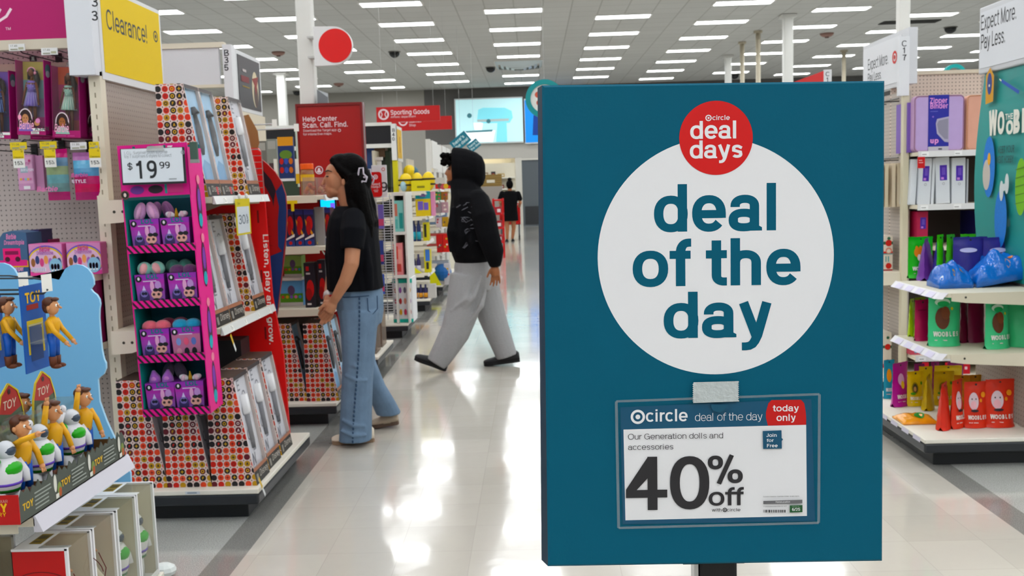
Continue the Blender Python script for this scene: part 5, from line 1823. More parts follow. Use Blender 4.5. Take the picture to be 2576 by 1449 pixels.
dangler(580, 842, 594, 882, -1.455, 'yellow and white dangling tag under the middle shelf of the red board unit')
dangler(651, 1203, 668, 1246, -1.31, 'yellow and white dangling tag at the base deck corner')
q = MB()
p_ = Print(q, (-1.84, 4.384, .138), (1, 0, 0), (0, 0, 1)); p_.rect(.17, .002, .24, .016, M('#c9cdd2', .4)); p_.rect(.18, .006, .225, .012, M('#7f8a94', .5))
q.build('price_tag', U1)

# ---- pink striped hanging display with plush boxes
LD = thing('hanging_display', 'pink and teal four tier hanging display with black striped lips', 'display stand', (-1.762, 4.2, .556), rot=(0, radians(-1.4), radians(2.0)))
LW, LDp, LH = .292, .20, 1.2
pink, tealp, blk = M('#d42a86', .45), M('#1f7f7c', .5), M('#1c1a1d', .5)
q = MB(); q.box(-.004, 0, 0, LDp, 0, LH-.02, pink); q.build('side_panel', LD, world=False)
q = MB(); q.box(0, .003, .006, LDp, .02, 1.0, tealp); q.build('side_lining', LD, world=False)
q = MB(); q.box(LW, LW+.004, 0, LDp, 0, LH-.02, pink)
p_ = Print(q, (LW+.004, 0, 0), (0, 1, 0), (0, 0, 1))
for z_ in (.08, .33, .62, .88):
 p_.disc(.1, z_+.04, .03, M('#3b1c34', .5), ry=.10); p_.disc(.1, z_+.07, .02, M('#7a3fa0', .5), ry=.05); p_.disc(.1, z_-.02, .026, M('#3d9fae', .5), ry=.03); p_.disc(.105, z_+.16, .022, M('#e08aa0', .5), ry=.02)
q.build('side_panel', LD, world=False)
q = MB(); q.box(0, LW, LDp-.004, LDp, 0, LH, M('#1d5f66', .55)); q.build('back_panel', LD, world=False)
tiers = []
for i in range(4):
 z_ = .0+.2435*i
 tiers.append(z_)
 q = MB(); q.box(0, LW, .012, LDp-.004, z_, z_+.006, M('#6d1e66', .5)); q.build('tier_floor', LD, world=False)
 q = MB(); q.box(-.004, LW+.004, 0, .012, z_, z_+.034, blk)
 p_ = Print(q, (-.004, 0, z_), (1, 0, 0), (0, 0, 1)); p_.clip = [(0, 0), (LW+.008, 0), (LW+.008, .034), (0, .034)]
 for k in range(-2, 13):
  x_ = .0285*k
  p_.poly([(x_+.030, 0), (x_+.046, 0), (x_+.018, .034), (x_+.002, .034)], pink, keep=True)
 q.build('striped_lip', LD, world=False)
q = MB(); q.box(-.004, LW+.004, 0, .012, .975, LH, pink)
p_ = Print(q, (-.004, 0, .975), (1, 0, 0), (0, 0, 1))
p_.text('L.O.L.', .06, .168, .07, M('#1f5f60', .5), w=.17); p_.text('7', .215, .185, .042, M('#f0e6ee', .5), w=.17); p_.rect(.24, .195, .285, .203, M('#d98ab8', .5))
p_.disc(.015, .012, .019, M('#6a4a3c', .5)); p_.disc(.015, .012, .015, blk); p_.disc(.015, .012, .006, M('#d9c8c0', .5), ry=.009)
p_.disc(.07, .03, .03, M('#6b3a86', .5), ry=.018); p_.disc(.15, .03, .032, M('#2a1c26', .5), ry=.018); p_.rect(.2, .012, .27, .05, M('#c7487f', .5)); p_.rect(.19, .01, .2, .05, M('#3f8f8c', .5))
q.build('header', LD, world=False)
q = MB(); q.box(.0, LW, .0, .02, .962, .976, M('#16474a', .5)); q.build('header_edge', LD, world=False)

CX = {}

def plush_box(loc, label, ears, kind=0, w=.118, h=.14, lean=0):
 t = thing('plush_surprise_box', label, 'toy', loc, 'plush surprise boxes in the pink display')
 q = MB()
 d = .07
 q.add([(0, 0, 0), (w, 0, 0), (w, d, 0), (0, d, 0), (-.006, -.004, h), (w+.006, -.004, h), (w+.006, d, h), (-.006, d, h)],
   [(3, 2, 1, 0), (0, 1, 5, 4), (1, 2, 6, 5), (2, 3, 7, 6), (3, 0, 4, 7), (4, 5, 6, 7)], M('#5f2f74', .4))
 q.build('carton', t, world=False)
 q = MB()
 vv = Vector((0, -.004, h)).normalized()
 p_ = Print(q, (0, 0, 0), (1, 0, 0), vv)
 clipq = [(.001, .001), (w-.001, .001), (w+.005, h-.001), (-.005, h-.001)]
 p_.clip = clipq
 for i, c_ in enumerate(('#7f5a9a', '#86559c', '#914f9e', '#9b4a9e', '#a3419a', '#8f3f9f')):
  p_.rect(-.01, h*i/6, w+.02, h*(i+1)/6+.002, M(c_, .35, noise=.25, nscale=30))
 if kind == 1:
  p_.rect(-.01, 0, w+.02, h*.78, M('#b06f8c', .4))
 p_.disc(w*.1, h*.86, .014, blk); p_.disc(w*.1, h*.87, .005, M('#e6dfe3', .4), ry=.007)
 p_.text('LOL', w*.36, h*.85, .03, M('#1c6a72', .4), w=.2); p_.rect(w*.25, h*.77, w*.75, h*.80, M('#cfc3da', .4))
 if kind == 0:
  p_.disc(w*.26, h*.28, .022, M('#3a2f58', .4), ry=.034); p_.disc(w*.26, h*.4, .016, M('#7d6fa8', .4)); p_.disc(w*.22, h*.4, .007, M('#1d1a2c', .4)); p_.disc(w*.32, h*.4, .007, M('#1d1a2c', .4)); p_.poly([(w*.2, h*.5), (w*.34, h*.5), (w*.27, h*.66)], M('#cdbfe0', .4))
  p_.disc(w*.58, h*.62, .009, M('#d7a3c4', .4), ry=.024); p_.disc(w*.8, h*.64, .014, M('#b58fc2', .4), ry=.02)
  p_.disc(w*.72, h*.36, .024, M('#d8a59a', .4), ry=.02); p_.disc(w*.7, h*.5, .012, blk, ry=.008); p_.disc(w*.88, h*.5, .012, blk, ry=.009); p_.disc(w*.62, h*.36, .006, M('#3b2a2a', .4)); p_.disc(w*.8, h*.36, .006, M('#3b2a2a', .4))
  p_.disc(w*.7, h*.1, .02, blk, ry=.02); p_.disc(w*.74, h*.1, .008, M('#e3dbe0', .4)); p_.disc(w*.92, h*.1, .012, blk, ry=.017)
 else:
  for r_ in range(2):
   for c_ in range(3):
    p_.disc(w*(.22+.28*c_), h*(.55-.32*r_), .011, M(('#7f8fc0', '#d0607a', '#5f6fa8', '#c58a9a', '#1f1a20', '#1f1a20')[r_*3+c_], .4), ry=.017)
 q.build('print', t, world=False)
 fr, inn, kindear = ears
 for l in (-1, 1):
  q = MB()
  cx_ = w/2+l*w*.24
  fm_ = M(fr, .95, sheen=.4, noise=.15, nscale=90, bump=.6, bscale=260)
  im_ = M(inn, .95, sheen=.3, bump=.5, bscale=260)
  rot = Matrix.Rotation(radians(-18*l), 3, 'Y')
  if kindear == 'round':
   q.ball((cx_, .03, h+.022), (.033, .022, .032), fm_, 16, 10, rot); q.ball((cx_, .014, h+.024), (.018, .014, .026), im_, 12, 8, rot)
  elif kindear == 'long':
   q.ball((cx_, .03, h+.03), (.026, .018, .045), fm_, 16, 10, rot); q.ball((cx_, .016, h+.03), (.012, .010, .034), im_, 12, 8, rot)
  elif kindear == 'puff':
   q.ball((cx_, .03, h+.008), (.036, .026, .027), fm_, 16, 10)
  elif kindear == 'point':
   q.tube([(cx_, .03, h-.01), (cx_, .03, h+.02), (cx_+l*.004, .03, h+.052)], [.028, .024, .006], fm_, n=12); q.ball((cx_, .012, h+.014), (.014, .008, .012), im_, 10, 7)
  else:
   q.ball((cx_, .03, h+.012), (.022, .017, .014), fm_, 14, 9, rot); q.ball((cx_, .018, h+.012), (.010, .008, .016), im_, 10, 6, rot)
  q.build('plush_ear', t, smooth=True, world=False)
 if kindear == 'horn':
  q = MB(); q.tube([(w/2, .03, h), (w/2, .028, h+.04)], [.011, .002], M('#b8933a', .35), n=10); q.build('plush_horn', t, smooth=True, world=False)
 return t

ldm = Matrix.LocRotScale(LD.location, LD.rotation_euler, None)
PB = {}
rows = {3: [(.018, 'long', ('#c99bc4', '#d9a9c9'), 0, 'plush box with lilac long ears, top tier left'), (.150, 'horn', ('#dcd8dc', '#d3b3c0'), 0, 'plush box with white ears and gold horn, top tier right')],
  2: [(.016, 'round', ('#8fc4b4', '#e0a7a9'), 0, 'plush box with mint round ears, second tier left'), (.160, 'puff', ('#5a2a58', '#6b3364'), 0, 'plush box with dark violet ears, second tier right')],
  1: [(.016, 'puff', ('#e2717f', '#e58d98'), 0, 'plush box with coral puff ears, third tier left'), (.152, 'puff', ('#3f9cc0', '#5fb0cf'), 1, 'plush box turned to its back with sky blue ears, third tier right')],
  0: [(.016, 'point', ('#a565bb', '#c98ac9'), 0, 'plush box with violet pointed ears, bottom tier left'), (.146, 'horn', ('#e0dcdf', '#d9b9c4'), 0, 'plush box with white ears and gold horn, bottom tier right')]}
for i, items in rows.items():
 for x_, ek, (c1, c2), kd, lab in items:
  o = plush_box(tuple(ldm @ Vector((x_, .022, tiers[i]+.008))), lab, (c1, c2, ek), kd)
  o.rotation_euler = (0, radians(-1.4), radians(2.0+random.uniform(-3, 3)))
for (x_, y_, i, ek, c1, lab) in ((.115, .10, 2, 'round', '#6fae9c', 'plush box with mint ears behind, between the two of the second tier'), (.06, .10, 3, 'long', '#a57fae', 'plush box at the back of the top tier with lilac ears'),
         (.07, .10, 1, 'puff', '#a33a56', 'plush box at the back of the third tier with dark red ears'), (.05, .10, 0, 'long', '#6a5f6e', 'plush box at the back of the bottom tier with grey ears')):
 o = plush_box(tuple(ldm @ Vector((x_, y_, tiers[i]+.008))), lab, (c1, c1, ek), 0)
 o.rotation_euler = (0, radians(-1.4), radians(2.0))
# price card in a black frame clipped to the display
Yc = 4.165
cor = [AY(a_, c_, Yc) for a_, c_ in ((308, 466), (468, 459), (477, 372), (313, 375))]
t = thing('price_card_holder', 'black framed price card reading 19.99 clipped on the pink display', 'price card', tuple(cor[0]))
cu = ((cor[1]-cor[0])+(cor[2]-cor[3])).normalized(); cvv = ((cor[3]-cor[0])+(cor[2]-cor[1])); cv_ = (cvv-cu*cvv.dot(cu)).normalized()
w, h = (cor[1]-cor[0]).length, (cor[3]-cor[0]).length
nn = cu.cross(cv_)
q = MB()
q.prism([(0, 0), (w, 0), (w, h), (0, h)], cor[0], cu, cv_, nn*-.008, M('#232628', .35))
q.build('frame', t, bevel=.002)
q = MB()
p_ = Print(q, cor[0], cu, cv_)
e = .006
p_.rect(e*.7, e*1.6, w-e*1.3, h-e*.3, M('#dbdfe4', .4))
gy = M('#8b8f94', .5)
p_.text('L.O.L. Surprise! plush surprise', w*.06, h*.84, .018, gy, w=.08, fit=w*.68); p_.text('toy 7 surprises 6 styles to collect', w*.06, h*.745, .018, gy, w=.08, fit=w*.74)
xa, za = p_.px(341, 450); xb, zb2 = p_.px(398, 446); zt_ = p_.px(345, 404)[1]
p_.text('19', xa, za, (zt_-za)/.72, ink, w=.125, fit=xb-xa)
xa, za = p_.px(320, 427); xb, _ = p_.px(335, 426); p_.text('$', xa, za, .038, ink, w=.11, fit=xb-xa)
xa, za = p_.px(401, 424); xb, _ = p_.px(429, 422); zt_ = p_.px(401, 407)[1]; p_.text('99', xa, za, (zt_-za)/.72, ink, w=.11, fit=xb-xa)
x_, z_ = p_.px(460, 383); p_.ring(x_, z_, .006, .0085, gy); p_.disc(x_, z_, .0035, gy)
p_.rect(w*.74, h*.12, w*.86, h*.145, gy)
q.build('card', t)
q = MB()
c0 = cor[3]+cu*w*.35
q.prism([(0, -.012), (.075, -.012), (.072, .01), (.004, .008)], c0, cu, cv_, nn*.006, CLEAR('#f4f4f4', .2, .1, .3)); q.prism([(.98, 0), (1, 0), (1, .02), (.98, .02)], c0, cu, cv_, nn*.004, M('#555', .4) if False else M('#55585c', .4))
t_ = q
q = MB(); q.prism([(0, -.012), (.075, -.012), (.072, .01), (.004, .008)], c0, cu, cv_, nn*.006, CLEAR('#f4f4f4', .2, .1, .3)); q.build('clip', t)
a = AY(487, 375, 4.2)
q = MB(); q.box(a.x-.012, a.x+.02, 4.185, 4.2, a.z-.045, a.z+.03, M('#45584f', .4)); q.box(a.x-.012, a.x+.024, 4.18, 4.2, a.z-.06, a.z-.045, M('#8f8f8d', .4)); q.build('hinge', t)
# ================================================================== right side: pouch end unit, C17 gondola with binders
XP = 2.6
R1 = thing('end_shelving', 'aisle end shelf unit on the right stocked with craft kit pouches', 'shelf unit', (2.3, 5.3, 0))
base_part(R1, 3.3, 1.995, 4.965, 6.15)
for z_ in (.915, .597):
 q = MB()
 # shelf with a cut corner towards the camera
 xf, y0, y1 = 2.085, 4.99, 5.64
 pl_ = [(XP-.002, y0), (XP-.002, y1), (xf, y1), (xf, y0+.03), (xf+.03, y0)]
 q.prism(pl_, (0, 0, z_-.022), (1, 0, 0), (0, 1, 0), (0, 0, .022), M('#d3cdbd', .5))
 o = q.build('shelf', R1)
 q = MB()
 q.quad((xf, y1, z_+.003), (xf-.03, y1, z_-.03), (xf-.03, y0+.03, z_-.03), (xf, y0+.03, z_+.003), M('#d6d4d8', .35))
 q.quad((xf, y0+.03, z_+.003), (xf-.03, y0+.03, z_-.03), (xf, y0, z_-.03), (xf+.03, y0, z_+.003), M('#d6d4d8', .35))
 o2 = q.build('price_rail', o)
 for k in range(4):
  q = MB()
  yy = y1-.06-.145*k
  a_, c_ = Vector((xf-.0045, yy, z_-.002)), Vector((xf-.0305, yy, z_-.027))
  d_ = Vector((-.0008, -.09, 0))
  q.quad(a_, c_, c_+d_, a_+d_, M('#c9c4d6', .4))
  q.build('price_tag', o2)
 q = MB()
 pts = [(2.13, z_), (2.59, z_), (2.59, z_-.085), (2.5, z_-.07), (2.2, z_-.05), (2.13, z_-.04)]
 q.add([(x, y0, z) for x, z in pts]+[(x, y0-.005, z) for x, z in pts], [(5, 4, 3, 2, 1, 0), (6, 7, 8, 9, 10, 11)]+[(i, 6+i, 6+(i+1) % 6, (i+1) % 6) for i in range(6)], M('#cfc8b6', .5))
 q.tube([(2.20, y0-.006, z_-.022), (2.20, y0-.004, z_-.022)], .006, M('#33302a', .6), n=8)
 q.build('bracket', o)
q = MB(); q.box(XP, XP+.03, 4.95, 5.74, .16, 2.08, pegboard('#a79f98', '#857d76', .0254, .17, 'YZ')); q.build('back_panel', R1)
for k in range(4):
 yy = 5.6-.16*k
 q = MB()
 q.quad((1.994, yy, .152), (1.992, yy, .128), (1.992, yy-.1, .128), (1.994, yy-.1, .152), M('#c9c6d2', .4))
 q.build('price_tag', R1)
# printed teal poster on the panel, its far edge curling a little
ZT, ZB = AX(2478, 188, XP).z, .93
ybase = AX(2474, 400, XP).y
t = thing('hobby_poster', 'tall teal WOOBLES poster above the pouches at the right edge', 'poster', (XP-.01, 5.3, ZB))
q = MB()
tl = M('#3f8a86', .45)
n = 12
v = []
for i in range(n+1):
 z = ZB+(ZT-ZB)*i/n
 b_ = .05*sin(pi*i/n*1.1)
 v += [(XP-.012-.02*sin(pi*i/n), ybase-.01+b_, z), (XP-.006, 4.7, z)]
q.add(v, [(2*i, 2*i+1, 2*i+3, 2*i+2) for i in range(n)], tl)
v2 = [(x+.004, y, z) for x, y, z in v]
q.add(v2, [(2*i+2, 2*i+3, 2*i+1, 2*i) for i in range(n)], tl)
q.build('sheet', t)
q = MB()
p_ = Print(q, (XP-.034, ybase, ZB), (0, -1, 0), (0, 0, 1), step=.0006)
cr = M('#dcdcd2', .5)
for ch, px, py, h_ in (('W', 2489, 341, 62), ('O', 2511, 339, 58), ('O', 2533, 339, 36), ('B', 2550, 337, 62), ('L', 2571, 335, 62)):
 x, z = p_.px(px, py); x2, z2 = p_.px(px, py-h_); p_.text(ch, x-.01, z, (z2-z)/.72, cr, w=.2, fit=.083 if ch != 'W' else .10, sx=1)
x, z = p_.px(2530, 302); p_.text('THE', x, z, .045, cr, w=.14)
dk = M('#1d4a4c', .5)
x, z = p_.px(2511, 386); p_.text('MEET YOUR', x, z, .055, dk, w=.15, fit=.19); x, z = p_.px(2509, 411); p_.text('NEXT HOBBY', x, z, .055, dk, w=.15, fit=.19)
bluem, bel, bek = M('#2d74bd', .6, noise=.15, nscale=60), M('#b9b3ab', .6), M('#d9a62c', .5)
x, z = p_.px(2490, 420); p_.disc(x, z, .07, bluem, ry=.17); x, z = p_.px(2484, 440); p_.disc(x, z, .045, bel, ry=.085); x, z = p_.px(2491, 400); p_.disc(x, z, .018, bek, ry=.035)
x, z = p_.px(2520, 550); p_.disc(x, z, .07, bluem, ry=.16)
x, z = p_.px(2494, 215); p_.poly([(x-.05, z-.1), (x+.04, z-.09), (x+.045, z+.05), (x-.0, z+.1), (x-.05, z+.06)], M('#c2932e', .5)); p_.disc(x-.005, z+.01, .028, M('#2a3c7a', .5), ry=.06); p_.disc(x-.006, z, .008, cr)
a_, c_ = p_.px(2524, 203), p_.px(2568, 232); p_.line([a_, c_], .022, M('#1f4f9f', .5)); p_.line([p_.px(2519, 199), a_], .008, cr)
for px, py, rx_, ry_ in ((2524, 480, .022, .055), (2538, 462, .022, .055), (2531, 471, .02, .02)):
 x, z = p_.px(px, py); p_.disc(x, z, rx_, M('#c7cfcf', .6), ry=ry_)
gm = M('#74a83a', .6)
x, z = p_.px(2574, 470); p_.disc(x, z, .06, gm, ry=.15)
for k in range(5): p_.line([(x-.055, z-.09+.045*k), (x+.055, z-.075+.045*k)], .006, M('#557f2a', .6))
x, z = p_.px(2545, 560); p_.disc(x-.008, z, .006, dk, ry=.022); p_.disc(x+.01, z, .006, dk, ry=.022)
q.build('print', t)
# big white end sign
t = thing('end_sign', 'white Expect More Pay Less sign cut off by the right edge', 'sign', (XP, 5.3, 2.1))
y_f = AX(2462, 120, XP-.03).y
zb2, zt2 = AX(2463, 188, XP-.03).z, AX(2462, 22, XP-.03).z
q = MB(); q.box(XP-.03, XP+.03, 4.6, y_f, zb2, zt2, M('#c9cacd', .4)); q.build('frame', t, bevel=.008)
q = MB(); q.box(XP-.034, XP-.03, 4.62, y_f-.025, zb2+.03, zt2-.03, M('#d6d8dc', .45))
p_ = Print(q, (XP-.034, y_f-.025, zb2+.03), (0, -1, 0), (0, 0, 1), step=.0006)
for s_, l_, r_, up in (('Expect More.', (2467, 78), (2558, 47), (2467, 40)), ('Pay Less.', (2467, 125), (2530, 103), (2467, 88))):
 xa, za = p_.px(*l_); xb, _ = p_.px(*r_); zu = p_.px(*up)[1]
 p_.text(s_, xa, za, (zu-za)/.72, M('#2d2e31', .5), w=.09, fit=xb-xa)
q.build('panel', t)

# ------------------------------------------------------------------ stand-up pouches
def pouch(px0, py0, px1, py1, Y, z, label, col, rz=0, motif=None, word='WOOBLES', group='craft kit pouches', depth=.5, lie=0, hang=0):
 a = AY(px0, py0, Y); c = AY(px1, py1, Y)
 Yb = AZ((px0+px1)/2, py1, z).y
 if py1-py0 > 70 and abs(Yb-Y) < .6:
  Y = Yb+(c.x-a.x)*depth*.55*.8
  a = AY(px0, py0, Y); c = AY(px1, py1, Y)
 w = c.x-a.x
 h = a.z-z
 w /= max(.35, abs(cos(radians(rz))))
 t = thing('craft_pouch', label, 'pouch', ((a.x+c.x)/2, Y, z+.001), group)
 nx, nz = 10, 14
 D = w*depth*.55
 mcol = M(col, .33, noise=.12, nscale=18, bump=.25, bscale=22)
 q = MB()
 rnd = random.Random(label)
 off = [[rnd.uniform(-1, 1) for _ in range(nx+1)] for _ in range(nz+1)]
 for sgn in (-1, 1):
  v = []
  for i in range(nz+1):
   zz = i/nz
   b_ = D*(1-zz)**.75*(.98 if zz < .9 else .2)+.002
   if zz > .88: b_ = .0018
   taper = 1+.0*zz
   for j in range(nx+1):
    x = j/nx-.5
    prof_ = max(0, 1-(abs(x)*2)**3)
    e = b_*(.35+.65*prof_) if zz < .05 else b_*prof_
    v.append((x*w*taper, sgn*e+off[i][j]*.0022*(1 if 0 < zz < 1 else 0), zz*h*(1-.012*abs(off[nz//2][j]) if i == nz else 1)))
  f = [(i*(nx+1)+j, i*(nx+1)+j+1, (i+1)*(nx+1)+j+1, (i+1)*(nx+1)+j) for i in range(nz) for j in range(nx)]
  if sgn > 0: f = [k[::-1] for k in f]
  q.add(v, f, mcol)
 n_ = 2*(nz+1)*(nx+1)
 q.add([(-.5*w, 0, 0)]+[q.v[j] for j in range(nx+1)]+[(.5*w, 0, 0)]+[q.v[(nz+1)*(nx+1)+j] for j in range(nx, -1, -1)], [tuple(range(2*(nx+1)+2))], mcol)
 q.build('bag', t, smooth=True, world=False)
 if motif:
  q = MB()
  def on(x, zz): return Vector((x*w, -(D*(1-zz)**.75*.98*max(0, 1-(abs(x)*2)**3)+.002)-.0035, zz*h))
  def blob(x, zz, rx_, rz_, mc, n=18, hz=0):
   pts = [on(x+rx_*cos(2*pi*k/n), zz+rz_*sin(2*pi*k/n)) for k in range(n)]
   cc = on(x, zz)
   q.add([p+Vector((0, -hz, 0)) for p in pts+[cc]], [(k, (k+1) % n, n) for k in range(n)], M(mc, .45))
  for i, (x, zz, rx_, rz_, mc) in enumerate(motif): blob(x, zz, rx_, rz_, mc, hz=.0008*(i+1))
  if word:
   for k, ch in enumerate(word):
    st, adv = glyph(ch, .18)
    for s_ in st:
     v, f = strip(s_, .18)
     s2 = .18
     q.add([on(-.4+k*.115+p[0]*s2*.75, .19+p[1]*s2*.7)+Vector((0, -.0025, 0)) for p in v], f, M('#e3e0dc', .45))
   q.add([on(x, zz) for x, zz in ((-.36, .11), (.0, .11), (.0, .125), (-.36, .125))], [(0, 1, 2, 3)], M('#d9c9c9', .45))
  q.build('print', t, world=False)
 q = MB()
 q.quad((-w*.5, -.0035, h*.955), (w*.5, -.0035, h*.955), (w*.5, -.003, h*.97), (-w*.5, -.003, h*.97), M(col, .3, coat=.3))
 q.tube([(0, -.0035, h*.93), (0, -.0038, h*.93)], .006, M('#2a2a2c', .6), n=8)
 q.build('seal', t, world=False)
 t.rotation_euler = (radians(lie), 0, radians(rz))
 return t

zA, zB_, zC = .915, .597, .158
fox = [(-.18, .62, .15, .12, '#d98b3a'), (-.22, .72, .06, .06, '#d98b3a'), (-.08, .72, .06, .06, '#d98b3a'), (-.15, .5, .08, .08, '#e8e2da')]
monk = [(-.12, .52, .22, .2, '#5a3321'), (-.02, .62, .14, .12, '#6b3c26'), (-.1, .82, .24, .07, '#cfe8d6'), (-.08, .79, .19, .05, '#3da565'), (.18, .7, .04, .03, '#c9c23a')]
bee = [(-.12, .52, .2, .17, '#8a7a2a'), (-.12, .52, .14, .13, '#3f3a30'), (-.14, .5, .08, .07, '#b8906a'), (-.25, .37, .14, .04, '#4a8a2a'), (.26, .66, .06, .05, '#3f8a2a')]
cat = [(-.16, .58, .2, .19, '#dcc8cf'), (-.18, .5, .12, .09, '#e9b7c0'), (-.24, .63, .025, .018, '#3a2a30'), (-.08, .63, .025, .018, '#3a2a30'), (.24, .72, .1, .06, '#e0932c'), (.12, .6, .05, .04, '#e0932c'), (-.15, .38, .16, .03, '#2c1c22')]
uni = [(-.15, .62, .18, .14, '#cfa9d0'), (-.1, .5, .1, .09, '#e0c060')]
pouch(2283, 596, 2347, 700, 5.42, zA, 'bright green pouch with orange animal, far left of upper shelf', '#3fa82a', 8, fox)
pouch(2312, 600, 2348, 704, 5.26, zA, 'violet pouch seen from its side on the upper shelf', '#6a3f8f', 62)
pouch(2346, 596, 2380, 708, 5.22, zA, 'narrow navy pouch seen from its side on the upper shelf', '#241f72', 58, group='craft kit pouches')
pouch(2398, 597, 2484, 598, 5.42, zA, 'navy pouch with white lettering, left of the pair behind blue bags', '#322e7a', 0, [(-.1, .72, .25, .05, '#c9c6e8'), (.3, .5, .08, .1, '#3d6fc0')], '')
pouch(2474, 597, 2556, 598, 5.40, zA, 'navy pouch with white lettering, right of the pair behind blue bags', '#322e7a', 0, [(-.1, .72, .25, .05, '#c9c6e8')], '')
pouch(2356, 590, 2374, 640, 5.5, zA, 'green pouch top peeking behind the narrow navy pouch', '#55b03a', 20)
pouch(2378, 590, 2404, 650, 5.45, zA, 'green pouch top peeking left of the navy pair', '#55a83a', 30)
pouch(2416, 589, 2454, 640, 5.5, zA, 'green pouch top peeking behind the navy pair', '#55b03a', 0)

def lying(px0, py0, px1, py1, Y, z, label, col, rise=0, seed=1, marks=()):
 Y = max(4.99, min(5.2 if z > .5 else 5.3, AZ((px0+px1)/2, py1, z).y))
 a = AY(px0, py0, Y+.06); c = AY(px1, py1, Y)
 w, h = c.x-a.x, max(.03, a.z-z)
 t = thing('craft_pouch', label, 'pouch', ((a.x+c.x)/2, Y+.08, z+.001), 'craft kit pouches')
 nx, ny = 16, 12
 rnd = random.Random(seed)
 v = []
 D = .17
 ph = [rnd.uniform(0, 6) for _ in range(6)]
 for s_ in (1, 0):
  for i in range(ny+1):
   for j in range(nx+1):
    x, y = j/nx, i/ny
    e = (max(0, sin(pi*x))*max(0, sin(pi*y)))**.45
    top = (h-rise*0)*(.25+.75*e)*(.8+.12*sin(9*x+ph[0])*sin(7*y+ph[1])+.10*sin(17*x+ph[2]+5*y))
    base_ = rise*x
    zz = base_+(top if s_ else .003*e)
    v.append(((x-.5)*w, (y-.5)*D, zz if s_ else max(0, base_*.75)))
 f = []
 k = (nx+1)*(ny+1)
 for i in range(ny):
  for j in range(nx):
   q_ = (i*(nx+1)+j, i*(nx+1)+j+1, (i+1)*(nx+1)+j+1, (i+1)*(nx+1)+j)
   f.append(q_); f.append(tuple(k+m for m in q_[::-1]))
 for i in range(ny):
  for j in (0, nx):
   q_ = (i*(nx+1)+j, (i+1)*(nx+1)+j, k+(i+1)*(nx+1)+j, k+i*(nx+1)+j); f.append(q_ if j == 0 else q_[::-1])
 for j in range(nx):
  for i in (0, ny):
   q_ = (i*(nx+1)+j, i*(nx+1)+j+1, k+i*(nx+1)+j+1, k+i*(nx+1)+j); f.append(q_[::-1] if i == 0 else q_)
 q = MB()
 q.add(v, f, M(col, .14, noise=.2, nscale=20, bump=.6, bscale=26, spec=.6))
 q.build('bag', t, smooth=True, world=False)
 if marks:
  q = MB()
  for x, y, rx_, ry_, mc in marks:
   P = []
   for m in range(14):
    xx, yy = min(.98, max(.02, x+rx_*cos(2*pi*m/14))), min(.98, max(.02, y+ry_*sin(2*pi*m/14)))
    i, j = int(yy*ny), int(xx*nx)
    fx_, fy_ = xx*nx-j, yy*ny-i
    i2, j2 = min(ny, i+1), min(nx, j+1)
    z4 = [v[r_*(nx+1)+c_][2] for r_, c_ in ((i, j), (i, j2), (i2, j), (i2, j2))]
    zz = (z4[0]*(1-fx_)+z4[1]*fx_)*(1-fy_)+(z4[2]*(1-fx_)+z4[3]*fx_)*fy_
    P.append(Vector(((xx-.5)*w, (yy-.5)*D, zz+.003)))
   q.add(P, [tuple(range(14))], M(mc, .4))
  q.build('print', t, world=False)
 return t

lying(2352, 648, 2448, 716, 5.06, zA, 'crumpled shiny blue pouch lying on the upper shelf, left one', '#2a66b8', 0, 3, ((.7, .15, .06, .06, '#9a7a5a'), (.1, .1, .05, .06, '#c9d3df'), (.45, .1, .04, .05, '#a58a5a')))
lying(2446, 640, 2590, 716, 5.02, zA, 'crumpled shiny blue pouch leaning up at the right edge, upper shelf', '#2d6abc', .06, 5, ((.6, .12, .05, .08, '#9a8a9a'), (.7, .3, .05, .06, '#b9754a')))
pouch(2285, 752, 2302, 846, 5.45, zB_, 'thin lime pouch at the far left of the middle shelf', '#a8c21f', 50)
pouch(2300, 754, 2340, 858, 5.28, zB_, 'crimson pouch beside the green one on the middle shelf', '#a92454', 14, [(-.1, .75, .3, .02, '#8a1c44'), (.25, .12, .14, .05, '#7d7d7d')], '')
pouch(2336, 736, 2413, 872, 5.10, zB_, 'mint green pouch with brown animal, left one on the middle shelf', '#5cbb88', 0, monk)
pouch(2474, 752, 2541, 878, 5.06, zB_, 'mint green pouch with brown animal, right one on the middle shelf', '#5cbb88', 20, monk)
pouch(2540, 757, 2600, 874, 5.06, zB_, 'creased mint pouch cut off by the right edge, middle shelf', '#56b07e', -30)
pouch(2412, 752, 2436, 862, 5.30, zB_, 'dark maroon pouch in shade between the green ones, left', '#6d1436', 45)
pouch(2432, 748, 2478, 862, 5.38, zB_, 'dark maroon pouch in shade between the green ones, right', '#7a1840', 20)
pouch(2298, 748, 2330, 760, 5.55, zB_, 'lime and blue pouch behind the crimson pouch', '#8aa82a', 30)
pouch(2222, 905, 2250, 1003, 5.55, zC, 'turquoise pouch with orange animal against the teal sign edge', '#1f8aa0', 12, [(-.1, .6, .22, .17, '#d99a3a')])
pouch(2240, 912, 2288, 1022, 5.36, zC, 'magenta pouch on the base deck left of the yellow ones', '#a31c86', 34, uni)
pouch(2281, 934, 2323, 1022, 5.22, zC, 'yellow pouch with dark animal, front one on the base deck', '#d0b410', 10, bee)
pouch(2322, 944, 2348, 1030, 5.22, zC, 'yellow pouch seen from its side behind the front one', '#b59c12', 60)
pouch(2348, 934, 2400, 1020, 5.32, zC, 'yellow pouch with dark animal behind the red pouches', '#c2a812', 6, bee)
pouch(2312, 922, 2345, 960, 5.90, zC, 'yellow pouch at the back, left one of the rear row', '#b8a016', 0)
pouch(2352, 920, 2418, 960, 5.88, zC, 'wide yellow pouch at the back of the base deck', '#b8a016', -4)
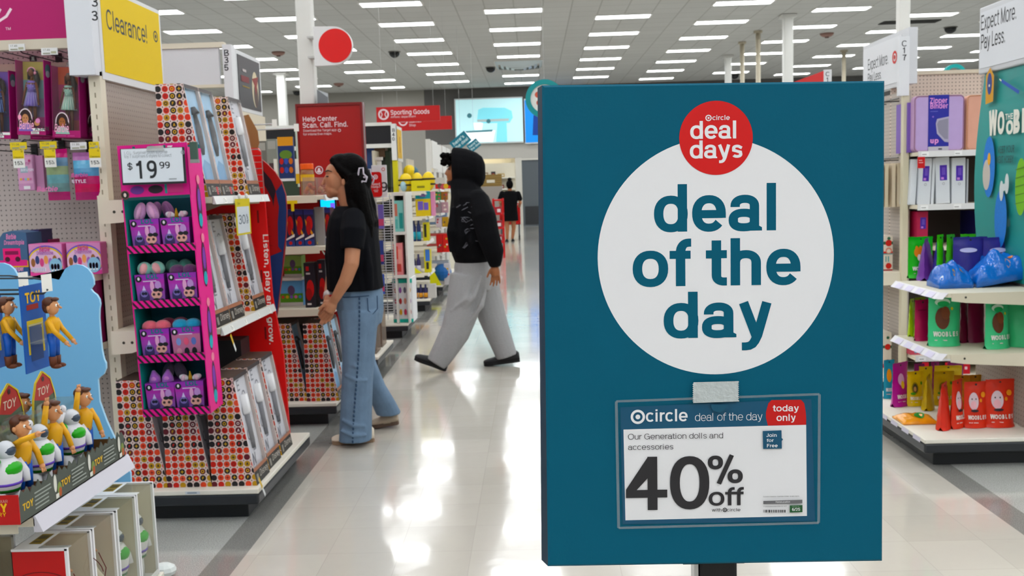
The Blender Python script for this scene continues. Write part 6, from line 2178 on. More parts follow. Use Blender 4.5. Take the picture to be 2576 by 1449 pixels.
pouch(2400, 944, 2440, 985, 5.62, zC, 'orange pouch top peeking over the red pouches', '#c28a1c', 0)
pouch(2438, 943, 2468, 985, 5.66, zC, 'small tan pouch top peeking over the red pouches', '#b3862a', 0)
pouch(2300, 915, 2325, 960, 6.00, zC, 'plum pouch at the back of the base deck, left', '#6a1650', 0)
pouch(2342, 910, 2362, 960, 6.00, zC, 'plum pouch at the back of the base deck, middle', '#6a1650', 0)
pouch(2384, 909, 2422, 960, 6.00, zC, 'plum pouch at the back of the base deck, right', '#6a1650', 0)
lying(2262, 1040, 2362, 1068, 5.02, zC, 'orange pouch with green leaf lying at the deck corner', '#dd9a1c', 0, 8, ((.55, .35, .13, .22, '#2f7d2a'), (.42, .7, .16, .1, '#e5dcc8')))
pouch(2358, 963, 2390, 1080, 5.04, zC, 'red pouch seen from its side, leftmost of the red row', '#c4423a', 55, None)
pouch(2388, 955, 2426, 1077, 5.08, zC, 'red pouch half turned, second of the red row', '#c9453a', 40, cat)
pouch(2425, 960, 2482, 1077, 5.07, zC, 'red pouch with pale animal, third of the red row', '#c9453a', 4, cat)
pouch(2478, 954, 2550, 1076, 5.06, zC, 'red pouch with pale animal, rightmost of the red row', '#c9453a', 4, cat)

# ------------------------------------------------------------------ C17 gondola behind
yn, yf = 6.76, 7.68
G17 = thing('gondola_shelving', 'cream gondola C17 with pegboard top and binder shelves', 'shelf unit', (3.0, 7.2, 0))
q = MB(); q.box(XP-.02, XP+.005, yn+.04, yf, .16, 2.1, pegboard('#b4aca4', '#8a827b', .0254, .17, 'YZ')); q.build('end_panel', G17)
a, c = AY(2271, 500, yn), AY(2285, 500, yn)
q = MB(); q.box(a.x, c.x, yn, yn+.05, 0.001, 2.12, M('#cfc9b4', .5)); q.build('upright_post', G17)
ztop = AY(2380, 186, 7.1).z
q = MB(); q.box(c.x, 4.6, 7.1, 7.12, .16, ztop, pegboard('#cdbfb4', '#8f837a', .0254, .2, 'XZ')); q.build('pegboard', G17)
q = MB(); q.box(c.x, 4.6, 7.09, 7.13, ztop, ztop+.025, M('#cfc6b6', .5)); q.build('top_rail', G17)
q = MB(); q.box(2.2, 4.6, 6.6, 7.6, 0, .13, kick); q.build('kick_base', G17)
q = MB(); q.box(2.14, 4.6, 6.55, 7.65, .13, .157, cream); q.build('base_deck', G17)
YS = 6.62
zsh = {}
for nm, px, py in (('a', 2300, 383), ('b', 2300, 517), ('c', 2300, 898)):
 zz = AY(px, py, YS).z
 zsh[nm] = zz
 q = MB(); q.box(c.x+.01, 4.6, YS+.004, 7.1, zz-.026, zz, M('#4a4744', .6) if nm == 'x' else cream); o = q.build('shelf', G17)
 q = MB(); q.box(c.x+.01, 4.6, YS, YS+.006, zz-.034, zz+.006, M('#dcdcdc', .35))
 p_ = Print(q, (c.x+.01, YS, zz-.034), (1, 0, 0), (0, 0, 1))
 for k in range(3): p_.rect(.02+.22*k, .006, .07+.22*k, .034, M('#efefef', .4)); p_.rect(.025+.22*k, .014, .055+.22*k, .02, M('#9a9a9a', .4))
 q.build('price_rail', o)
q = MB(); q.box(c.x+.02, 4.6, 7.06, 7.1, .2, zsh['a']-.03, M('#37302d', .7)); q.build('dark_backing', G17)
# end sign with aisle number
t = thing('aisle_sign', 'white aisle sign reading C17 with Expect More Pay Less', 'sign', (XP, 7.2, 2.0))
zz0, zz1 = AX(2184, 240, XP).z, AX(2184, 122, XP).z
yA = AX(2181, 180, XP).y
q = MB(); q.box(XP-.03, XP+.03, yn, yA, zz0, zz1+.02, M('#cfd0d3', .4)); q.build('frame', t)
q = MB(); q.box(XP-.034, XP-.03, yn+.12, yA-.02, zz0+.03, zz1-.01, M('#dadbde', .45))
p_ = Print(q, (XP-.034, yA-.02, zz0+.03), (0, -1, 0), (0, 0, 1), step=.0006)
for s_, l_, r_, up in (('Expect More.', (2183, 178), (2235, 162), (2183, 150)), ('Pay Less.', (2183, 208), (2218, 198), (2183, 186))):
 xa, za = p_.px(*l_); xb, _ = p_.px(*r_); zu = p_.px(*up)[1]
 p_.text(s_, xa, za, (zu-za)/.72, M('#4c4d50', .5), w=.09, fit=xb-xa)
x, z = p_.px(2251, 144); p_.ring(x, z, .028, .045, M('#c23a33', .5)); p_.disc(x, z, .016, M('#c23a33', .5))
q.build('panel', t)
q = MB()
a, c2 = AY(2263, 100, yn-.01), AY(2287, 240, yn-.01)
q.box(a.x, c2.x, yn-.01, yn+.03, c2.z, a.z+.02, M('#dcdde0', .45))
p_ = Print(q, (a.x, yn-.01, c2.z), (1, 0, 0), (0, 0, 1), step=.0006)
for ch, py in (('C', 117), ('1', 134), ('7', 152)):
 x, z = p_.px(2275, py); p_.text(ch, x, z, .055, M('#3a3b3e', .5), w=.12, align='c')
q.build('number_post', t)

# binders
def zip_binder(px0, py0, px1, py1, Y, col, edge, label, band=True, rz=0):
 a = AY(px0, py0, Y); c = AY(px1, py1, Y)
 w, h = c.x-a.x, a.z-zsh['a']
 t = thing('zipper_binder', label, 'binder', (a.x, Y, zsh['a']+.001), 'zipper binders on the top shelf')
 def rr(x0, x1, z0, z1, r_):
  P = []
  for cx, cz, a0 in ((x1-r_, z0+r_, -90), (x1-r_, z1-r_, 0), (x0+r_, z1-r_, 90), (x0+r_, z0+r_, 180)):
   P += [(cx+r_*cos(radians(a0+15*k)), cz+r_*sin(radians(a0+15*k))) for k in range(7)]
  return P
 q = MB(); q.prism(rr(0, w, 0, h, .03), (0, 0, 0), (1, 0, 0), (0, 0, 1), (0, .06, 0), M(edge, .45)); q.build('cover', t, world=False, bevel=.006)
 q = MB(); q.prism(rr(.012, w-.012, .012, h-.012, .022), (0, -.003, 0), (1, 0, 0), (0, 0, 1), (0, .004, 0), M(col, .5, noise=.08, nscale=12)); q.build('front_pocket', t, world=False)
 q = MB(); q.tube([(x, -.001, z) for x, z in rr(.004, w-.004, .004, h-.004, .028)]+[(w-.004-.028, -.001, .004)], .0035, M('#8d6f88' if band else '#b98a70', .3), n=6); q.build('zip', t, world=False)
 if band:
  q = MB(); bx0, bx1 = w*.28, w*.69
  q.box(bx0, bx1, -.006, .0, 0, h+.002, M('#2c2f8a', .45))
  p_ = Print(q, (bx0, -.006, 0), (1, 0, 0), (0, 0, 1)); bw_ = bx1-bx0
  pk = M('#d99ad0', .45)
  p_.text('Zipper', bw_*.06, h*.86, .05, pk, w=.13, fit=bw_*.85); p_.text('Binder', bw_*.06, h*.765, .05, pk, w=.13, fit=bw_*.88)
  p_.rect(0, 0, bw_, h*.09, M('#b9b6c0', .45)); p_.rect(bw_*.5, h*.03, bw_*.68, h*.06, M('#55555f', .45))
  p_.poly([(bw_*.36, h*.5), (bw_*.42, h*.58), (bw_, h*.62), (bw_, h*.16), (bw_*.8, h*.17), (bw_*.42, h*.32)], M('#a9a3b8', .45)); p_.poly([(bw_*.42, h*.49), (bw_*.5, h*.55), (bw_*.96, h*.585), (bw_*.96, h*.22), (bw_*.8, h*.22), (bw_*.5, h*.34)], M('#8a8796', .45))
  p_.text('up', bw_*.08, h*.15, .05, pk, w=.18); p_.disc(bw_*.22, h*.62, .006, M('#8a6fc0', .45)); p_.rect(bw_*.08, h*.71, bw_*.45, h*.72, M('#6f6fc0', .45))
  q.build('paper_band', t, world=False)
 return t

zip_binder(2300, 242, 2424, 378, 6.68, '#b4a0c8', '#bd9fbd', 'lilac zipper binder with a blue paper band')
zip_binder(2432, 240, 2560, 376, 6.68, '#cfa190', '#d4aa98', 'peach zipper binder beside the teal poster', band=False)
a = AY(2287, 250, 6.72); c_ = AY(2299, 378, 6.72)
q = MB(); q.box(a.x, c_.x+.02, 6.74, 6.95, zsh['a']+.001, a.z-.02, M('#7a62a8', .4)); tag(q.build('zipper_binder', None), 'dark violet binder edge left of the lilac zipper binder', 'binder', 'zipper binders on the top shelf')

def ring_binder(px0, px1, ptop, Y, z, label, col='#d3d7dc', lean=0, lab=True, depth=.26, group='white ring binders on the second shelf', labc='#4a2f9a'):
 a = AY(px0, ptop, Y); c = AY(px1, ptop, Y)
 w, h = c.x-a.x, a.z-z
 t = thing('ring_binder', label, 'binder', (a.x, Y, z+.001), group, rot=(0, radians(lean), 0))
 if lean: t.location.z += abs(sin(radians(lean)))*w*(1 if lean < 0 else 0)+ (abs(sin(radians(lean)))*w if lean > 0 else 0)
 q = MB(); q.box(0, w, 0, .004, 0, h, M(col, .4)); q.build('spine', t, world=False, bevel=.0015)
 for x0 in (0, w-.003):
  q = MB(); q.box(x0, x0+.003, .004, depth, 0, h, M(col, .4)); q.build('cover', t, world=False)
 q = MB(); q.box(.004, w-.004, .03, depth-.02, .008, h-.01, M('#8f8f8c', .6)); q.build('paper_block', t, world=False)
 if lab:
  q = MB(); p_ = Print(q, (0, 0, 0), (1, 0, 0), (0, 0, 1))
  p_.rect(w*.3, h*.5, w*.82, h*.83, M(labc, .45)); p_.rect(w*.38, h*.52, w*.58, h*.57, M('#c08ad0', .45)); p_.rect(w*.45, h*.62, w*.7, h*.78, M('#6a52b0', .45))
  if col[1] in 'cd': p_.ring(w*.55, h*.43, .006, .009, M('#9a9ea2', .4))
  q.build('spine_label', t, world=False)
 return t

zb_ = zsh['b']
ring_binder(2289, 2304, 402, 6.72, zb_, 'white ring binder leaning left of the red tag', lab=False, lean=3)
ring_binder(2310, 2341, 399, 6.70, zb_, 'white ring binder under the red tag, purple spine label', lean=2)
ring_binder(2343, 2350, 399, 6.70, zb_, 'thin white ring binder beside the red tagged one', lab=False, lean=2)
ring_binder(2357, 2392, 398, 6.70, zb_, 'white ring binder standing alone, leaning right', lean=-2)
ring_binder(2396, 2430, 398, 6.70, zb_, 'white ring binder rightmost with purple spine label', lean=-.5)
ring_binder(2433, 2437, 400, 6.72, zb_, 'thin grey ring binder edge right of the white ones', col='#b9bcc2', lab=False)
a = AY(2308, 395, 6.615); c_ = AY(2326, 423, 6.615)
q = MB(); q.box(a.x, c_.x, 6.61, 6.614, c_.z, a.z, M('#b3202a', .45))
p_ = Print(q, (a.x, 6.61, c_.z), (1, 0, 0), (0, 0, 1)); p_.rect(.008, .05, .03, .055, M('#e0b0b0', .4)); p_.rect(.008, .035, .036, .04, M('#e0b0b0', .4))
tag(q.build('sale_tag', None), 'small red sale tag hanging over the white binders', 'price tag')
zlow = zA
ring_binder(2307, 2335, 533, 6.72, AY(2307, 620, 6.72).z, 'crimson ring binder on the dark shelf behind the pouches', col='#a8324e', group='coloured binders on the dark shelf')
ring_binder(2458, 2476, 532, 6.72, AY(2307, 620, 6.72).z, 'dark blue ring binder beside the teal poster edge', col='#1f1f55', group='coloured binders on the dark shelf')
zq_ = AY(2307, 620, 6.72).z
q = MB(); q.box(2.72, 4.6, YS+.03, 7.1, zq_-.026, zq_, cream); q.build('shelf', G17)
# floral packs and hanging cards on the low shelf
for i, (px0, px1, py0, col, lab) in enumerate(((2290, 2322, 872, '#b5505f', 'pink flower printed pack on the low C17 shelf'), (2322, 2352, 876, '#1f2440', 'navy flower printed pack on the low C17 shelf'), (2352, 2384, 876, '#2a2f4f', 'dark flowered pack beside the navy one on the low C17 shelf'))):
 a = AY(px0, py0, 6.7); c_ = AY(px1, py0, 6.7)
 q = MB(); q.box(a.x, c_.x-.003, 6.7, 6.85, zsh['c']+.001, a.z, M(col, .5))
 p_ = Print(q, (a.x, 6.7, zsh['c']), (1, 0, 0), (0, 0, 1)); w = c_.x-a.x; h = a.z-zsh['c']
 for k in range(5): p_.disc(random.uniform(.012, w-.014), random.uniform(.02, max(.03, h-.02)), .011, M(random.choice(('#d98a95', '#7d96b0', '#c56a7a')), .5))
 tag(q.build('stationery_pack', None), lab, 'stationery', 'flower printed packs on the low shelf')
for px0, px1, lab in ((2320, 2336, 'red sale tag under the low C17 shelf, left one'), (2378, 2388, 'red sale tag under the low C17 shelf, middle one'), (2424, 2440, 'red sale tag under the low C17 shelf, third one'), (2462, 2474, 'red sale tag under the low C17 shelf, right one')):
 a = AY(px0, 912, 6.6); c_ = AY(px1, 940, 6.6)
 q = MB(); q.box(a.x, c_.x, 6.6, 6.604, c_.z, a.z, M('#b52a38', .45)); p_ = Print(q, (a.x, 6.6, c_.z), (1, 0, 0), (0, 0, 1)); p_.rect(.008, .03, .026, .05, M('#e6c6ca', .4))
 tag(q.build('sale_tag', None), lab, 'price tag', 'red sale tags under the low shelf')
# end panel hooks with cream cards, a shelf and two patterned cartons
for (py, lab) in ((403, 'peg hook row on the C17 end panel carrying cream cards'), (252, 'empty peg hook at the top of the C17 end panel')):
 zz = AX(2250, py, 2.5).z
 t = thing('peg_hook', lab, 'hook', (XP-.02, 7.1, zz))
 for k in range(2):
  q = MB(); q.tube([(XP-.02, 6.95+.25*k, zz), (XP-.24, 6.95+.25*k, zz), (XP-.25, 6.95+.25*k, zz+.02)], .004, M('#2b2b2b', .35), n=6); q.build('prong', t)
 q = MB(); q.tube([(XP-.03, 6.93, zz+.02), (XP-.03, 7.24, zz+.02)], .004, M('#2b2b2b', .35), n=6); q.build('bar', t)
zz = AX(2250, 410, 2.5).z; zl = AX(2250, 522, 2.5).z
for k, (xx, col) in enumerate(((2.38, '#d8cdb8'), (2.43, '#7a5a3a'), (2.47, '#d3c8b2'), (2.52, '#dccfba'), (2.555, '#d6cab4'))):
 q = MB(); q.box(xx, xx+.022, 6.9, 7.1, zl, zz, M(col, .6)); tag(q.build('hanging_card', None), '%s pack hanging on the C17 end panel, %s from the aisle' % ('brown' if k == 1 else 'cream', ordn[k]), 'stationery', 'cream packs on the C17 end panel')
zr = AX(2250, 706, 2.3).z
q = MB(); q.box(2.2, XP-.02, yn+.02, yf, zr-.03, zr, cream); o = q.build('shelf', G17)
q = MB(); q.box(2.19, 2.2, yn+.02, yf, zr-.035, zr+.003, railw); q.build('price_rail', o)
q = MB(); q.box(2.3, XP-.02, yn+.02, yn+.025, zr-.09, zr-.03, cream); q.build('bracket', o)

def folk_box(px0, px1, py0, z, label, Y=6.9, seed=3):
 a = AY(px0, py0, Y); c_ = AY(px1, py0, Y)
 w, h = c_.x-a.x, a.z-z
 t = thing('patterned_carton', label, 'box', (a.x, Y, z+.001), 'folk patterned cartons on the C17 end')
 q = MB(); q.box(0, w, 0, .2, 0, h, M('#d8d0c4', .5)); q.build('carton', t, world=False)
 q = MB(); p_ = Print(q, (0, 0, 0), (1, 0, 0), (0, 0, 1)); p_.clip = [(0, 0), (w, 0), (w, h), (0, h)]
 rd_, tq, gr = M('#b8352c', .5), M('#5d9a9c', .5), M('#3d5f4a', .5)
 p_.rect(0, h*.47, w, h*.5, tq); p_.rect(0, 0, w, h*.04, M('#9a3f44', .5)); p_.rect(0, h*.5, w, h*.56, rd_)
 for k in range(3):
  x_ = w*(.25+.5*k)
  p_.disc(x_, h*.8, w*.2, rd_); p_.disc(x_+w*.25, h*.8, w*.1, gr); p_.disc(x_, h*.14, w*.18, rd_); p_.disc(x_, h*.58, w*.2, M('#c98a7a', .5)); p_.disc(x_, h*.57, w*.12, M('#d8d0c4', .5))
  p_.rect(x_-w*.05, h*.26, x_+w*.02, h*.42, tq, keep=True); p_.rect(x_-w*.2, h*.26, x_-w*.14, h*.42, tq, keep=True); p_.disc(x_, h*.93, w*.1, gr)
 q.build('print', t, world=False)
 return t

folk_box(2205, 2246, 595, zr, 'folk patterned carton on the C17 end shelf, upper', seed=3)
zr2 = AX(2250, 1003, 2.2).z
folk_box(2205, 2243, 838, AY(2230, 962, 6.9).z-.15, 'folk patterned carton on the C17 end base, lower')
q = MB(); zz_ = AY(2230, 962, 6.9).z-.152
q.box(2.2, XP-.02, yn+.02, yf, zz_-.026, zz_, cream); q.build('shelf', G17)
# teal ring of a hanging sign behind the pegboard, and a far red aisle sign
cc = AY(2403, 190, 9.5)
q = MB()
n = 40
rg = AY(2432, 190, 9.5).x-cc.x
q.add([(cc.x+r_*cos(2*pi*k/n), 9.5+d_, cc.z+r_*sin(2*pi*k/n)) for d_ in (0, .06) for r_ in (rg, rg*.7) for k in range(n)],
  [(k, (k+1) % n, n+(k+1) % n, n+k) for k in range(n)]+[(2*n+k, 3*n+k, 3*n+(k+1) % n, 2*n+(k+1) % n) for k in range(n)]+[(k, 2*n+k, 2*n+(k+1) % n, (k+1) % n) for k in range(n)]+[(n+k, n+(k+1) % n, 3*n+(k+1) % n, 3*n+k) for k in range(n)], M('#3fa3a3', .45))
ringo = q.build('ring_sign', None); tag(ringo, 'teal ring shaped sign showing over the C17 pegboard', 'sign')
q = MB(); q.box(cc.x-.02, cc.x+.02, 9.5, 9.56, 0.001, cc.z-rg*.7, M('#c9c4b8', .5)); q.build('post', ringo)
Ysg = 12.0
a, c_ = AY(2018, 200, Ysg), AY(2072, 178, Ysg)
t = thing('aisle_sign', 'small red and white aisle sign just over the teal sign top', 'sign', (a.x, Ysg, 2.3))
q = MB(); q.add([(a.x, Ysg+.6, 2.1), (c_.x, Ysg, 2.1), (c_.x, Ysg, c_.z), (a.x, Ysg+.6, a.z+.01), (a.x+.03, Ysg+.6, 2.1), (c_.x+.03, Ysg, 2.1), (c_.x+.03, Ysg, c_.z), (a.x+.03, Ysg+.6, a.z+.01)], [(0, 1, 2, 3), (7, 6, 5, 4), (3, 2, 6, 7), (0, 4, 5, 1), (0, 3, 7, 4), (1, 5, 6, 2)], M('#b83a3a', .45)); q.build('panel', t)
e = AY(2091, 175, Ysg)
q = MB(); q.box(c_.x, e.x, Ysg-.02, Ysg+.02, 2.05, e.z, M('#d3d3d5', .45))
p_ = Print(q, (c_.x, Ysg-.02, 2.05), (1, 0, 0), (0, 0, 1)); x, z = p_.px(2082, 192); p_.text('C', x, z, .075, M('#3a3b3e', .5), w=.12, align='c'); x, z = p_.px(2082, 206); p_.text('1', x, z, .075, M('#3a3b3e', .5), w=.12, align='c')
q.build('number_post', t)
q = MB(); q.box(c_.x, e.x, Ysg-.02, Ysg+.02, 0.001, 2.05, cream); q.build('upright_post', t)
# ================================================================== B35 gondola and its aisle end
t = thing('gondola_shelving', 'cream gondola B35 with white header behind the patterned boxes', 'shelf unit', (-2.6, 6.9, 0))
Yh = 6.64
q = MB(); a, c = AY(405, 111, Yh), AY(560, 212, Yh)
q.box(-4.2, -2.1, Yh, Yh+.03, c.z, a.z-.035, M('#d3d4d6', .45)); q.build('header_panel', t)
q = MB(); q.box(-4.2, -2.06, Yh-.01, Yh+.05, a.z-.035, a.z, M('#d5cfbf', .5)); q.box(-4.2, -2.06, Yh-.01, Yh+.04, c.z-.02, c.z, M('#d5cfbf', .5)); q.build('header_rail', t)
a, c = AY(558, 112, Yh-.03), AY(590, 275, Yh-.03)
q = MB(); q.box(a.x, c.x, Yh-.03, Yh+.06, c.z, a.z, M('#dadbdd', .45))
p_ = Print(q, (a.x, Yh-.03, c.z), (1, 0, 0), (0, 0, 1), step=.0006)
for ch, py in (('B', 141), ('3', 159), ('5', 178)):
 x, z = p_.px(570, py); p_.text(ch, x, z, .06, ink, w=.13, align='c')
q.build('number_post', t)
XE = c.x
ya, yb_ = Yh+.062, AX(661, 285, XE).y
z0_, z1_ = AX(590, 275, XE).z, AX(588, 121, XE).z
q = MB(); q.box(XE-.06, XE, ya, yb_, z0_, z1_, M('#cfd0d2', .4)); q.build('end_sign_frame', t, bevel=.006)
q = MB(); q.box(XE, XE+.004, ya+.03, yb_-.04, z0_+.03, z1_-.03, M('#2b292b', .4))
p_ = Print(q, (XE+.004, ya+.03, z0_+.03), (0, 1, 0), (0, 0, 1), step=.0006)
w, h = yb_-ya-.07, z1_-z0_-.06
p_.disc(w*.74, h*.42, w*.15, M('#c9bfa5', .5), ry=h*.36); p_.disc(w*.76, h*.3, w*.10, M('#4a3a34', .5), ry=h*.24); p_.poly([(w*.6, h*.62), (w*.9, h*.7), (w*.82, h*.5), (w*.76, h*.3), (w*.7, h*.5)], M('#7a2a24', .5))
p_.rect(w*.1, h*.5, w*.46, h*.62, M('#6b1f24', .5)); p_.rect(w*.18, h*.70, w*.34, h*.75, M('#b9b1b1', .5)); p_.rect(w*.14, h*.40, w*.46, h*.425, M('#8a7432', .5))
q.build('poster', t)
q = MB(); q.box(-4.2, -2.02, 7.0, 7.02, .16, 2.09, pegboard('#d0c8b6', '#9a9182', .0254, .18, 'XZ')); q.build('pegboard', t)
q = MB(); q.box(XE-.03, XE, 6.66, 7.36, .16, z0_, M('#cfc7b6', .5)); q.build('end_panel', t)
q = MB(); q.box(-4.2, -2.3, 6.6, 7.4, 0, .13, kick); q.build('kick_base', t)

U2 = thing('end_shelving', 'aisle end shelf unit behind the woman with patterned boxes at its foot', 'shelf unit', (-1.7, 6.8, 0))
base_part(U2, -2.3, -1.325, 6.2, 7.22)
s_ = []
for (px, py) in ((760, 493), (760, 621), (760, 778)):
 zz = AY(px, py, 6.25).z
 s_.append(zz)
 shelf_part(U2, -2.25, -1.345, 6.25, 7.2, zz, tags=3, lip=.04)
q = MB(); q.box(-2.25, -1.36, 7.2, 7.22, .16, 1.5, M('#a3241f', .5)); q.build('side_board', U2)
q = MB(); q.box(-2.28, -2.25, 6.3, 7.2, .16, 2.05, pegboard('#cfc6b4', '#9a9182', .0254, .18, 'YZ')); q.build('back_panel', U2)
YB = 7.4
a, c = AY(655, 276, YB), AY(748, 276, YB)
z1, z2, z3 = s_

def at_shelf(name, label, px0, px1, ptop, Y, z, mats, cat='toy', group=None, prints=None, depth=.12):
 a, c = AY(px0, ptop, Y), AY(px1, ptop, Y)
 w, h = c.x-a.x, a.z-z
 t = thing(name, label, cat, (a.x, Y, z+.001), group)
 q = MB(); q.box(0, w, 0, depth, 0, h, M(mats, .45)); q.build('carton', t, world=False)
 if prints:
  q = MB(); p_ = Print(q, (0, 0, 0), (1, 0, 0), (0, 0, 1)); p_.clip = [(0, 0), (w, 0), (w, h), (0, h)]
  prints(p_, w, h)
  q.build('print', t, world=False)
 return t

def pr_hero(p_, w, h):
 p_.rect(0, h*.86, w, h, M('#2a2f6a', .45)); p_.disc(w*.55, h*.62, w*.34, M('#b5241f', .45), ry=h*.2); p_.poly([(w*.1, h*.75), (w*.9, h*.35), (w*.8, h*.28), (w*.2, h*.55)], M('#c98a3a', .45))
 p_.disc(w*.45, h*.5, w*.24, M('#9a1d1c', .45), ry=h*.2); p_.rect(0, 0, w, h*.18, M('#26386f', .45)); p_.poly([(0, h*.16), (w, h*.26), (w, h*.34), (0, h*.2)], M('#d8d2cf', .45)); p_.disc(w*.5, h*.09, w*.2, M('#a82420', .45))

for i, (x0, x1) in enumerate(((716, 738), (740, 762), (763, 787))):
 at_shelf('figure_box', 'red and navy toy box, %s of three on the second shelf behind the woman' % ('first', 'second', 'third')[i], x0, x1, 528, 6.32, z2, '#241f3c', group='red and navy boxes in a row', prints=pr_hero)
t = at_shelf('clear_pack', 'clear crumpled pack right of the three red and navy boxes', 789, 812, 522, 6.36, z2, '#8f8c8a')
at_shelf('figure_box', 'dark red box half hidden by the woman on the second shelf', 813, 830, 523, 6.4, z2, '#3a1722', group=None, prints=pr_hero)

def pr_tall(p_, w, h):
 p_.disc(w*.55, h*.42, w*.36, M('#b02723', .45), ry=h*.2); p_.disc(w*.4, h*.3, w*.3, M('#8a1d1f', .45), ry=h*.14); p_.rect(w*.2, h*.82, w*.5, h*.92, M('#a62a2c', .45)); p_.rect(w*.2, h*.74, w*.6, h*.78, M('#b9b6b6', .45)); p_.rect(w*.2, h*.06, w*.6, h*.1, M('#c7c2c2', .45))

at_shelf('tall_toy_box', 'tall black box with red figure on the third shelf, left', 763, 789, 662, 6.32, z3, '#1b1a22', prints=pr_tall)
at_shelf('tall_toy_box', 'tall black box with red figure on the third shelf, right', 797, 817, 655, 6.36, z3, '#1b1a22', prints=pr_tall)

def pr_play(sky):
 def f(p_, w, h):
  p_.rect(0, h*.5, w, h, M('#6fa8d8' if sky else '#8fae6a', .45)); p_.rect(0, 0, w, h*.5, M('#5b8f3a', .45)); p_.disc(w*.5, h*.62, w*.16, M('#5a4a6a', .45), ry=h*.2); p_.rect(0, h*.0, w, h*.14, M('#c9c9c6', .45))
  for k in range(5): p_.disc(w*(.12+.19*k), h*.36, w*.07, M(('#c24f4a', '#c9a23a', '#7a5ab0', '#d07aa0', '#4a8ac0')[k], .45))
 return f

zc = AY(735, 697, 6.45).z
q = MB(); q.box(AY(705, 697, 6.45).x, AY(762, 697, 6.45).x, 6.4, 6.9, zc-.02, zc, M('#d6d4cf', .4)); q.build('tray_shelf', U2)
at_shelf('play_box', 'small green play box on the tray behind the red board', 713, 757, 645, 6.45, zc, '#7da35a', prints=pr_play(False))
at_shelf('play_box', 'wide blue play box standing below the small green one', 703, 760, 708, 6.45, z3, '#4a86b8', prints=pr_play(True))
# jar with orange lid and clear boxes on the top shelf
c = AY(775, 480, 6.45)
t = thing('candy_jar', 'clear jar with orange lid on the shelf before the red panel', 'jar', (c.x, 6.45, z1+.001))
r_ = (AY(792, 480, 6.45).x-AY(758, 480, 6.45).x)/2; hj = AY(775, 412, 6.45).z-z1
q = MB(); q.lathe([(r_*.95, 0), (r_, .01), (r_, hj*.72), (r_*.85, hj*.82)], (0, 0, 0), CLEAR('#e6dccb', .06, .06, .25, '#b08a5a')); q.build('jar', t, smooth=True, world=False)
q = MB(); q.lathe([(r_*.9, hj*.82), (r_*.96, hj*.83), (r_*.96, hj*.98), (r_*.9, hj)], (0, 0, 0), M('#d9641c', .4)); q.build('lid', t, world=False)
q = MB(); q.lathe([(r_*1.005, hj*.45), (r_*1.005, hj*.66)], (0, 0, 0), M('#c9a32c', .45)); q.build('label', t, world=False)
q = MB(); q.lathe([(r_*.9, .004), (r_*.9, hj*.42), (0, hj*.46)], (0, 0, 0), M('#8a5a3a', .6, noise=.5, nscale=60)); q.build('candy', t, world=False)
for px0, px1, py, lab, col in ((760, 792, 447, 'clear box with orange wrappers in front of the orange lidded jar', '#b3733a'), (794, 826, 447, 'clear pale box right of the orange lidded jar', '#b98f78')):
 a, c = AY(px0, py, 6.3), AY(px1, 482, 6.3)
 t = thing('clear_box', lab, 'box', (a.x, 6.3, z1+.001))
 w, h = c.x-a.x, a.z-z1
 q = MB(); q.box(0, w, 0, .07, 0, h, CLEAR('#f3ece4', .08, .05, .12)); q.build('box', t, world=False)
 q = MB()
 for k in range(5): q.ball((w*(.2+.15*k), .035, .025+.02*(k % 3)), (.018, .02, .018), M(col if k % 2 else '#9a4a2a', .5), 8, 6)
 q.build('contents', t, world=False)
# hook with packs over the red board
for px, py, lab in ((745, 323, 'silver display hook holding the navy pack'), (690, 312, 'silver display hook with grey packs')):
 e = AY(px, py, 6.5)
 t = thing('display_hook', lab, 'hook', (-2.25, 6.6, e.z), 'silver hooks above the red board')
 q = MB(); q.tube([(-2.25, 6.6, e.z), (e.x, 6.5, e.z), (e.x+.01, 6.5, e.z+.015)], .005, M('#bfc0c2', .25, metal=.8), n=6); q.build('wire', t, smooth=True)
 q = MB(); q.box(e.x-.012, e.x+.02, 6.49, 6.492, e.z-.02, e.z+.03, tagm); q.build('price_tag', t)
for px0, px1, py0, py1, Yk, col, lab in ((697, 742, 345, 455, 6.52, '#24345f', 'navy hanging pack with yellow top above the spiral standee'), (670, 700, 350, 450, 6.62, '#8a8f88', 'grey clear hanging pack left of the navy pack'),
          (648, 674, 355, 450, 6.66, '#75756f', 'grey clear hanging pack next to the cardboard flap'), (742, 752, 330, 470, 6.7, '#b9c4b6', 'pale hanging pack right of the navy pack')):
 a, c = AY(px0, py0, Yk), AY(px1, py1, Yk)
 w, h = c.x-a.x, a.z-c.z
 t = thing('hanging_pack', lab.replace('spiral standee', 'curved red standee'), 'toy', (a.x, Yk, c.z), 'packs hanging on silver hooks')
 q = MB(); q.box(0, w, 0, .03, 0, h, M(col, .35)); q.build('card', t, world=False)
 q = MB(); p_ = Print(q, (0, 0, 0), (1, 0, 0), (0, 0, 1)); p_.clip = [(0, 0), (w, 0), (w, h), (0, h)]
 if col == '#24345f':
  p_.rect(0, h*.8, w, h, M('#c9912a', .45)); p_.disc(w*.5, h*.6, w*.4, M('#5c7a3a', .45), ry=h*.1)
  for k in range(6): p_.disc(w*(.2+.3*(k % 3)), h*(.45-.2*(k//3)), w*.13, M(('#a8302a', '#3a4f9a', '#b36a3a')[k % 3], .45), ry=h*.07)
  p_.rect(0, 0, w, h*.06, M('#c9ccd2', .45))
 else:
  p_.rect(w*.15, h*.1, w*.85, h*.4, M('#4a3a3c', .45)); p_.rect(w*.1, h*.75, w*.9, h*.95, M('#a9aaa4', .45))
 q.build('print', t, world=False)
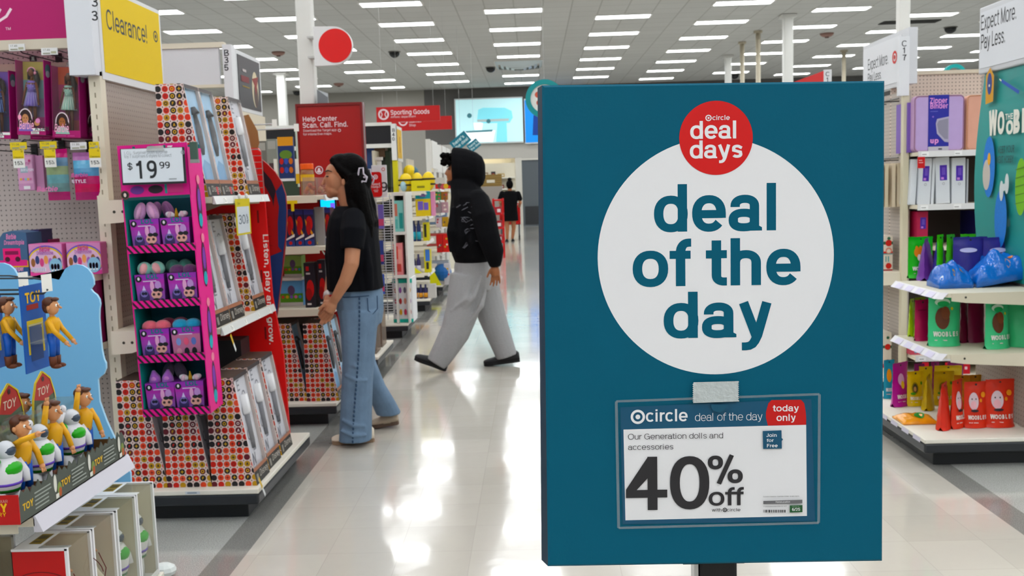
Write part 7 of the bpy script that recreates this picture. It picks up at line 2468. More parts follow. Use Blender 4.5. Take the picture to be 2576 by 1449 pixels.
for px, lab in ((694, 'yellow clearance tag left of the navy pack'), (748, 'yellow clearance tag right of the navy pack')):
 a, c = AY(px-6, 400, 6.5), AY(px+6, 462, 6.5)
 q = MB(); q.box(a.x, c.x, 6.5, 6.503, c.z, a.z, M('#cfae22', .45)); q.box(a.x, c.x, 6.498, 6.5, c.z+(a.z-c.z)*.4, a.z, M('#d9d9d2', .45)); tag(q.build('clearance_tag', None), lab, 'price tag')
a, c = AY(722, 505, 6.24), AY(749, 531, 6.24)
q = MB(); q.prism([(0, .7), (1, .7), (1, 1), (0, 1)], (a.x, 6.24, c.z), (c.x-a.x, 0, 0), (0, 0, a.z-c.z), (0, .003, 0), M('#d8be1e', .45)); q.prism([(.36, 0), (.66, 0), (.66, .7), (.36, .7)], (a.x, 6.24, c.z), (c.x-a.x, 0, 0), (0, 0, a.z-c.z), (0, .003, 0), M('#d8be1e', .45))
tag(q.build('clearance_tag', None), 'yellow T shaped tag over the red and navy boxes', 'price tag')
a, c = AY(806, 503, 6.6), AY(842, 524, 6.6)
t = thing('shelf_screen', 'small lit blue shelf screen beside the woman', 'screen', (a.x, 6.6, c.z))
q = MB(); q.box(a.x-.01, c.x+.01, 6.605, 6.63, c.z-.01, a.z+.01, M('#15161a', .4)); q.box(a.x+.02, a.x+.05, 6.61, 6.62, z2+.001, c.z, M('#15161a', .4)); q.build('case', t)
q = MB(); q.box(a.x, c.x, 6.6, 6.605, c.z, a.z, M('#39a9e6', .4, emit=1.3)); q.box(a.x+(c.x-a.x)*.7, c.x, 6.599, 6.6, c.z, c.z+(a.z-c.z)*.6, M('#6f5ad0', .4, emit=.9)); q.build('screen', t)
# patterned boxes on the base and a dark bag over them
for loc, lab in (((AY(692, 985, 6.28).x, 6.28, .158), 'wedge box with round print on the base behind the woman, left'), ((AY(771, 985, 6.26).x, 6.26, .158), 'wedge box with round print on the base behind the woman, right')):
 dup(WG, loc, lab, 'patterned wedge boxes on the aisle end')
dup(WG, (AY(771, 985, 6.26).x, 6.5, .158), 'blue fronted wedge box behind the one at the woman\'s knees', 'patterned wedge boxes on the aisle end')
q = MB(); q.box(-1.95, -1.5, 6.5, 6.9, .158, .64, M('#1c1b1f', .5)); tag(q.build('dark_carton', None), 'dark carton behind the patterned boxes at the foot of the shelf', 'box')
dangler(798, 610, 822, 648, -1.43, 'yellow and white dangling tag at the woman\'s chest')
# curved red and navy standee beyond the red side board
YSD = 5.62
pts = [(640, 395), (655, 398), (672, 412), (692, 432), (709, 458), (719, 490), (722, 530), (720, 590), (716, 640), (710, 690), (704, 740), (698, 790), (690, 830), (684, 850), (640, 850)]
t = thing('standee', 'curved red and navy cardboard standee beyond the red side board', 'standee', (AY(690, 850, YSD).x, YSD, 0))
w3 = [AY(a_, c_, YSD) for a_, c_ in pts]
q = MB()
rings = []
for i, f in enumerate((0, .25, .5, .75, 1)):
 off = .10*sin(pi*f*.5)
 rings.append([Vector((w_.x-(.05*(1-cos(pi*.5*(1-f)))), YSD+.12*(1-f), w_.z)) for w_ in w3])
q.loft(rings, M('#8f1c20', .5))
q.prism([(w_.x, w_.z) for w_ in reversed(w3)], (0, YSD-.006, 0), (1, 0, 0), (0, 0, 1), (0, .004, 0), M('#8f1c20', .5))
q.build('body', t)
q = MB()
p_ = Print(q, (w3[0].x, YSD-.007, .5), (1, 0, 0), (0, 0, 1), step=.0012)
g_ = lambda L: [p_.px(*k) for k in L]
nv = M('#14305f', .5, noise=.25, nscale=14)
p_.poly(g_([(640, 420), (662, 428), (682, 452), (690, 470), (694, 480), (690, 500), (688, 520), (684, 500), (668, 470), (655, 462), (640, 460)][::-1]), M('#15151f', .5))
p_.poly(g_([(694, 482), (709, 462), (718, 490), (721, 530), (719, 590), (713, 636), (700, 620), (699, 560), (702, 520)][::-1]), nv)
p_.poly(g_([(666, 650), (700, 636), (714, 630), (709, 690), (703, 740), (697, 790), (690, 830), (684, 849), (672, 840), (660, 700)][::-1]), nv)
for k in range(6): p_.line([p_.px(650+3*k, 505+22*k), p_.px(672+3*k, 498+24*k)], .003, M('#5a1016', .5))
q.build('print', t)
q = MB(); q.box(AY(660, 850, YSD).x, w3[-2].x, YSD, YSD+.3, 0, .02, M('#191a1c', .5)); q.box(AY(660, 850, YSD).x, w3[-2].x-.02, YSD+.1, YSD+.13, .02, w3[-1].z, M('#14305f', .5)); q.build('stand', t)

# ------------------------------------------------------------------ help center panel in front of the column
YH = 9.0
a, c = AY(743, 262, YH), AY(910, 258, YH)
t = thing('help_center', 'tall red help center panel with white wording behind the woman', 'sign', ((a.x+c.x)/2, YH, 0))
q = MB(); q.box(a.x, c.x, YH, YH+.14, .0, a.z, M('#8e1019', .35)); q.build('cabinet', t, bevel=.008)
q = MB()
m_ = M('#6a0c14', .4)
for x0, x1, zz0, zz1 in ((a.x, c.x, a.z-.025, a.z), (a.x, a.x+.018, .02, a.z-.025), (c.x-.018, c.x, .02, a.z-.025)): q.box(x0, x1, YH-.012, YH, zz0, zz1, m_)
q.build('front_frame', t)
q = MB(); q.box(c.x+.001, c.x+.012, YH+.01, YH+.04, .02, a.z, M('#b9a9a9', .25, metal=.6)); q.build('edge_strip', t)
q = MB(); p_ = Print(q, (a.x, YH, 0), (1, 0, 0), (0, 0, 1), step=.001)
wt = M('#d9c6c9', .5)
for s2, l_, r_, up, ww in (('Help Center', (761, 306), (848, 305), (761, 294), .13), ('Scan. Call. Find.', (761, 322), (876, 320), (761, 309), .13), ('Download the Target app', (763, 332), (847, 331), (763, 326), .09), ('for interactive maps.', (763, 341), (836, 340), (763, 335), .09)):
 xa, za = p_.px(*l_); xb, _ = p_.px(*r_); zu = p_.px(*up)[1]
 p_.text(s2, xa, za, (zu-za)/.72, wt, w=ww, fit=xb-xa)
x, z = p_.px(854, 328); p_.ring(x, z, .009, .014, wt)
x, z = p_.px(803, 428); p_.ring(x, z, .03, .038, wt); p_.disc(x, z+.008, .012, wt); p_.disc(x, z-.012, .02, wt, ry=.012)
q.build('lettering', t)
a2, c2 = AY(797, 225, 9.0), AY(813, 300, 9.0)
q = MB(); q.add([(a2.x, 9.0, c2.z), (c2.x, 9.25, c2.z), (c2.x, 9.25, a2.z-.05), (a2.x, 9.0, a2.z), (a2.x+.02, 9.4, c2.z), (a2.x+.02, 9.4, a2.z)], [(0, 1, 2, 3), (1, 4, 5, 2), (0, 3, 5, 4), (3, 2, 5)], M('#54585c', .4))
q.box(a2.x-.1, a2.x+.01, 9.25, 9.3, c2.z+.1, c2.z+.14, M('#54585c', .4))
tag(q.build('framed_poster', None), 'small grey framed poster on the column right of the flag sign', 'poster')

# ------------------------------------------------------------------ low unit with the help tag, right of the woman
U3 = thing('end_shelving', 'low aisle end shelf unit just right of the woman\'s legs', 'shelf unit', (-1.6, 8.3, 0))
base_part(U3, -2.0, -1.325, 7.9, 8.8)
q = MB(); q.box(-2.0, -1.97, 8.0, 8.8, .16, 1.1, M('#bdb6a6', .5)); q.build('back_panel', U3)
for k, (y_, lab) in enumerate(((8.05, 'clear box with black lids on the low unit, nearest'), (8.38, 'clear box with black lids on the low unit, farther'))):
 t = thing('clear_bin', lab, 'box', (-1.44, y_, .159), 'clear bins beside the woman')
 q = MB(); q.box(-.08, .08, 0, .24, 0, .34, CLEAR('#e9e2da', .1, .08, .35, '#8f8076')); q.build('bin', t, world=False)
 q = MB(); q.box(-.05, .05, .03, .2, .01, .3, M('#6f5a50', .6, noise=.4, nscale=25)); q.build('contents', t, world=False)
 for dx in (-.04, .045):
  q = MB(); q.tube([(dx, .12, .34), (dx, .12, .40)], .03, M('#17171a', .4), n=12); q.build('lid', t, world=False)
YN_ = 9.8
a, c = AY(934, 416, YN_), AY(975, 492, YN_)
t = thing('price_stand', 'white price stand with a red help tag beside the woman\'s hair', 'sign', ((a.x+c.x)/2, YN_, 0))
q = MB(); q.box(a.x, c.x, YN_, YN_+.02, c.z-.02, a.z, M('#d6d8da', .45))
p_ = Print(q, (a.x, YN_, c.z-.02), (1, 0, 0), (0, 0, 1), step=.0008)
x, z = p_.px(957, 483); p_.text('9', x, z, .14, M('#35373b', .5), w=.12)
x, z = p_.px(964, 426); p_.ring(x, z, .012, .018, M('#b84a4a', .5))
q.build('card', t, bevel=.003)
q = MB(); q.box((a.x+c.x)/2-.02, (a.x+c.x)/2+.02, YN_+.02, YN_+.05, 1.49, a.z+.08, M('#d0cfc8', .5)); q.box((a.x+c.x)/2-.035, (a.x+c.x)/2+.035, YN_+.01, YN_+.06, a.z+.05, a.z+.08, M('#d0cfc8', .5)); q.build('post', t)
a, c = AY(929, 433, YN_-.03), AY(962, 495, YN_-.03)
w, h = c.x-a.x, a.z-c.z
P = []
for cx, cz, a0 in ((w-.03, .03, -90), (w-.03, h-.03, 0), (.03, h-.03, 90), (.03, .03, 180)):
 P += [(cx+.03*cos(radians(a0+18*k)), cz+.03*sin(radians(a0+18*k))) for k in range(6)]
q = MB(); q.prism(P, (a.x, YN_-.03, c.z), (1, 0, 0), (0, 0, 1), (0, .008, 0), M('#b3141f', .4))
p_ = Print(q, (a.x, YN_-.03, c.z), (1, 0, 0), (0, 0, 1), step=.0008)
p_.ring(w*.5, h*.8, .014, .024, wt); p_.disc(w*.5, h*.8, .009, wt); p_.text('Need', w*.5, h*.47, .034, wt, w=.13, align='c'); p_.text('Help?', w*.5, h*.36, .034, wt, w=.13, align='c'); p_.rect(w*.3, h*.26, w*.7, h*.28, wt); p_.rect(w*.35, h*.2, w*.65, h*.22, wt)
q.build('help_tag', t)

# ------------------------------------------------------------------ further aisle ends
def far_unit(y0, y1, label, shelves, top=1.52, xb=-2.0, xf=-1.34, side=None, boardcol='#b9b2a3'):
 U = thing('end_shelving', label, 'shelf unit', (-1.65, y0, 0))
 base_part(U, xb-.2, xf+.015, y0, y1)
 q = MB(); q.box(xb-.03, xb, y0+.05, y1-.05, .16, top+.5, M(boardcol, .5)); q.build('back_panel', U)
 for z_ in shelves: shelf_part(U, xb, xf, y0+.04, y1-.04, z_, tags=2, lip=.045, rail='#e0e0de')
 return U

def goods(name, label, px0, px1, ptop, Y, z, col, cat='toy', group=None, marks=(), depth=.14, shape='box'):
 a, c = AY(px0, ptop, Y), AY(px1, ptop, Y)
 w, h = c.x-a.x, max(.02, a.z-z)
 q = MB()
 m_ = M(col, .4)
 if shape == 'box':
  q.box(a.x, c.x, Y, Y+depth, z+.001, a.z, m_)
  p_ = Print(q, (a.x, Y, z), (1, 0, 0), (0, 0, 1), step=.0008)
  for k in marks:
   x0, z0_, x1, z1_, mc = k
   p_.rect(w*x0, h*z0_, w*x1, h*z1_, M(mc, .45))
 elif shape == 'bottle':
  r_ = w/2
  q.lathe([(r_*.9, 0), (r_, .01), (r_, h*.62), (r_*.45, h*.78), (r_*.45, h)], ((a.x+c.x)/2, Y+r_, z+.001), m_, 12)
  for k in marks:
   q.lathe([(r_*1.01, h*k[1]), (r_*1.01, h*k[3])], ((a.x+c.x)/2, Y+r_, z+.001), M(k[4], .45), 12)
 elif shape == 'ball':
  q.ball(((a.x+c.x)/2, Y+w/2, z+h/2), (w/2, w/2, h/2), m_, 16, 10)
  for k in marks:
   q.tube([((a.x+c.x)/2+w*.5*cos(radians(an))*.98, Y+w/2-abs(w*.5*sin(radians(an)))*.99, z+h*k[1]) for an in range(0, 181, 15)], h*.05, M(k[4], .6), n=5)
 elif shape == 'wedge':
  q.prism([(0, 0), (w, 0), (0, h)], (a.x, Y, z+.001), (1, 0, 0), (0, 0, 1), (0, .03, 0), m_)
 o = q.build(name, None, smooth=shape in ('ball', 'bottle'))
 return tag(o, label, cat, group)

far_unit(9.85, 10.7, 'aisle end shelf unit with white frame and play set box', (), top=1.0)
# wire grid side and white frame panels
q = MB()
YG = 9.9
a, c, b_ = AY(938, 490, YG), AY(986, 490, YG), AY(1020, 487, YG)
for k in range(46): q.tube([(a.x-.05, YG, .25+.027*k), (c.x, YG, .25+.027*k)], .004, M('#c3c4c6', .35, metal=.4), n=4)
for k in range(4): q.tube([(a.x-.04+.07*k, YG, .2), (a.x-.04+.07*k, YG, 1.49)], .005, M('#c3c4c6', .35, metal=.4), n=4)
t = thing('wire_rack', 'white wire grid rack panel with hanging packs right of the woman', 'rack', (a.x, YG, .158))
q.build('grid', t)
q = MB()
wf = M('#d6d5d0', .45)
q.box(c.x, c.x+.02, YG-.02, YG+.5, .16, 1.5, wf); q.box(b_.x-.02, b_.x, YG-.02, YG+.5, .16, 1.5, wf); q.box(c.x+.002, b_.x-.002, YG+.45, YG+.498, .161, 1.49, M('#cfcdc9', .5)); q.box(c.x-.001, b_.x+.001, YG-.022, YG+.502, 1.47, 1.503, wf)
for py in (583, 692): zz = AY(1000, py, YG).z; q.box(c.x-.001, b_.x+.001, YG-.03, YG+.497, zz-.03, zz, wf)
q.build('white_frame', t)
za, zb2 = AY(1000, 583, YG).z, AY(1000, 692, YG).z
goods('teal_pack', 'teal mermaid coloured pack in the white frame, upper tier', 988, 1014, 505, YG+.0, za, '#8fc9c2', marks=((.1, .5, .4, .9, '#c07a6a'), (.55, .1, .9, .6, '#3f8f8a'), (.1, .1, .4, .4, '#6fb5b0')))
goods('pink_pack', 'coral and pink pack in the white frame, lower tier', 988, 1012, 612, YG+.0, zb2, '#d98f92', marks=((.1, .5, .5, .9, '#c0473f'), (.5, .3, .9, .8, '#e0a39a'), (.2, .1, .8, .35, '#b9504a')))
for i, (px0, px1, py0, py1, col, lab) in enumerate(((950, 966, 515, 575, '#6a5fa0', 'purple and blue pack hanging on the wire grid, top'), (952, 966, 605, 665, '#2f3f7a', 'navy pack hanging on the wire grid, middle'), (955, 968, 690, 740, '#3f55a0', 'blue and red pack hanging on the wire grid, low'))):
 a, c = AY(px0, py0, YG-.05), AY(px1, py1, YG-.05)
 q = MB(); q.box(a.x, c.x, YG-.05, YG-.02, c.z, a.z, M(col, .4)); q.box(a.x, c.x, YG-.052, YG-.05, c.z+.03, c.z+(a.z-c.z)*.4, M('#b0506a', .4)); tag(q.build('hanging_pack', None), lab, 'toy', 'packs on the wire grid')
a, c = AY(986, 702, 9.95), AY(1040, 795, 9.95)
t = thing('play_set_box', 'white and teal play set box on the far base deck', 'toy', (a.x, 9.95, .159))
w, h = c.x-a.x, a.z-.159
q = MB(); q.box(0, w, 0, .35, 0, h, M('#dfe0e2', .45)); q.build('carton', t, world=False)
q = MB(); p_ = Print(q, (0, 0, 0), (1, 0, 0), (0, 0, 1), step=.0008)
p_.rect(0, h*.9, w, h, M('#45ab9c', .45)); p_.rect(0, 0, w, h*.08, M('#45ab9c', .45))
for k in range(12):
 p_.disc(w*(.16+.23*(k % 4)), h*(.74-.25*(k//4)), w*.07, M(('#c08a7a', '#8a5a9a', '#5a5a6a', '#c79a4a', '#b0405a', '#a03a3a')[k % 6], .45), ry=h*.07)
q.build('print', t, world=False)
goods('yellow_toy', 'yellow toy peeking over the white and teal play set box', 1005, 1025, 693, 10.1, a.z, '#cfa62c', shape='ball')

# B40 gondola with dark header, yellow end poster and the shelf of yellow plush
Y5 = 12.0
G40 = thing('gondola_shelving', 'gondola B40 with dark header and yellow poster end sign', 'shelf unit', (-2.0, 12.6, 0))
a, c = AY(905, 310, 12.3), AY(985, 365, 12.3)
q = MB(); q.box(-4.5, c.x, 12.3, 12.34, c.z+.02, a.z-.02, M('#121216', .4)); q.build('header_panel', G40)
q = MB(); q.box(-4.5, c.x, 12.28, 12.36, a.z-.04, a.z, wf); q.box(-4.5, c.x, 12.28, 12.36, c.z-.03, c.z+.02, wf); q.build('header_rail', G40)
xp = AY(984, 350, 12.26).x; xq = AY(996, 350, 12.26).x
zt_, zb3 = AY(990, 311, 12.26).z, AY(990, 403, 12.26).z
q = MB(); q.box(xp, xq, 12.26, 12.36, zb3, zt_, M('#dcdcda', .45))
p_ = Print(q, (xp, 12.26, zb3), (1, 0, 0), (0, 0, 1), step=.001)
for ch, py in (('B', 332), ('4', 343), ('0', 354)):
 x, z = p_.px(990, py); p_.text(ch, x, z, .062, ink, w=.12, align='c')
q.build('number_post', G40)
yb_ = AX(1012, 360, xq).y
q = MB(); q.box(xq-.03, xq, 12.3, yb_, zb3-.01, zt_-.02, M('#d8d7d2', .45)); q.box(xq, xq+.004, 12.38, yb_-.08, zb3+.03, zt_-.06, M('#c9a63a', .5)); q.box(xq+.004, xq+.006, 12.6, yb_-.3, zb3+.1, zt_-.15, M('#a8743a', .5)); q.build('end_sign', G40)
q = MB(); q.box(xp, xq, 12.28, 12.36, .01, zb3, M('#c9c23e', .5)); q.build('upright_post', G40)
q = MB(); q.box(-4.5, xp, 12.7, 12.72, .16, c.z, M('#2f3a2c', .6)); q.build('back_panel', G40)
q = MB(); q.box(-4.5, xp, 12.35, 13.0, 0, .157, kick); q.build('kick_base', G40)
for px0, px1, py0, py1, col, lab in ((922, 945, 372, 470, '#2a3f6a', 'blue tall pack under the dark B40 header'), (940, 970, 352, 395, '#5a4534', 'brown lumpy toy on the shelf under the dark header'), (968, 984, 380, 470, '#22301f', 'dark green pack beside the B40 post')):
 a, c = AY(px0, py0, 12.4), AY(px1, py1, 12.4)
 q = MB(); q.box(a.x, c.x, 12.4, 12.6, c.z, a.z, M(col, .5)); q.box(a.x+.01, c.x-.01, 12.45, 12.6, .158, c.z, M('#2b3129', .6)); tag(q.build('toy_pack', None), lab, 'toy')
U5 = far_unit(Y5, 12.85, 'aisle end shelf unit of B40 with yellow plush toys on top', (.48, .88, 1.19, 1.5), xb=-1.95)
YP5 = 12.1
ygrp = 'yellow plush balls on the top shelf'
for px0, px1, py0, Yk, dz_, lab in ((1000, 1035, 436, YP5, 0, 'yellow plush ball, leftmost of the shelf heap'), (1032, 1062, 434, YP5+.02, 0, 'yellow striped plush ball, second from left in the heap'), (1058, 1092, 432, YP5+.03, 0, 'yellow striped plush ball, rightmost of the heap')):
 goods('plush_ball', lab, px0, px1, py0, Yk, 1.505, '#d6bd1f', group=ygrp, shape='ball', marks=((0, .35, 1, .55, '#2a2412'), (0, .62, 1, .55, '#2a2412')))
a, c = AY(1012, 415, 12.45), AY(1046, 448, 12.45)
q = MB(); q.ball(((a.x+c.x)/2, 12.5, (a.z+c.z)/2), ((c.x-a.x)/2, .1, (a.z-c.z)/2), M('#d6bd1f', .5), 14, 9); q.ball((c.x-.02, 12.52, (a.z+c.z)/2-.01), (.05, .08, .07), M('#3a5a6a', .5), 10, 7)
q.box((a.x+c.x)/2-.06, (a.x+c.x)/2+.06, 12.45, 12.55, 1.505, (a.z+c.z)/2, M('#8a7a1f', .6))
tag(q.build('plush_ball', None), 'yellow and dark blue plush ball on top of the heap', 'toy', ygrp)
goods('plush_ball', 'small pale blue plush toy in front of the yellow heap', 1005, 1022, 455, YP5-.02, 1.505, '#9db8c0', shape='ball')
goods('shelf_card', 'bright yellow shelf card under the plush heap', 1034, 1082, 455, YP5-.03, 1.505, '#cfc41c', cat='price card', marks=((.3, .3, .7, .5, '#7a741c'),), depth=.005)
goods('craft_kit', 'yellow and teal kit box with purple balls under the plush shelf', 1044, 1082, 482, 12.15, 1.191, '#cdb52a', marks=((0, .7, 1, 1, '#3a98a5'), (.15, .25, .5, .6, '#6a5aa8'), (.55, .25, .85, .55, '#6a5aa8'), (.3, .78, .7, .9, '#8a7ab0')))
goods('pink_kit', 'narrow pink pack right of the yellow and teal kit', 1083, 1092, 482, 12.15, 1.191, '#c98aa5')
for r_, (py, zz, c1, c2, lab) in enumerate(((548, .881, '#1f2a55', '#2f8f9f', 'navy and teal bottle'), (640, .481, '#2a2550', '#c9c6d2', 'navy and white bottle'), (716, .159, '#22204a', '#c08a3a', 'navy and orange bottle'))):
 for k in range(3):
  goods('drink_bottle', '%s, %s from left, %s row beside the hooded shopper' % (lab, ('first', 'second', 'third')[k], ('top', 'middle', 'bottom')[r_]),
    (1022 if r_ < 2 else 1040)+12*k, (1033 if r_ < 2 else 1051)+12*k, py, 12.1, zz, c1, cat='bottle', group='bottles on the B40 end', shape='bottle', marks=((0, .08, 1, .4, c2),))
goods('clear_tote', 'clear tote right of the bottom row of bottles', 1076, 1095, 716, 12.12, .159, '#b9b6b2')
goods('yellow_sign', 'yellow triangular shelf flag left of the blue ball', 1036, 1060, 668, 12.04, .485, '#d8d21c', cat='sign', shape='wedge')
goods('yellow_card', 'yellow square card at the upper bottles, left', 1030, 1040, 625, 12.06, .9, '#cfc41c', cat='price card', depth=.005)
goods('toy_carton', 'yellow toy carton with black print under the kit box', 1063, 1078, 560, 12.15, .881, '#c2b81f', marks=((.2, .2, .6, .9, '#22221c'),))
goods('toy_carton', 'yellow and blue toy carton above the yellow triangle', 1066, 1082, 628, 12.15, .481, '#c4ba24', marks=((.2, .5, .9, 1, '#4a74b8'), (.3, .15, .7, .45, '#2a2a22')))

far_unit(13.7, 14.6, 'aisle end shelf unit past B40 with red and green goods', (.62, .98, 1.18, 1.36, 1.52), xb=-1.95)
random.seed(21)
for z_, items in ((1.525, (('red sign', '#b3202a'),)), (1.365, (('green toy', '#3f7a4a'), ('brown toy', '#8a5a2a'))), (1.185, (('grey pink toy', '#8a7a80'), ('mauve toy', '#a5848c'))), (.985, (('pale toy', '#c2b3b8'), ('tan toy', '#a8843a'))), (.625, (('red toy', '#b32a2a'), ('scarlet toy', '#c4362c'))), (.159, (('blue ball', '#2f5f9a'), ('pale pack', '#c2bfc4')))):
 for k, (nm, col) in enumerate(items):
  x0 = AY(1094, 500, 13.75).x+.09*k if len(items) > 1 else AY(1094, 460, 13.72).x
  w = .085 if len(items) > 1 else .22
  h = {1.525: .07, 1.365: .12, 1.185: .15, .985: .14, .625: .26, .159: .3}[z_]
  q = MB()
  if nm == 'blue ball': q.ball((x0+.06, 13.85, z_+.17), .13, M(col, .5), 14, 9); q.box(x0-.02, x0+.1, 13.8, 13.9, z_+.001, z_+.06, M('#c2bfc4', .5))
  else:
   q.box(x0, x0+w, 13.76, 13.9, z_+.001, z_+h, M(col, .5))
   p_ = Print(q, (x0, 13.76, z_), (1, 0, 0), (0, 0, 1), step=.001)
   for m_ in range(3): p_.disc(random.uniform(.2, .8)*w, random.uniform(.2, .8)*h, w*.16, M(random.choice(('#d9c9c2', '#c9a23a', '#5a4a44', '#b0505a')), .5))
  tag(q.build(nm.split()[-1] if nm.split()[-1] not in ('toy', 'pack', 'sign', 'ball') else 'shelf_' + nm.split()[-1], None), '%s on the %s shelf of the unit past B40' % (nm, {1.525: 'top', 1.365: 'second', 1.185: 'third', .985: 'fourth', .625: 'fifth', .159: 'base'}[z_]), 'toy')
goods('yellow_sign', 'large yellow triangular flag in front of the blue ball', 1080, 1108, 662, 13.72, .158, '#dcd81c', cat='sign', shape='wedge')
far_unit(15.6, 16.5, 'distant aisle end shelf unit behind the hooded shopper', (.6, .95, 1.25, 1.5), xb=-2.0)
for k, (z_, col) in enumerate(((1.505, '#b8b3ac'), (1.255, '#8f6a5a'), (.955, '#6a7a8f'), (.605, '#a0504a'), (.159, '#8a8f98'))):
 q = MB(); q.box(-1.75, -1.42, 15.7, 15.9, z_+.001, z_+.2, M(col, .5)); q.box(-1.70, -1.6, 15.69, 15.7, z_+.04, z_+.16, M('#cfc9c0', .5)); tag(q.build('toy_carton', None), '%s carton on the distant unit, %s shelf' % (('grey', 'brown', 'blue grey', 'brick red', 'pale grey')[k], ('top', 'second', 'third', 'fourth', 'base')[k]), 'toy')
# white posts with end signs of the gondolas further back
for k, (px0, px1, py0, py1, Yk) in enumerate(((1070, 1086, 350, 470, 17), (1088, 1098, 360, 470, 19), (1101, 1112, 364, 470, 21.5), (1114, 1124, 370, 470, 24))):
 a, c = AY(px0, py0, Yk), AY(px1, py1, Yk)
 t = thing('aisle_end_post', 'white gondola end post far back, %s of four behind the yellow plush' % ordn[k], 'shelf unit', (a.x, Yk, 0), 'white end posts of the far gondolas')
 q = MB(); q.box(a.x, c.x, Yk, Yk+.08, .0, a.z, M('#cfcdc8', .5)); q.build('post', t)
 q = MB(); q.box(c.x-.02, c.x+.03, Yk+.1, Yk+1.0, a.z-.5-.06*k, a.z-.02, M('#dcdbd7', .5)); q.build('end_sign', t)
 q = MB(); q.box(a.x-1.5, a.x, Yk+.3, Yk+.35, 0, a.z-.6, M('#8f8a84', .6)); q.build('back_panel', t)

# ------------------------------------------------------------------ hanging department signs
def hang_sign(px0, py0, px1, py1, Y, label, texts, icon=True):
 a, c = AY(px0, py0, Y), AY(px1, py1, Y)
 t = thing('department_sign', label, 'sign', ((a.x+c.x)/2, Y, c.z))
 q = MB(); q.box(a.x, c.x, Y, Y+.06, c.z, a.z, M('#a5131f', .45)); q.build('panel', t)
 q = MB(); p_ = Print(q, (a.x, Y, c.z), (1, 0, 0), (0, 0, 1), step=.0015)
 for s2, l_, r_, up, ww in texts:
  xa, za = p_.px(*l_); xb, _ = p_.px(*r_); zu = p_.px(*up)[1]
  p_.text(s2, xa, za, (zu-za)/.72, wt, w=ww, fit=xb-xa)
 if icon:
  x, z = p_.px(965, 288); p_.ring(x, z, .07, .1, wt); p_.line([(x-.05, z-.06), (x-.025, z), (x-.05, z+.06)], .015, wt); p_.line([(x+.05, z-.06), (x+.025, z), (x+.05, z+.06)], .015, wt)
 else:
  x, z = p_.px(1014, 305); p_.ring(x, z, .07, .1, wt); p_.rect(x-.05, z-.02, x+.05, z+.02, wt)
 q.build('lettering', t)
 q = MB()
 for f in (.1, .9): q.tube([(a.x+(c.x-a.x)*f, Y+.03, a.z), (a.x+(c.x-a.x)*f, Y+.03, CEIL-.002)], .002, M('#a9a9a6', .4), n=5)
 q.build('hanging_wire', t)

hang_sign(946, 270, 1107, 303, 18, 'red Sporting Goods sign hanging from the ceiling', (('Sporting Goods', (982, 289), (1081, 285), (982, 277), .13), ('Athletic department', (983, 297), (1046, 294), (983, 292), .09)))
hang_sign(985, 296, 1137, 325, 21, 'red department sign half hidden behind the Sporting Goods sign', (('department', (1029, 309), (1060, 308), (1029, 303), .1), ('Shop', (1029, 318), (1046, 317), (1029, 312), .1)), icon=False)
# teal diamond danglers
Yd = 23
for cpx, cpy, r1, r2, lab in ((1158, 356, 27, 15, 'teal diamond sign reading here is the deal above the hood'), (1192, 366, 17, 11, 'smaller teal diamond sign right behind the first one')):
 c0 = AY(cpx, cpy, Yd); e = AY(cpx+r1, cpy, Yd).x-c0.x; e2 = e*r2/r1
 Mz = Matrix.Rotation(radians(-38), 3, 'Y')
 u_, v_ = Mz @ Vector((1, 0, 0)), Mz @ Vector((0, 0, 1))
 t = thing('diamond_sign', lab, 'sign', tuple(c0), 'teal diamond signs')
 q = MB(); q.prism([(-e*.9, -e2), (e*.9, -e2), (e*.9, e2), (-e*.9, e2)], c0, u_, v_, (0, .02, 0), M('#1f6a7a', .5))
 q.build('card', t)
 q = MB(); p_ = Print(q, c0-u_*e*.9-v_*e2, u_, v_, step=.002); p_.text("here's", e*.2, e2*1.1, e2*.8, M('#c9dcdc', .5), w=.13); p_.text('the deal', e*.15, e2*.4, e2*.7, M('#c9dcdc', .5), w=.13); q.build('lettering', t)
 q = MB(); q.tube([c0+Vector((0, .02, e2)), Vector((c0.x, Yd+.02, CEIL-.002))], .003, M('#a9a9a6', .4), n=5); q.build('hanging_wire', t)
 Yd += 1.2
# round teal ringed sign behind the big teal sign
cc = AY(1370, 248, 12); rr = cc.x-AY(1322, 248, 12).x
t = thing('ring_sign', 'round white sign with teal ring half hidden by the teal deal sign', 'sign', (cc.x, 12, cc.z-rr))
q = MB(); q.add([(cc.x+r_*cos(2*pi*k/48), 12+d_, cc.z+r_*sin(2*pi*k/48)) for d_ in (0, .05) for r_ in (rr, rr*.74) for k in range(48)],
    [(k, (k+1) % 48, 48+(k+1) % 48, 48+k) for k in range(48)]+[(96+k, 144+k, 144+(k+1) % 48, 96+(k+1) % 48) for k in range(48)]+[(k, 96+k, 96+(k+1) % 48, (k+1) % 48) for k in range(48)]+[(48+k, 48+(k+1) % 48, 144+(k+1) % 48, 144+k) for k in range(48)], M('#2f8487', .5)); q.build('ring', t)
q = MB(); p_ = Print(q, (cc.x, 12.02, cc.z), (1, 0, 0), (0, 0, 1), step=.001); p_.disc(0, 0, rr*.745, M('#d9d9d6', .5), n=40)
p_.disc(-rr*.35, rr*.22, rr*.16, M('#b35a4a', .5)); p_.disc(-rr*.3, -rr*.2, rr*.14, M('#b35a4a', .5)); q.build('disc', t)
q = MB(); q.tube([(cc.x, 12.02, cc.z+rr), (cc.x, 12.02, CEIL-.002)], .002, M('#a9a9a6', .4), n=5); q.build('hanging_wire', t)
t = q

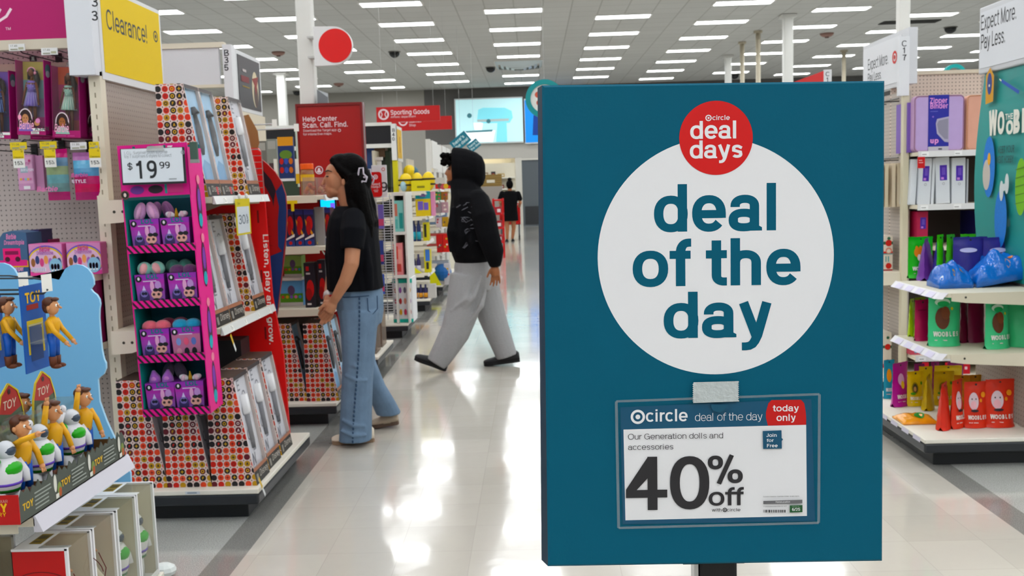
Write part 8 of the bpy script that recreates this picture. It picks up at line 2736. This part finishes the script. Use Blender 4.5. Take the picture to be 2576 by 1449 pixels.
# ------------------------------------------------------------------ shelves and goods in the lit recess far back
Yr = 33.5
R5 = thing('recess_shelving', 'pale shelving far back beside the grey door', 'shelf unit', (-2.4, Yr+.6, 0))
a, c = AY(1205, 420, Yr), AY(1298, 560, Yr)
q = MB(); q.box(a.x-.6, c.x, Yr+.5, Yr+.55, 0, AY(1250, 410, Yr).z, M('#cfcabb', .6)); q.build('back_panel', R5)
zs_ = []
for py in (446, 475, 505, 535):
 zz = AY(1250, py, Yr).z; zs_.append(zz)
 q = MB(); q.box(a.x-.6, c.x, Yr, Yr+.5, zz-.04, zz, M('#d9d6cc', .5)); q.build('shelf', R5)
random.seed(9)
for i, zz in enumerate(zs_):
 x = AY(1212, 450, Yr).x
 k = 0
 while x < c.x-.3:
  w, h = random.uniform(.14, .3), random.uniform(.12, .28)
  col = random.choice(('#5a4636', '#2b2b2d', '#8a7a66', '#b3aca0', '#6f2f2a', '#3f4a55', '#a8936a', '#c9c4ba'))
  q = MB(); q.box(x, x+w, Yr+.06, Yr+.36, zz+.001, zz+h, M(col, .6)); q.box(x+.03, x+w-.03, Yr+.055, Yr+.06, zz+h*.3, zz+h*.7, M(random.choice(('#cfc9bd', '#7a3a30', '#2f3238')), .6))
  tag(q.build('shelf_goods', None), 'small packaged item far back on the %s recess shelf, %s from left' % (('top', 'second', 'third', 'low')[i], ordn[k]), 'package', 'packages on the far recess shelves')
  x += w+random.uniform(.03, .12); k += 1
a, c = AY(1207, 440, 29), AY(1262, 468, 29)
q = MB(); q.box(a.x, c.x, 29, 29.5, c.z, a.z, M('#8a744a', .6))
for k in range(5): q.box(a.x, c.x, 28.99, 29, c.z+(a.z-c.z)*(k+.4)/5, c.z+(a.z-c.z)*(k+.6)/5, M('#6b5836', .6))
q.box(a.x, c.x, 29, 29.5, 0, c.z, M('#8f8a84', .6)); q.box(a.x+.2, c.x-.2, 28.98, 29, c.z+(a.z-c.z)*.3, c.z+(a.z-c.z)*.55, M('#c9c4b4', .6))
tag(q.build('wood_display', None), 'slatted wooden display far back behind the hooded shopper', 'display stand')
# red hand basket tower by the distant woman
Yc = 20.8
a, c = AY(1238, 500, Yc), AY(1270, 650, Yc)
t = thing('cart_corral', 'red framed rack beside the hooded shopper\'s back', 'rack', ((a.x+c.x)/2, Yc, 0))
rm = M('#b01f2a', .45)
for x_ in (a.x, c.x-.03):
 for y_ in (Yc, Yc+.5):
  q = MB(); q.box(x_, x_+.03, y_, y_+.03, 0, a.z, rm); q.build('leg', t)
for k in range(4):
 z_ = a.z-.3*k
 q = MB(); q.box(a.x, c.x, Yc-.01, Yc+.54, z_-.05, z_-.02, rm); q.build('shelf', t)
 if k:
  q = MB(); q.box(a.x+.05, c.x-.05, Yc+.03, Yc+.4, z_-.02, z_+.12, M('#8f2a30' if k != 1 else '#a0323a', .5)); q.box(a.x+.1, a.x+.17, Yc+.02, Yc+.03, z_+.01, z_+.08, M('#d9cfd0', .5)); q.build('red_bin', t)
# red shopping cart pushed by the distant woman
Yk = 27.6
a, c = AY(1256, 500, Yk), AY(1309, 600, Yk)
t = thing('shopping_cart', 'red shopping cart in front of the distant woman in black', 'shopping cart', ((a.x+c.x)/2, Yk, 0))
q = MB()
for k in range(9):
 x_ = a.x+.02+(c.x-a.x-.04)*k/8
 q.box(x_-.012, x_+.012, Yk+.1, Yk+.12, .45, .98, rm)
for z_ in (.45, .6, .75, .9, .98): q.box(a.x, c.x, Yk+.1, Yk+.12, z_-.012, z_+.012, rm)
for x_ in (a.x, c.x):
 for z_ in (.45, .7, .98): q.box(x_-.012, x_+.012, Yk+.1, Yk+.9, z_-.012, z_+.012, rm)
 for k in range(6): q.box(x_-.012, x_+.012, Yk+.1+.15*k, Yk+.12+.15*k, .45, .98, rm)
q.box(a.x, c.x, Yk+.1, Yk+.9, .44, .46, rm); q.box(a.x, c.x, Yk+.88, Yk+.9, .45, .98, rm)
q.build('basket', t)
q = MB()
for x_ in (a.x+.03, c.x-.03): q.tube([(x_, Yk+.12, .45), (x_, Yk+.05, .2), (x_, Yk+.1, .12)], .02, M('#4a4c50', .4, metal=.5), n=6); q.tube([(x_, Yk+.1, .13), (x_, Yk+.9, .13)], .02, M('#4a4c50', .4, metal=.5), n=6); q.tube([(x_, Yk+.85, .13), (x_, Yk+.85, .45)], .02, M('#4a4c50', .4, metal=.5), n=6)
q.build('frame', t)
q = MB(); q.tube([(a.x, Yk+.02, 1.03), (c.x, Yk+.02, 1.03)], .02, rm, n=8); q.build('handle', t)
for x_ in (a.x+.03, c.x-.03):
 for y_ in (Yk+.1, Yk+.85):
  q = MB(); q.tube([(x_-.02, y_, .06), (x_+.02, y_, .06)], .06, M('#1c1c1e', .5), n=12); q.build('wheel', t)
# ================================================================== people
def ell(c, r, n=16):
 """elliptic ring in the XY plane, a little squared off"""
 out = []
 for k in range(n):
  a = 2*pi*k/n
  out.append(Vector((c.x+r[0]*math.copysign(abs(cos(a))**.85, cos(a)), c.y+r[1]*math.copysign(abs(sin(a))**.85, sin(a)), c.z)))
 return out

def limb(q, pts, mat, n=12):
 """tapering limb with round ends: (point, radius) pairs"""
 P = [p for p, _ in pts]; R = [r for _, r in pts]
 q.tube(P, R, mat, n=n)
 for p, r in pts: q.ball(p, r, mat, n, 8)

def finger(q, p, d, L, r, mat, bend=(0, 0, -1), b=.5):
 p, d, bv = Vector(p), Vector(d).normalized(), Vector(bend)
 P = [p]
 for i, f in enumerate((.42, .33, .25)):
  dd = (d+bv*(b*(i+.3)*.5)).normalized()
  P.append(P[-1]+dd*L*f)
 q.tube(P, [r, r*.95, r*.85, r*.7], mat, n=8)
 for k, x in enumerate(P): q.ball(x, r*(1, .95, .85, .7)[k], mat, 8, 6)

# ------------------------------------------------------------------ woman in black T-shirt and jeans
Y0 = 5.8
W = lambda px, py, dy=0: AY(px, py, Y0)+Vector((0, dy, 0))
sk = M('#ab7d65', .5, noise=.05, nscale=30)
wom = thing('person', 'woman with long black hair in black T-shirt and blue wide jeans', 'person', (W(900, 1100).x, Y0, 0))
q = MB()
# skull, face, jaw, nose, lips, neck
q.ball(W(868, 428), (.088, .074, .086), sk, 20, 14)
q.ball(W(846, 452), (.066, .062, .088), sk, 20, 14)
q.ball(W(838, 432), (.044, .056, .05), sk, 16, 10)
q.ball(W(843, 482), (.044, .046, .034), sk, 16, 10)
q.ball(W(831, 490), (.024, .026, .022), sk, 12, 8); q.ball(W(830, 472), (.030, .034, .030), sk, 12, 8); q.ball(W(841, 478), (.048, .05, .044), sk, 14, 10)
q.tube([W(822, 440), W(816, 453), W(812, 461)], [.007, .009, .009], sk, n=10)
q.ball(W(813, 463), (.010, .011, .007), sk, 10, 8)
q.ball(W(819, 474), (.010, .019, .006), sk, 10, 8); q.ball(W(821, 480), (.010, .018, .006), sk, 10, 8)
limb(q, [(W(868, 478), .054), (W(876, 505), .056), (W(882, 526), .055)], sk)
q.ball(W(870, 459, -.074), (.013, .010, .024), sk, 10, 8); q.ball(W(870, 459, .074), (.013, .010, .024), sk, 10, 8)
# trunk and legs under the clothes, so the body is one piece
q.loft([ell(W(884, 540), (.07, .11)), ell(W(888, 565), (.10, .17)), ell(W(890, 640), (.11, .15)), ell(W(896, 730), (.115, .16)), ell(W(900, 780), (.11, .16))], sk)
for dy, pts in ((-.085, ((905, 770), (907, 900), (900, 1090))), (.09, ((896, 770), (902, 900), (952, 1055)))):
 limb(q, [(W(*pts[0], dy), .075), (W(*pts[1], dy+(.03 if dy > 0 else 0)), .05), (W(*pts[2], dy+(.21 if dy > 0 else 0)), .035)], sk)
# arms
limb(q, [(W(900, 562, -.14), .042), (W(905, 605, -.215), .047), (W(904, 655, -.25), .043), (W(890, 695, -.255), .038), (W(866, 735, -.235), .029), (W(858, 747, -.22), .027)], sk)
limb(q, [(W(873, 562, .14), .042), (W(858, 610, .2), .044), (W(846, 660, .19), .042), (W(830, 700, .05), .036), (W(834, 738, -.09), .028), (W(837, 748, -.13), .027)], sk)
# clasped hands
for (p0, p1, dy, side) in (((858, 745), (847, 770), -.215, -1), ((837, 748), (840, 774), -.15, 1)):
 a, c = W(*p0, dy), W(*p1, dy)
 d = (c-a).normalized()
 q.tube([a, a+d*.035, a+d*.075], [.026, .034, .030], sk, n=10)
 q.ball(a+d*.045, (.034, .022, .04), sk, 12, 8)
 lat = Vector((d.z, 0, -d.x))*1
 for k in range(4):
  b0 = a+d*.078+lat*(.027-.0175*k)+Vector((0, .012*side*-1, 0))
  finger(q, b0, d+Vector((-.35, .25*-side, 0)), (.062, .07, .066, .052)[k], .0088, sk, bend=(-.4, -.9*side*.6, -.2), b=.9)
 finger(q, a+d*.03+lat*.03, d+lat*.6+Vector((0, -.2, 0)), .058, .0105, sk, bend=(-.2, 0, -.4), b=.4)
body = q.build('body', wom, remesh=.0045, relax=3)
# face details
q = MB(); ek = M('#231714', .4)
q.ball(W(828, 444, -.046), (.011, .006, .0045), ek, 10, 6); q.ball(W(828, 444, .046), (.011, .006, .0045), ek, 10, 6)
q.build('eyes', wom, smooth=True)
q = MB()
for s_ in (-1, 1): q.tube([W(820, 432, s_*.03), W(829, 429, s_*.047), W(840, 432, s_*.057)], [.003, .0045, .002], ek, n=6)
q.build('eyebrows', wom, smooth=True)
q = MB(); q.ball(W(817, 474), (.0095, .0175, .0045), M('#9c5a50', .4), 10, 6); q.ball(W(818.5, 480), (.0095, .0165, .005), M('#a4625a', .4), 10, 6); q.build('lips', wom, smooth=True)
# hair: cap plus long waves down the back
hr = M('#050404', .6, bump=.5, bscale=90, spec=.05)
q = MB()
q.ball(W(880, 424, .0), (.104, .088, .094), hr, 22, 14)
q.ball(W(858, 405, .0), (.068, .07, .045), hr, 18, 12)
q.ball(W(900, 452, .0), (.085, .085, .10), hr, 18, 12)
q.tube([W(838, 400, -.05), W(858, 422, -.07), W(882, 440, -.078), W(896, 478, -.08)], [.018, .022, .026, .03], hr, n=10)
q.tube([W(836, 400, .05), W(852, 425, .074), W(868, 446, .083), W(872, 490, .085), W(850, 540, .12), W(832, 590, .12), W(826, 636, .1)], [.018, .026, .032, .036, .03, .02, .006], hr, n=10)
rnd = random.Random(3)
for k, dy in enumerate((-.085, -.05, -.015, .02, .055, .085)):
 w1, w2 = rnd.uniform(-6, 6), rnd.uniform(-5, 5)
 q.tube([W(896, 440, dy*.8), W(908+w1*.3, 480, dy), W(920+w1, 520, dy), W(930+w2, 560, dy*1.1), W(934-w1*.5, 595, dy*1.15), W(939+w2*.6, 620+rnd.uniform(-8, 14), dy)], [.05, .052, .046, .038, .026, .006], hr, n=10)
q.tube([W(884, 462, -.08), W(892, 505, -.09), W(904, 540, -.12), W(926, 580, -.12), W(934, 640, -.1)], [.03, .032, .028, .022, .004], hr, n=10)
q.build('hair', wom, remesh=.0065, relax=2)
q = MB()
cw = M('#b9b2bd', .3)
loop = [(904, 466), (909, 440), (912, 424), (921, 423), (922, 438), (931, 446), (928, 457), (919, 456), (914, 467), (904, 466)]
q.tube([W(x, y, -.105) for x, y in loop], .0052, cw, n=8)
q.tube([W(x+4, y+2, .09) for x, y in loop], .0052, cw, n=8)
q.tube([W(924, 446, -.105), W(928, 448, .09)], .006, cw, n=8)
q.build('hair_clip', wom, smooth=True)
# T-shirt
sh = M('#05060b', .9, spec=.15, bump=.35, bscale=14, noise=.12, nscale=8)
q = MB()
q.loft([ell(W(872, 518), (.062, .082)), ell(W(878, 530), (.092, .135)), ell(W(884, 546), (.128, .185)), ell(W(887, 575), (.148, .205)), ell(W(888, 620), (.158, .205)), ell(W(891, 680), (.163, .2)), ell(W(895, 726), (.168, .2))], sh)
q.tube([W(900, 550, -.14), W(904, 580, -.2), W(903, 621, -.225)], [.07, .076, .066], sh, n=14)
q.ball(W(900, 550, -.14), .07, sh, 12, 8)
q.tube([W(872, 548, .15), W(860, 580, .19), W(855, 621, .21)], [.062, .064, .056], sh, n=14)
# soft folds
for (a_, b_, c_) in (((842, 560), (838, 640), (845, 715)), ((870, 590), (874, 660), (868, 722)), ((930, 600), (938, 670), (940, 722)), ((915, 640), (918, 690), (924, 724))):
 q.tube([W(*a_, -.14 if a_[0] > 850 else -.08), W(*b_, -.165 if a_[0] > 850 else -.1), W(*c_, -.165 if a_[0] > 850 else -.1)], [.014, .032, .03], sh, n=8)
q.build('t_shirt', wom, remesh=.007, relax=4)
# jeans
jn = M('#6a7d92', .85, noise=.22, nscale=14, bump=.25, bscale=40)
q = MB()
q.loft([ell(W(897, 722), (.15, .175)), ell(W(902, 745), (.148, .178)), ell(W(908, 785), (.135, .18)), ell(W(910, 815), (.12, .17))], jn)
q.loft([ell(W(909, 775, -.085), (.122, .10)), ell(W(909, 830, -.085), (.108, .10)), ell(W(908, 900, -.085), (.096, .096)), ell(W(905, 960, -.085), (.094, .094)), ell(W(902, 1030, -.08), (.095, .096)), ell(W(900, 1098, -.075), (.099, .102))], jn)
q.loft([ell(W(898, 775, .09), (.105, .095)), ell(W(896, 850, .1), (.08, .09)), ell(W(905, 920, .13), (.075, .085)), ell(W(925, 985, .19), (.075, .085)), ell(W(948, 1040, .28), (.075, .085)), ell(W(958, 1072, .33), (.078, .09))], jn)
q.loft([ell(W(880, 775, .02), (.05, .07)), ell(W(877, 850, .02), (.045, .06)), ell(W(876, 920, .02), (.035, .05)), ell(W(876, 968, .03), (.016, .03))], jn)
for k, (x0, y0, x1, y1) in enumerate(((872, 1040, 930, 1056), (868, 1066, 935, 1078), (880, 930, 936, 944), (885, 905, 930, 899))):
 q.tube([W(x0, y0, -.165), W((x0+x1)/2, (y0+y1)/2+4, -.178), W(x1, y1, -.16)], [.006, .016, .006], jn, n=8)
q.build('jeans', wom, remesh=.007, relax=3)
q = MB(); sm = M('#33475f', .85)
for k in range(34):
 f = k/33
 x, y = 918-14*f+(3*sin(f*5)), 742+350*f
 r_ = .175 if y < 775 else .182-(.0 if y < 830 else .004)
 dy = -.188 if y < 830 else -.183
 q.ball(W(x, y, dy), (.006, .007, .010), sm, 6, 5)
q.build('side_seam', wom)
q = MB(); q.tube([W(936, 742, -.165), W(938, 772, -.168), W(948, 782, -.15), W(958, 770, -.125), W(957, 738, -.125)], .0032, sm, n=5); q.tube([W(848, 735, -.13), W(880, 740, -.17), W(905, 738, -.185), W(940, 736, -.165)], .003, sm, n=5); q.build('stitching', wom)

def shoe(root, toe, heel, mat, sole, w=.05, top=.075, name='shoe', lift=0):
 toe, heel = Vector(toe), Vector(heel)
 d = (toe-heel); L = d.length; d.normalize()
 s_ = Vector((-d.y, d.x, 0)).normalized()
 up = s_.cross(d)*-1
 if up.z < 0: up = -up
 q = MB()
 rings = []
 for f, hw, ht in ((0, .55, .75), (.06, .8, .98), (.2, .9, 1.0), (.38, .9, .92), (.55, .95, .68), (.72, 1.05, .52), (.88, .95, .42), (.97, .65, .3), (1.0, .35, .2)):
  c = heel+d*L*f
  rings.append([c+s_*(w*hw*cos(2*pi*k/14))+up*(.02+max(0, top*ht*sin(2*pi*k/14)) if sin(2*pi*k/14) > 0 else .02) for k in range(14)])
 q.loft(rings, mat)
 o = q.build(name, root, smooth=True)
 q = MB()
 poly = [(0, .5), (.04, .8), (.2, .92), (.4, .85), (.6, .98), (.75, 1.1), (.9, .98), (.98, .6), (1.0, 0)]
 P = [(f, w*hw) for f, hw in poly]+[(f, -w*hw) for f, hw in poly[::-1]]
 v = [heel+d*L*f+s_*y+up*z for z in (.0, .024) for f, y in P]
 n = len(P)
 q.add(v, [tuple(range(n-1, -1, -1)), tuple(range(n, 2*n))]+[(i, (i+1) % n, n+(i+1) % n, n+i) for i in range(n)], sole)
 q.build('sole', o)
 return o

shoe(wom, AZ(835, 1116, .002)+Vector((0, 0, 0)), AZ(942, 1108, .002), M('#d6ccbd', .6), M('#8a7563', .6), w=.052, top=.075)
hb = AZ(938, 1080, .002); ht = AZ(977, 1074, .03)
shoe(wom, Vector((hb.x-.02, Y0+.34, .003)), Vector((hb.x+.16, Y0+.36, .02)), M('#a99c8c', .6), M('#54443a', .6), w=.048, top=.07)
q = MB(); q.tube([W(835, 736, -.085), W(837, 744, -.115)], .034, M('#c9c5c4', .3), n=14); q.tube([W(843, 739, -.125), W(844, 740, -.14)], .012, M('#9a2a2c', .3), n=8); q.build('wristwatch', wom, smooth=True)

# ------------------------------------------------------------------ man in black hoodie and grey sweatpants, mid-stride
Y1 = 8.2
V = lambda px, py, dy=0: AY(px, py, Y1)+Vector((0, dy, 0))
man = thing('person', 'hooded shopper in black hoodie and grey sweatpants walking left', 'person', (V(1180, 930).x, Y1, 0))
sk2 = M('#8f5f45', .5)
q = MB()
q.ball(V(1160, 420), (.098, .078, .11), sk2, 20, 14)
q.ball(V(1143, 438), (.068, .064, .085), sk2, 18, 12)
q.tube([V(1128, 424), V(1124, 434), V(1122, 440)], [.010, .014, .015], sk2, n=10)
q.ball(V(1130, 456), (.022, .028, .02), sk2, 12, 8); q.ball(V(1127, 448), (.012, .02, .008), sk2, 10, 6)
limb(q, [(V(1165, 455), .06), (V(1178, 490), .065)], sk2)
q.loft([ell(V(1180, 485), (.08, .15)), ell(V(1188, 520), (.12, .2)), ell(V(1192, 600), (.125, .18)), ell(V(1192, 660), (.13, .17)), ell(V(1190, 700), (.12, .17))], sk2)
limb(q, [(V(1208, 505, -.2), .06), (V(1226, 575, -.26), .05), (V(1246, 655, -.27), .033), (V(1249, 664, -.27), .03)], sk2)
limb(q, [(V(1180, 505, .2), .06), (V(1170, 575, .25), .05), (V(1150, 640, .2), .033)], sk2)
limb(q, [(V(1180, 690, -.1), .09), (V(1160, 790, -.13), .065), (V(1106, 893, -.19), .035)], sk2)
limb(q, [(V(1205, 690, .09), .09), (V(1233, 795, .08), .065), (V(1274, 893, .03), .042)], sk2)
# near hand, fingers hanging loosely
a = V(1247, 662, -.27); d = (V(1250, 690, -.27)-a).normalized()
q.tube([a, a+d*.04, a+d*.085], [.03, .038, .034], sk2, n=10)
q.ball(a+d*.055, (.04, .024, .05), sk2, 12, 8)
lat = Vector((1, 0, .1))
for k in range(4):
 finger(q, a+d*.088+lat*(-.029+.019*k), d+lat*(-.12+.12*k)+Vector((-.1, -.05, 0)), (.07, .08, .075, .06)[k], .0095, sk2, bend=(-.5, .1, -.2), b=.5)
finger(q, a+d*.03+lat*-.036, d*.8+Vector((-.55, -.2, 0)), .065, .0115, sk2, bend=(.2, 0, -.5), b=.4)
q.build('body', man, remesh=.0055, relax=3)
q = MB(); q.ball(V(1131, 426, -.05), (.012, .008, .005), ek, 8, 6); q.ball(V(1131, 426, .05), (.012, .008, .005), ek, 8, 6); q.tube([V(1125, 420, -.03), V(1134, 417, -.055)], .005, ek, n=6); q.build('eyes', man, smooth=True)
q = MB(); q.ball(V(1134, 460), (.034, .05, .024), M('#1f1512', .8, bump=.5, bscale=150), 12, 8); q.build('beard', man, smooth=True)
q = MB()
rnd = random.Random(5)
for k in range(34):
 q.ball(V(1122+rnd.uniform(-10, 16), 400+rnd.uniform(-14, 14), rnd.uniform(-.07, .07)), rnd.uniform(.012, .021), hr, 8, 6)
q.ball(V(1126, 400), (.035, .07, .04), hr, 12, 8)
q.build('hair', man, remesh=.006, relax=2)
hd = M('#050508', .9, spec=.15, bump=.4, bscale=16, noise=.2, nscale=6)
q = MB()
# hood, a soft bag with an open front
rings = []
for (x, cy, rx_, rz_) in ((1137, 421, .085, .142), (1142, 419, .105, .162), (1152, 421, .115, .168), (1175, 424, .118, .168), (1200, 428, .105, .150), (1214, 430, .075, .12), (1221, 430, .03, .06)):
 c = V(x, cy)
 rings.append([c+Vector((0, rx_*cos(2*pi*k/18), rz_*sin(2*pi*k/18))) for k in range(18)])
inner = []
for (x, cy, rx_, rz_) in ((1137, 421, .07, .125), (1155, 421, .09, .14)):
 c = V(x, cy)
 inner.append([c+Vector((0, rx_*cos(2*pi*k/18), rz_*sin(2*pi*k/18))) for k in range(18)])
q.loft([inner[1], inner[0]]+rings, hd)
q.loft([ell(V(1164, 455), (.11, .11)), ell(V(1172, 475), (.13, .16)), ell(V(1182, 495), (.16, .23)), ell(V(1188, 530), (.19, .255)), ell(V(1192, 580), (.205, .255)), ell(V(1193, 625), (.205, .25)), ell(V(1190, 646), (.17, .22)), ell(V(1189, 658), (.15, .20))], hd)
q.tube([V(1205, 505, -.16), V(1222, 545, -.25), V(1232, 590, -.28), V(1246, 630, -.28), V(1248, 652, -.275), V(1249, 664, -.27)], [.095, .1, .095, .085, .06, .046], hd, n=14)
q.ball(V(1205, 505, -.16), .095, hd, 12, 8)
q.tube([V(1178, 505, .18), V(1168, 560, .26), V(1152, 620, .24), V(1146, 650, .2)], [.095, .095, .085, .05], hd, n=14)
for (a_, b_, c_) in (((1160, 540), (1166, 590), (1158, 635)), ((1185, 560), (1192, 605), (1186, 640)), ((1145, 520), (1142, 580), (1144, 630))):
 q.tube([V(*a_, -.2), V(*b_, -.235), V(*c_, -.21)], [.02, .045, .03], hd, n=8)
q.build('hoodie', man, remesh=.009, relax=4)
# faded print on the hoodie, brush-like strokes lying on the cloth
q = MB()
pm = M('#54545a', .8, noise=.4, nscale=30)
rnd = random.Random(12)
for k in range(34):
 x, y = rnd.uniform(1140, 1200), rnd.uniform(510, 618)
 pts = []
 for m_ in range(4):
  xx, yy = x+m_*rnd.uniform(3, 8), y+rnd.uniform(-6, 6)-m_*2
  e = 1-((xx-1192)/62)**2
  pts.append(V(xx, yy, -.247*sqrt(max(.1, e))-.012))
 q.tube(pts, [.002, .005, .004, .001], pm, n=5)
q.build('print', man)
# sweatpants
sp_ = M('#989899', .9, noise=.1, nscale=90, bump=.3, bscale=18)
q = MB()
q.loft([ell(V(1188, 645), (.14, .19)), ell(V(1188, 670), (.155, .2)), ell(V(1190, 705), (.16, .2)), ell(V(1188, 730), (.15, .19))], sp_)
def along(pts):
 rings = []
 for i, (px, py, dy, rx_, ry_) in enumerate(pts):
  c = V(px, py, dy)
  p0, p1 = pts[max(0, i-1)], pts[min(len(pts)-1, i+1)]
  d = (V(p1[0], p1[1], p1[2])-V(p0[0], p0[1], p0[2])).normalized()
  s_ = d.cross(Vector((0, 1, 0))).normalized()
  t_ = d.cross(s_)
  rings.append([c+s_*rx_*cos(2*pi*k/18)+t_*ry_*sin(2*pi*k/18) for k in range(18)])
 q.loft(rings, sp_)
along([(1180, 690, -.1, .155, .11), (1173, 735, -.11, .15, .12), (1165, 780, -.125, .14, .12), (1148, 830, -.15, .125, .115), (1122, 875, -.18, .105, .1), (1103, 905, -.2, .09, .09)])
along([(1208, 690, .09, .14, .11), (1220, 745, .09, .135, .12), (1237, 800, .075, .12, .115), (1256, 850, .05, .105, .105), (1270, 885, .03, .095, .095), (1274, 898, .03, .095, .095)])
for (a_, b_, c_) in (((1215, 690), (1196, 740), (1150, 790)), ((1190, 700), (1178, 745), (1140, 775)), ((1150, 850), (1130, 868), (1105, 878)), ((1225, 720), (1215, 760), (1180, 810))):
 q.tube([V(*a_, -.19), V(*b_, -.235), V(*c_, -.22)], [.012, .026, .010], sp_, n=8)
q.build('sweatpants', man, remesh=.009, relax=3)
bs, bl_ = M('#101114', .55), M('#0b0c0e', .6)
hf = AZ(1120, 938, .004); hf.y = 8.0
tf = AY(1042, 903, 8.02)
shoe(man, tf, Vector((AY(1122, 936, 8.0).x, 8.0, .008)), bs, bl_, w=.052, top=.085)
tr, hr_ = AZ(1216, 924, .004), AY(1308, 912, 8.24)
shoe(man, Vector((tr.x, 8.22, .004)), Vector((hr_.x, 8.24, max(.03, hr_.z))), bs, bl_, w=.052, top=.08)

# ------------------------------------------------------------------ woman far back in a short black dress
Y2 = 27.0
D = lambda px, py, dy=0: AY(px, py, Y2)+Vector((0, dy, 0))
far = thing('person', 'distant woman in a short black dress pushing a red cart', 'person', (D(1285, 606).x, Y2, 0))
sk3 = M('#9a6a50', .5)
q = MB()
q.ball(D(1282, 466), (.085, .095, .125), sk3, 14, 10)
limb(q, [(D(1282, 474), .055), (D(1283, 482), .06)], sk3)
q.loft([ell(D(1283, 482), (.12, .07)), ell(D(1283, 488), (.2, .1)), ell(D(1283, 515), (.16, .11)), ell(D(1283, 545), (.18, .12)), ell(D(1283, 557), (.17, .12))], sk3)
for x0, x1, x2, yf_ in ((1275, 1276, 1276, -.05), (1291, 1292, 1289, .06)):
 limb(q, [(D(x0, 548), .085), (D(x1, 575, yf_), .058), (D(x2, 600, yf_), .04)], sk3)
limb(q, [(D(1262, 488), .05), (D(1258, 510), .045), (D(1262, 520, .3), .035)], sk3)
limb(q, [(D(1303, 488), .05), (D(1309, 510), .045), (D(1306, 520, .3), .035)], sk3)
for x_ in (1262, 1306):
 a = D(x_, 520, .32)
 for k in range(4): q.tube([a+Vector((-.03+.02*k, 0, .01)), a+Vector((-.03+.02*k, .06, .0)), a+Vector((-.03+.02*k, .075, -.03))], .011, sk3, n=6)
 q.tube([a+Vector((.0, 0, -.01)), a+Vector((.02, .05, -.03))], .012, sk3, n=6); q.ball(a, (.045, .04, .025), sk3, 10, 6)
q.build('body', far, remesh=.012, relax=2)
q = MB(); q.ball(D(1282, 464, -.02), (.1, .11, .13), hr, 14, 10); q.ball(D(1282, 451, -.04), (.06, .06, .05), hr, 12, 8); q.build('hair', far, smooth=True)
q = MB()
q.loft([ell(D(1283, 480), (.13, .1)), ell(D(1283, 486), (.22, .14)), ell(D(1283, 500), (.215, .16)), ell(D(1283, 520), (.2, .16)), ell(D(1283, 545), (.23, .17)), ell(D(1283, 556), (.235, .175))], M('#0b0b0d', .9, spec=.08))
limb(q, [(D(1263, 487), .075), (D(1258, 500), .07)], M('#0b0b0d', .9, spec=.08)); limb(q, [(D(1303, 487), .075), (D(1308, 500), .07)], M('#0b0b0d', .9, spec=.08))
q.build('dress', far, remesh=.014, relax=2)
for px, yf_ in ((1275, -.05), (1290, .06)):
 c = D(px, 605, 0)
 shoe(far, (c.x, Y2+yf_+.14, .004), (c.x, Y2+yf_-.1, .004), M('#141416', .6), M('#0c0c0e', .6), w=.045, top=.06)
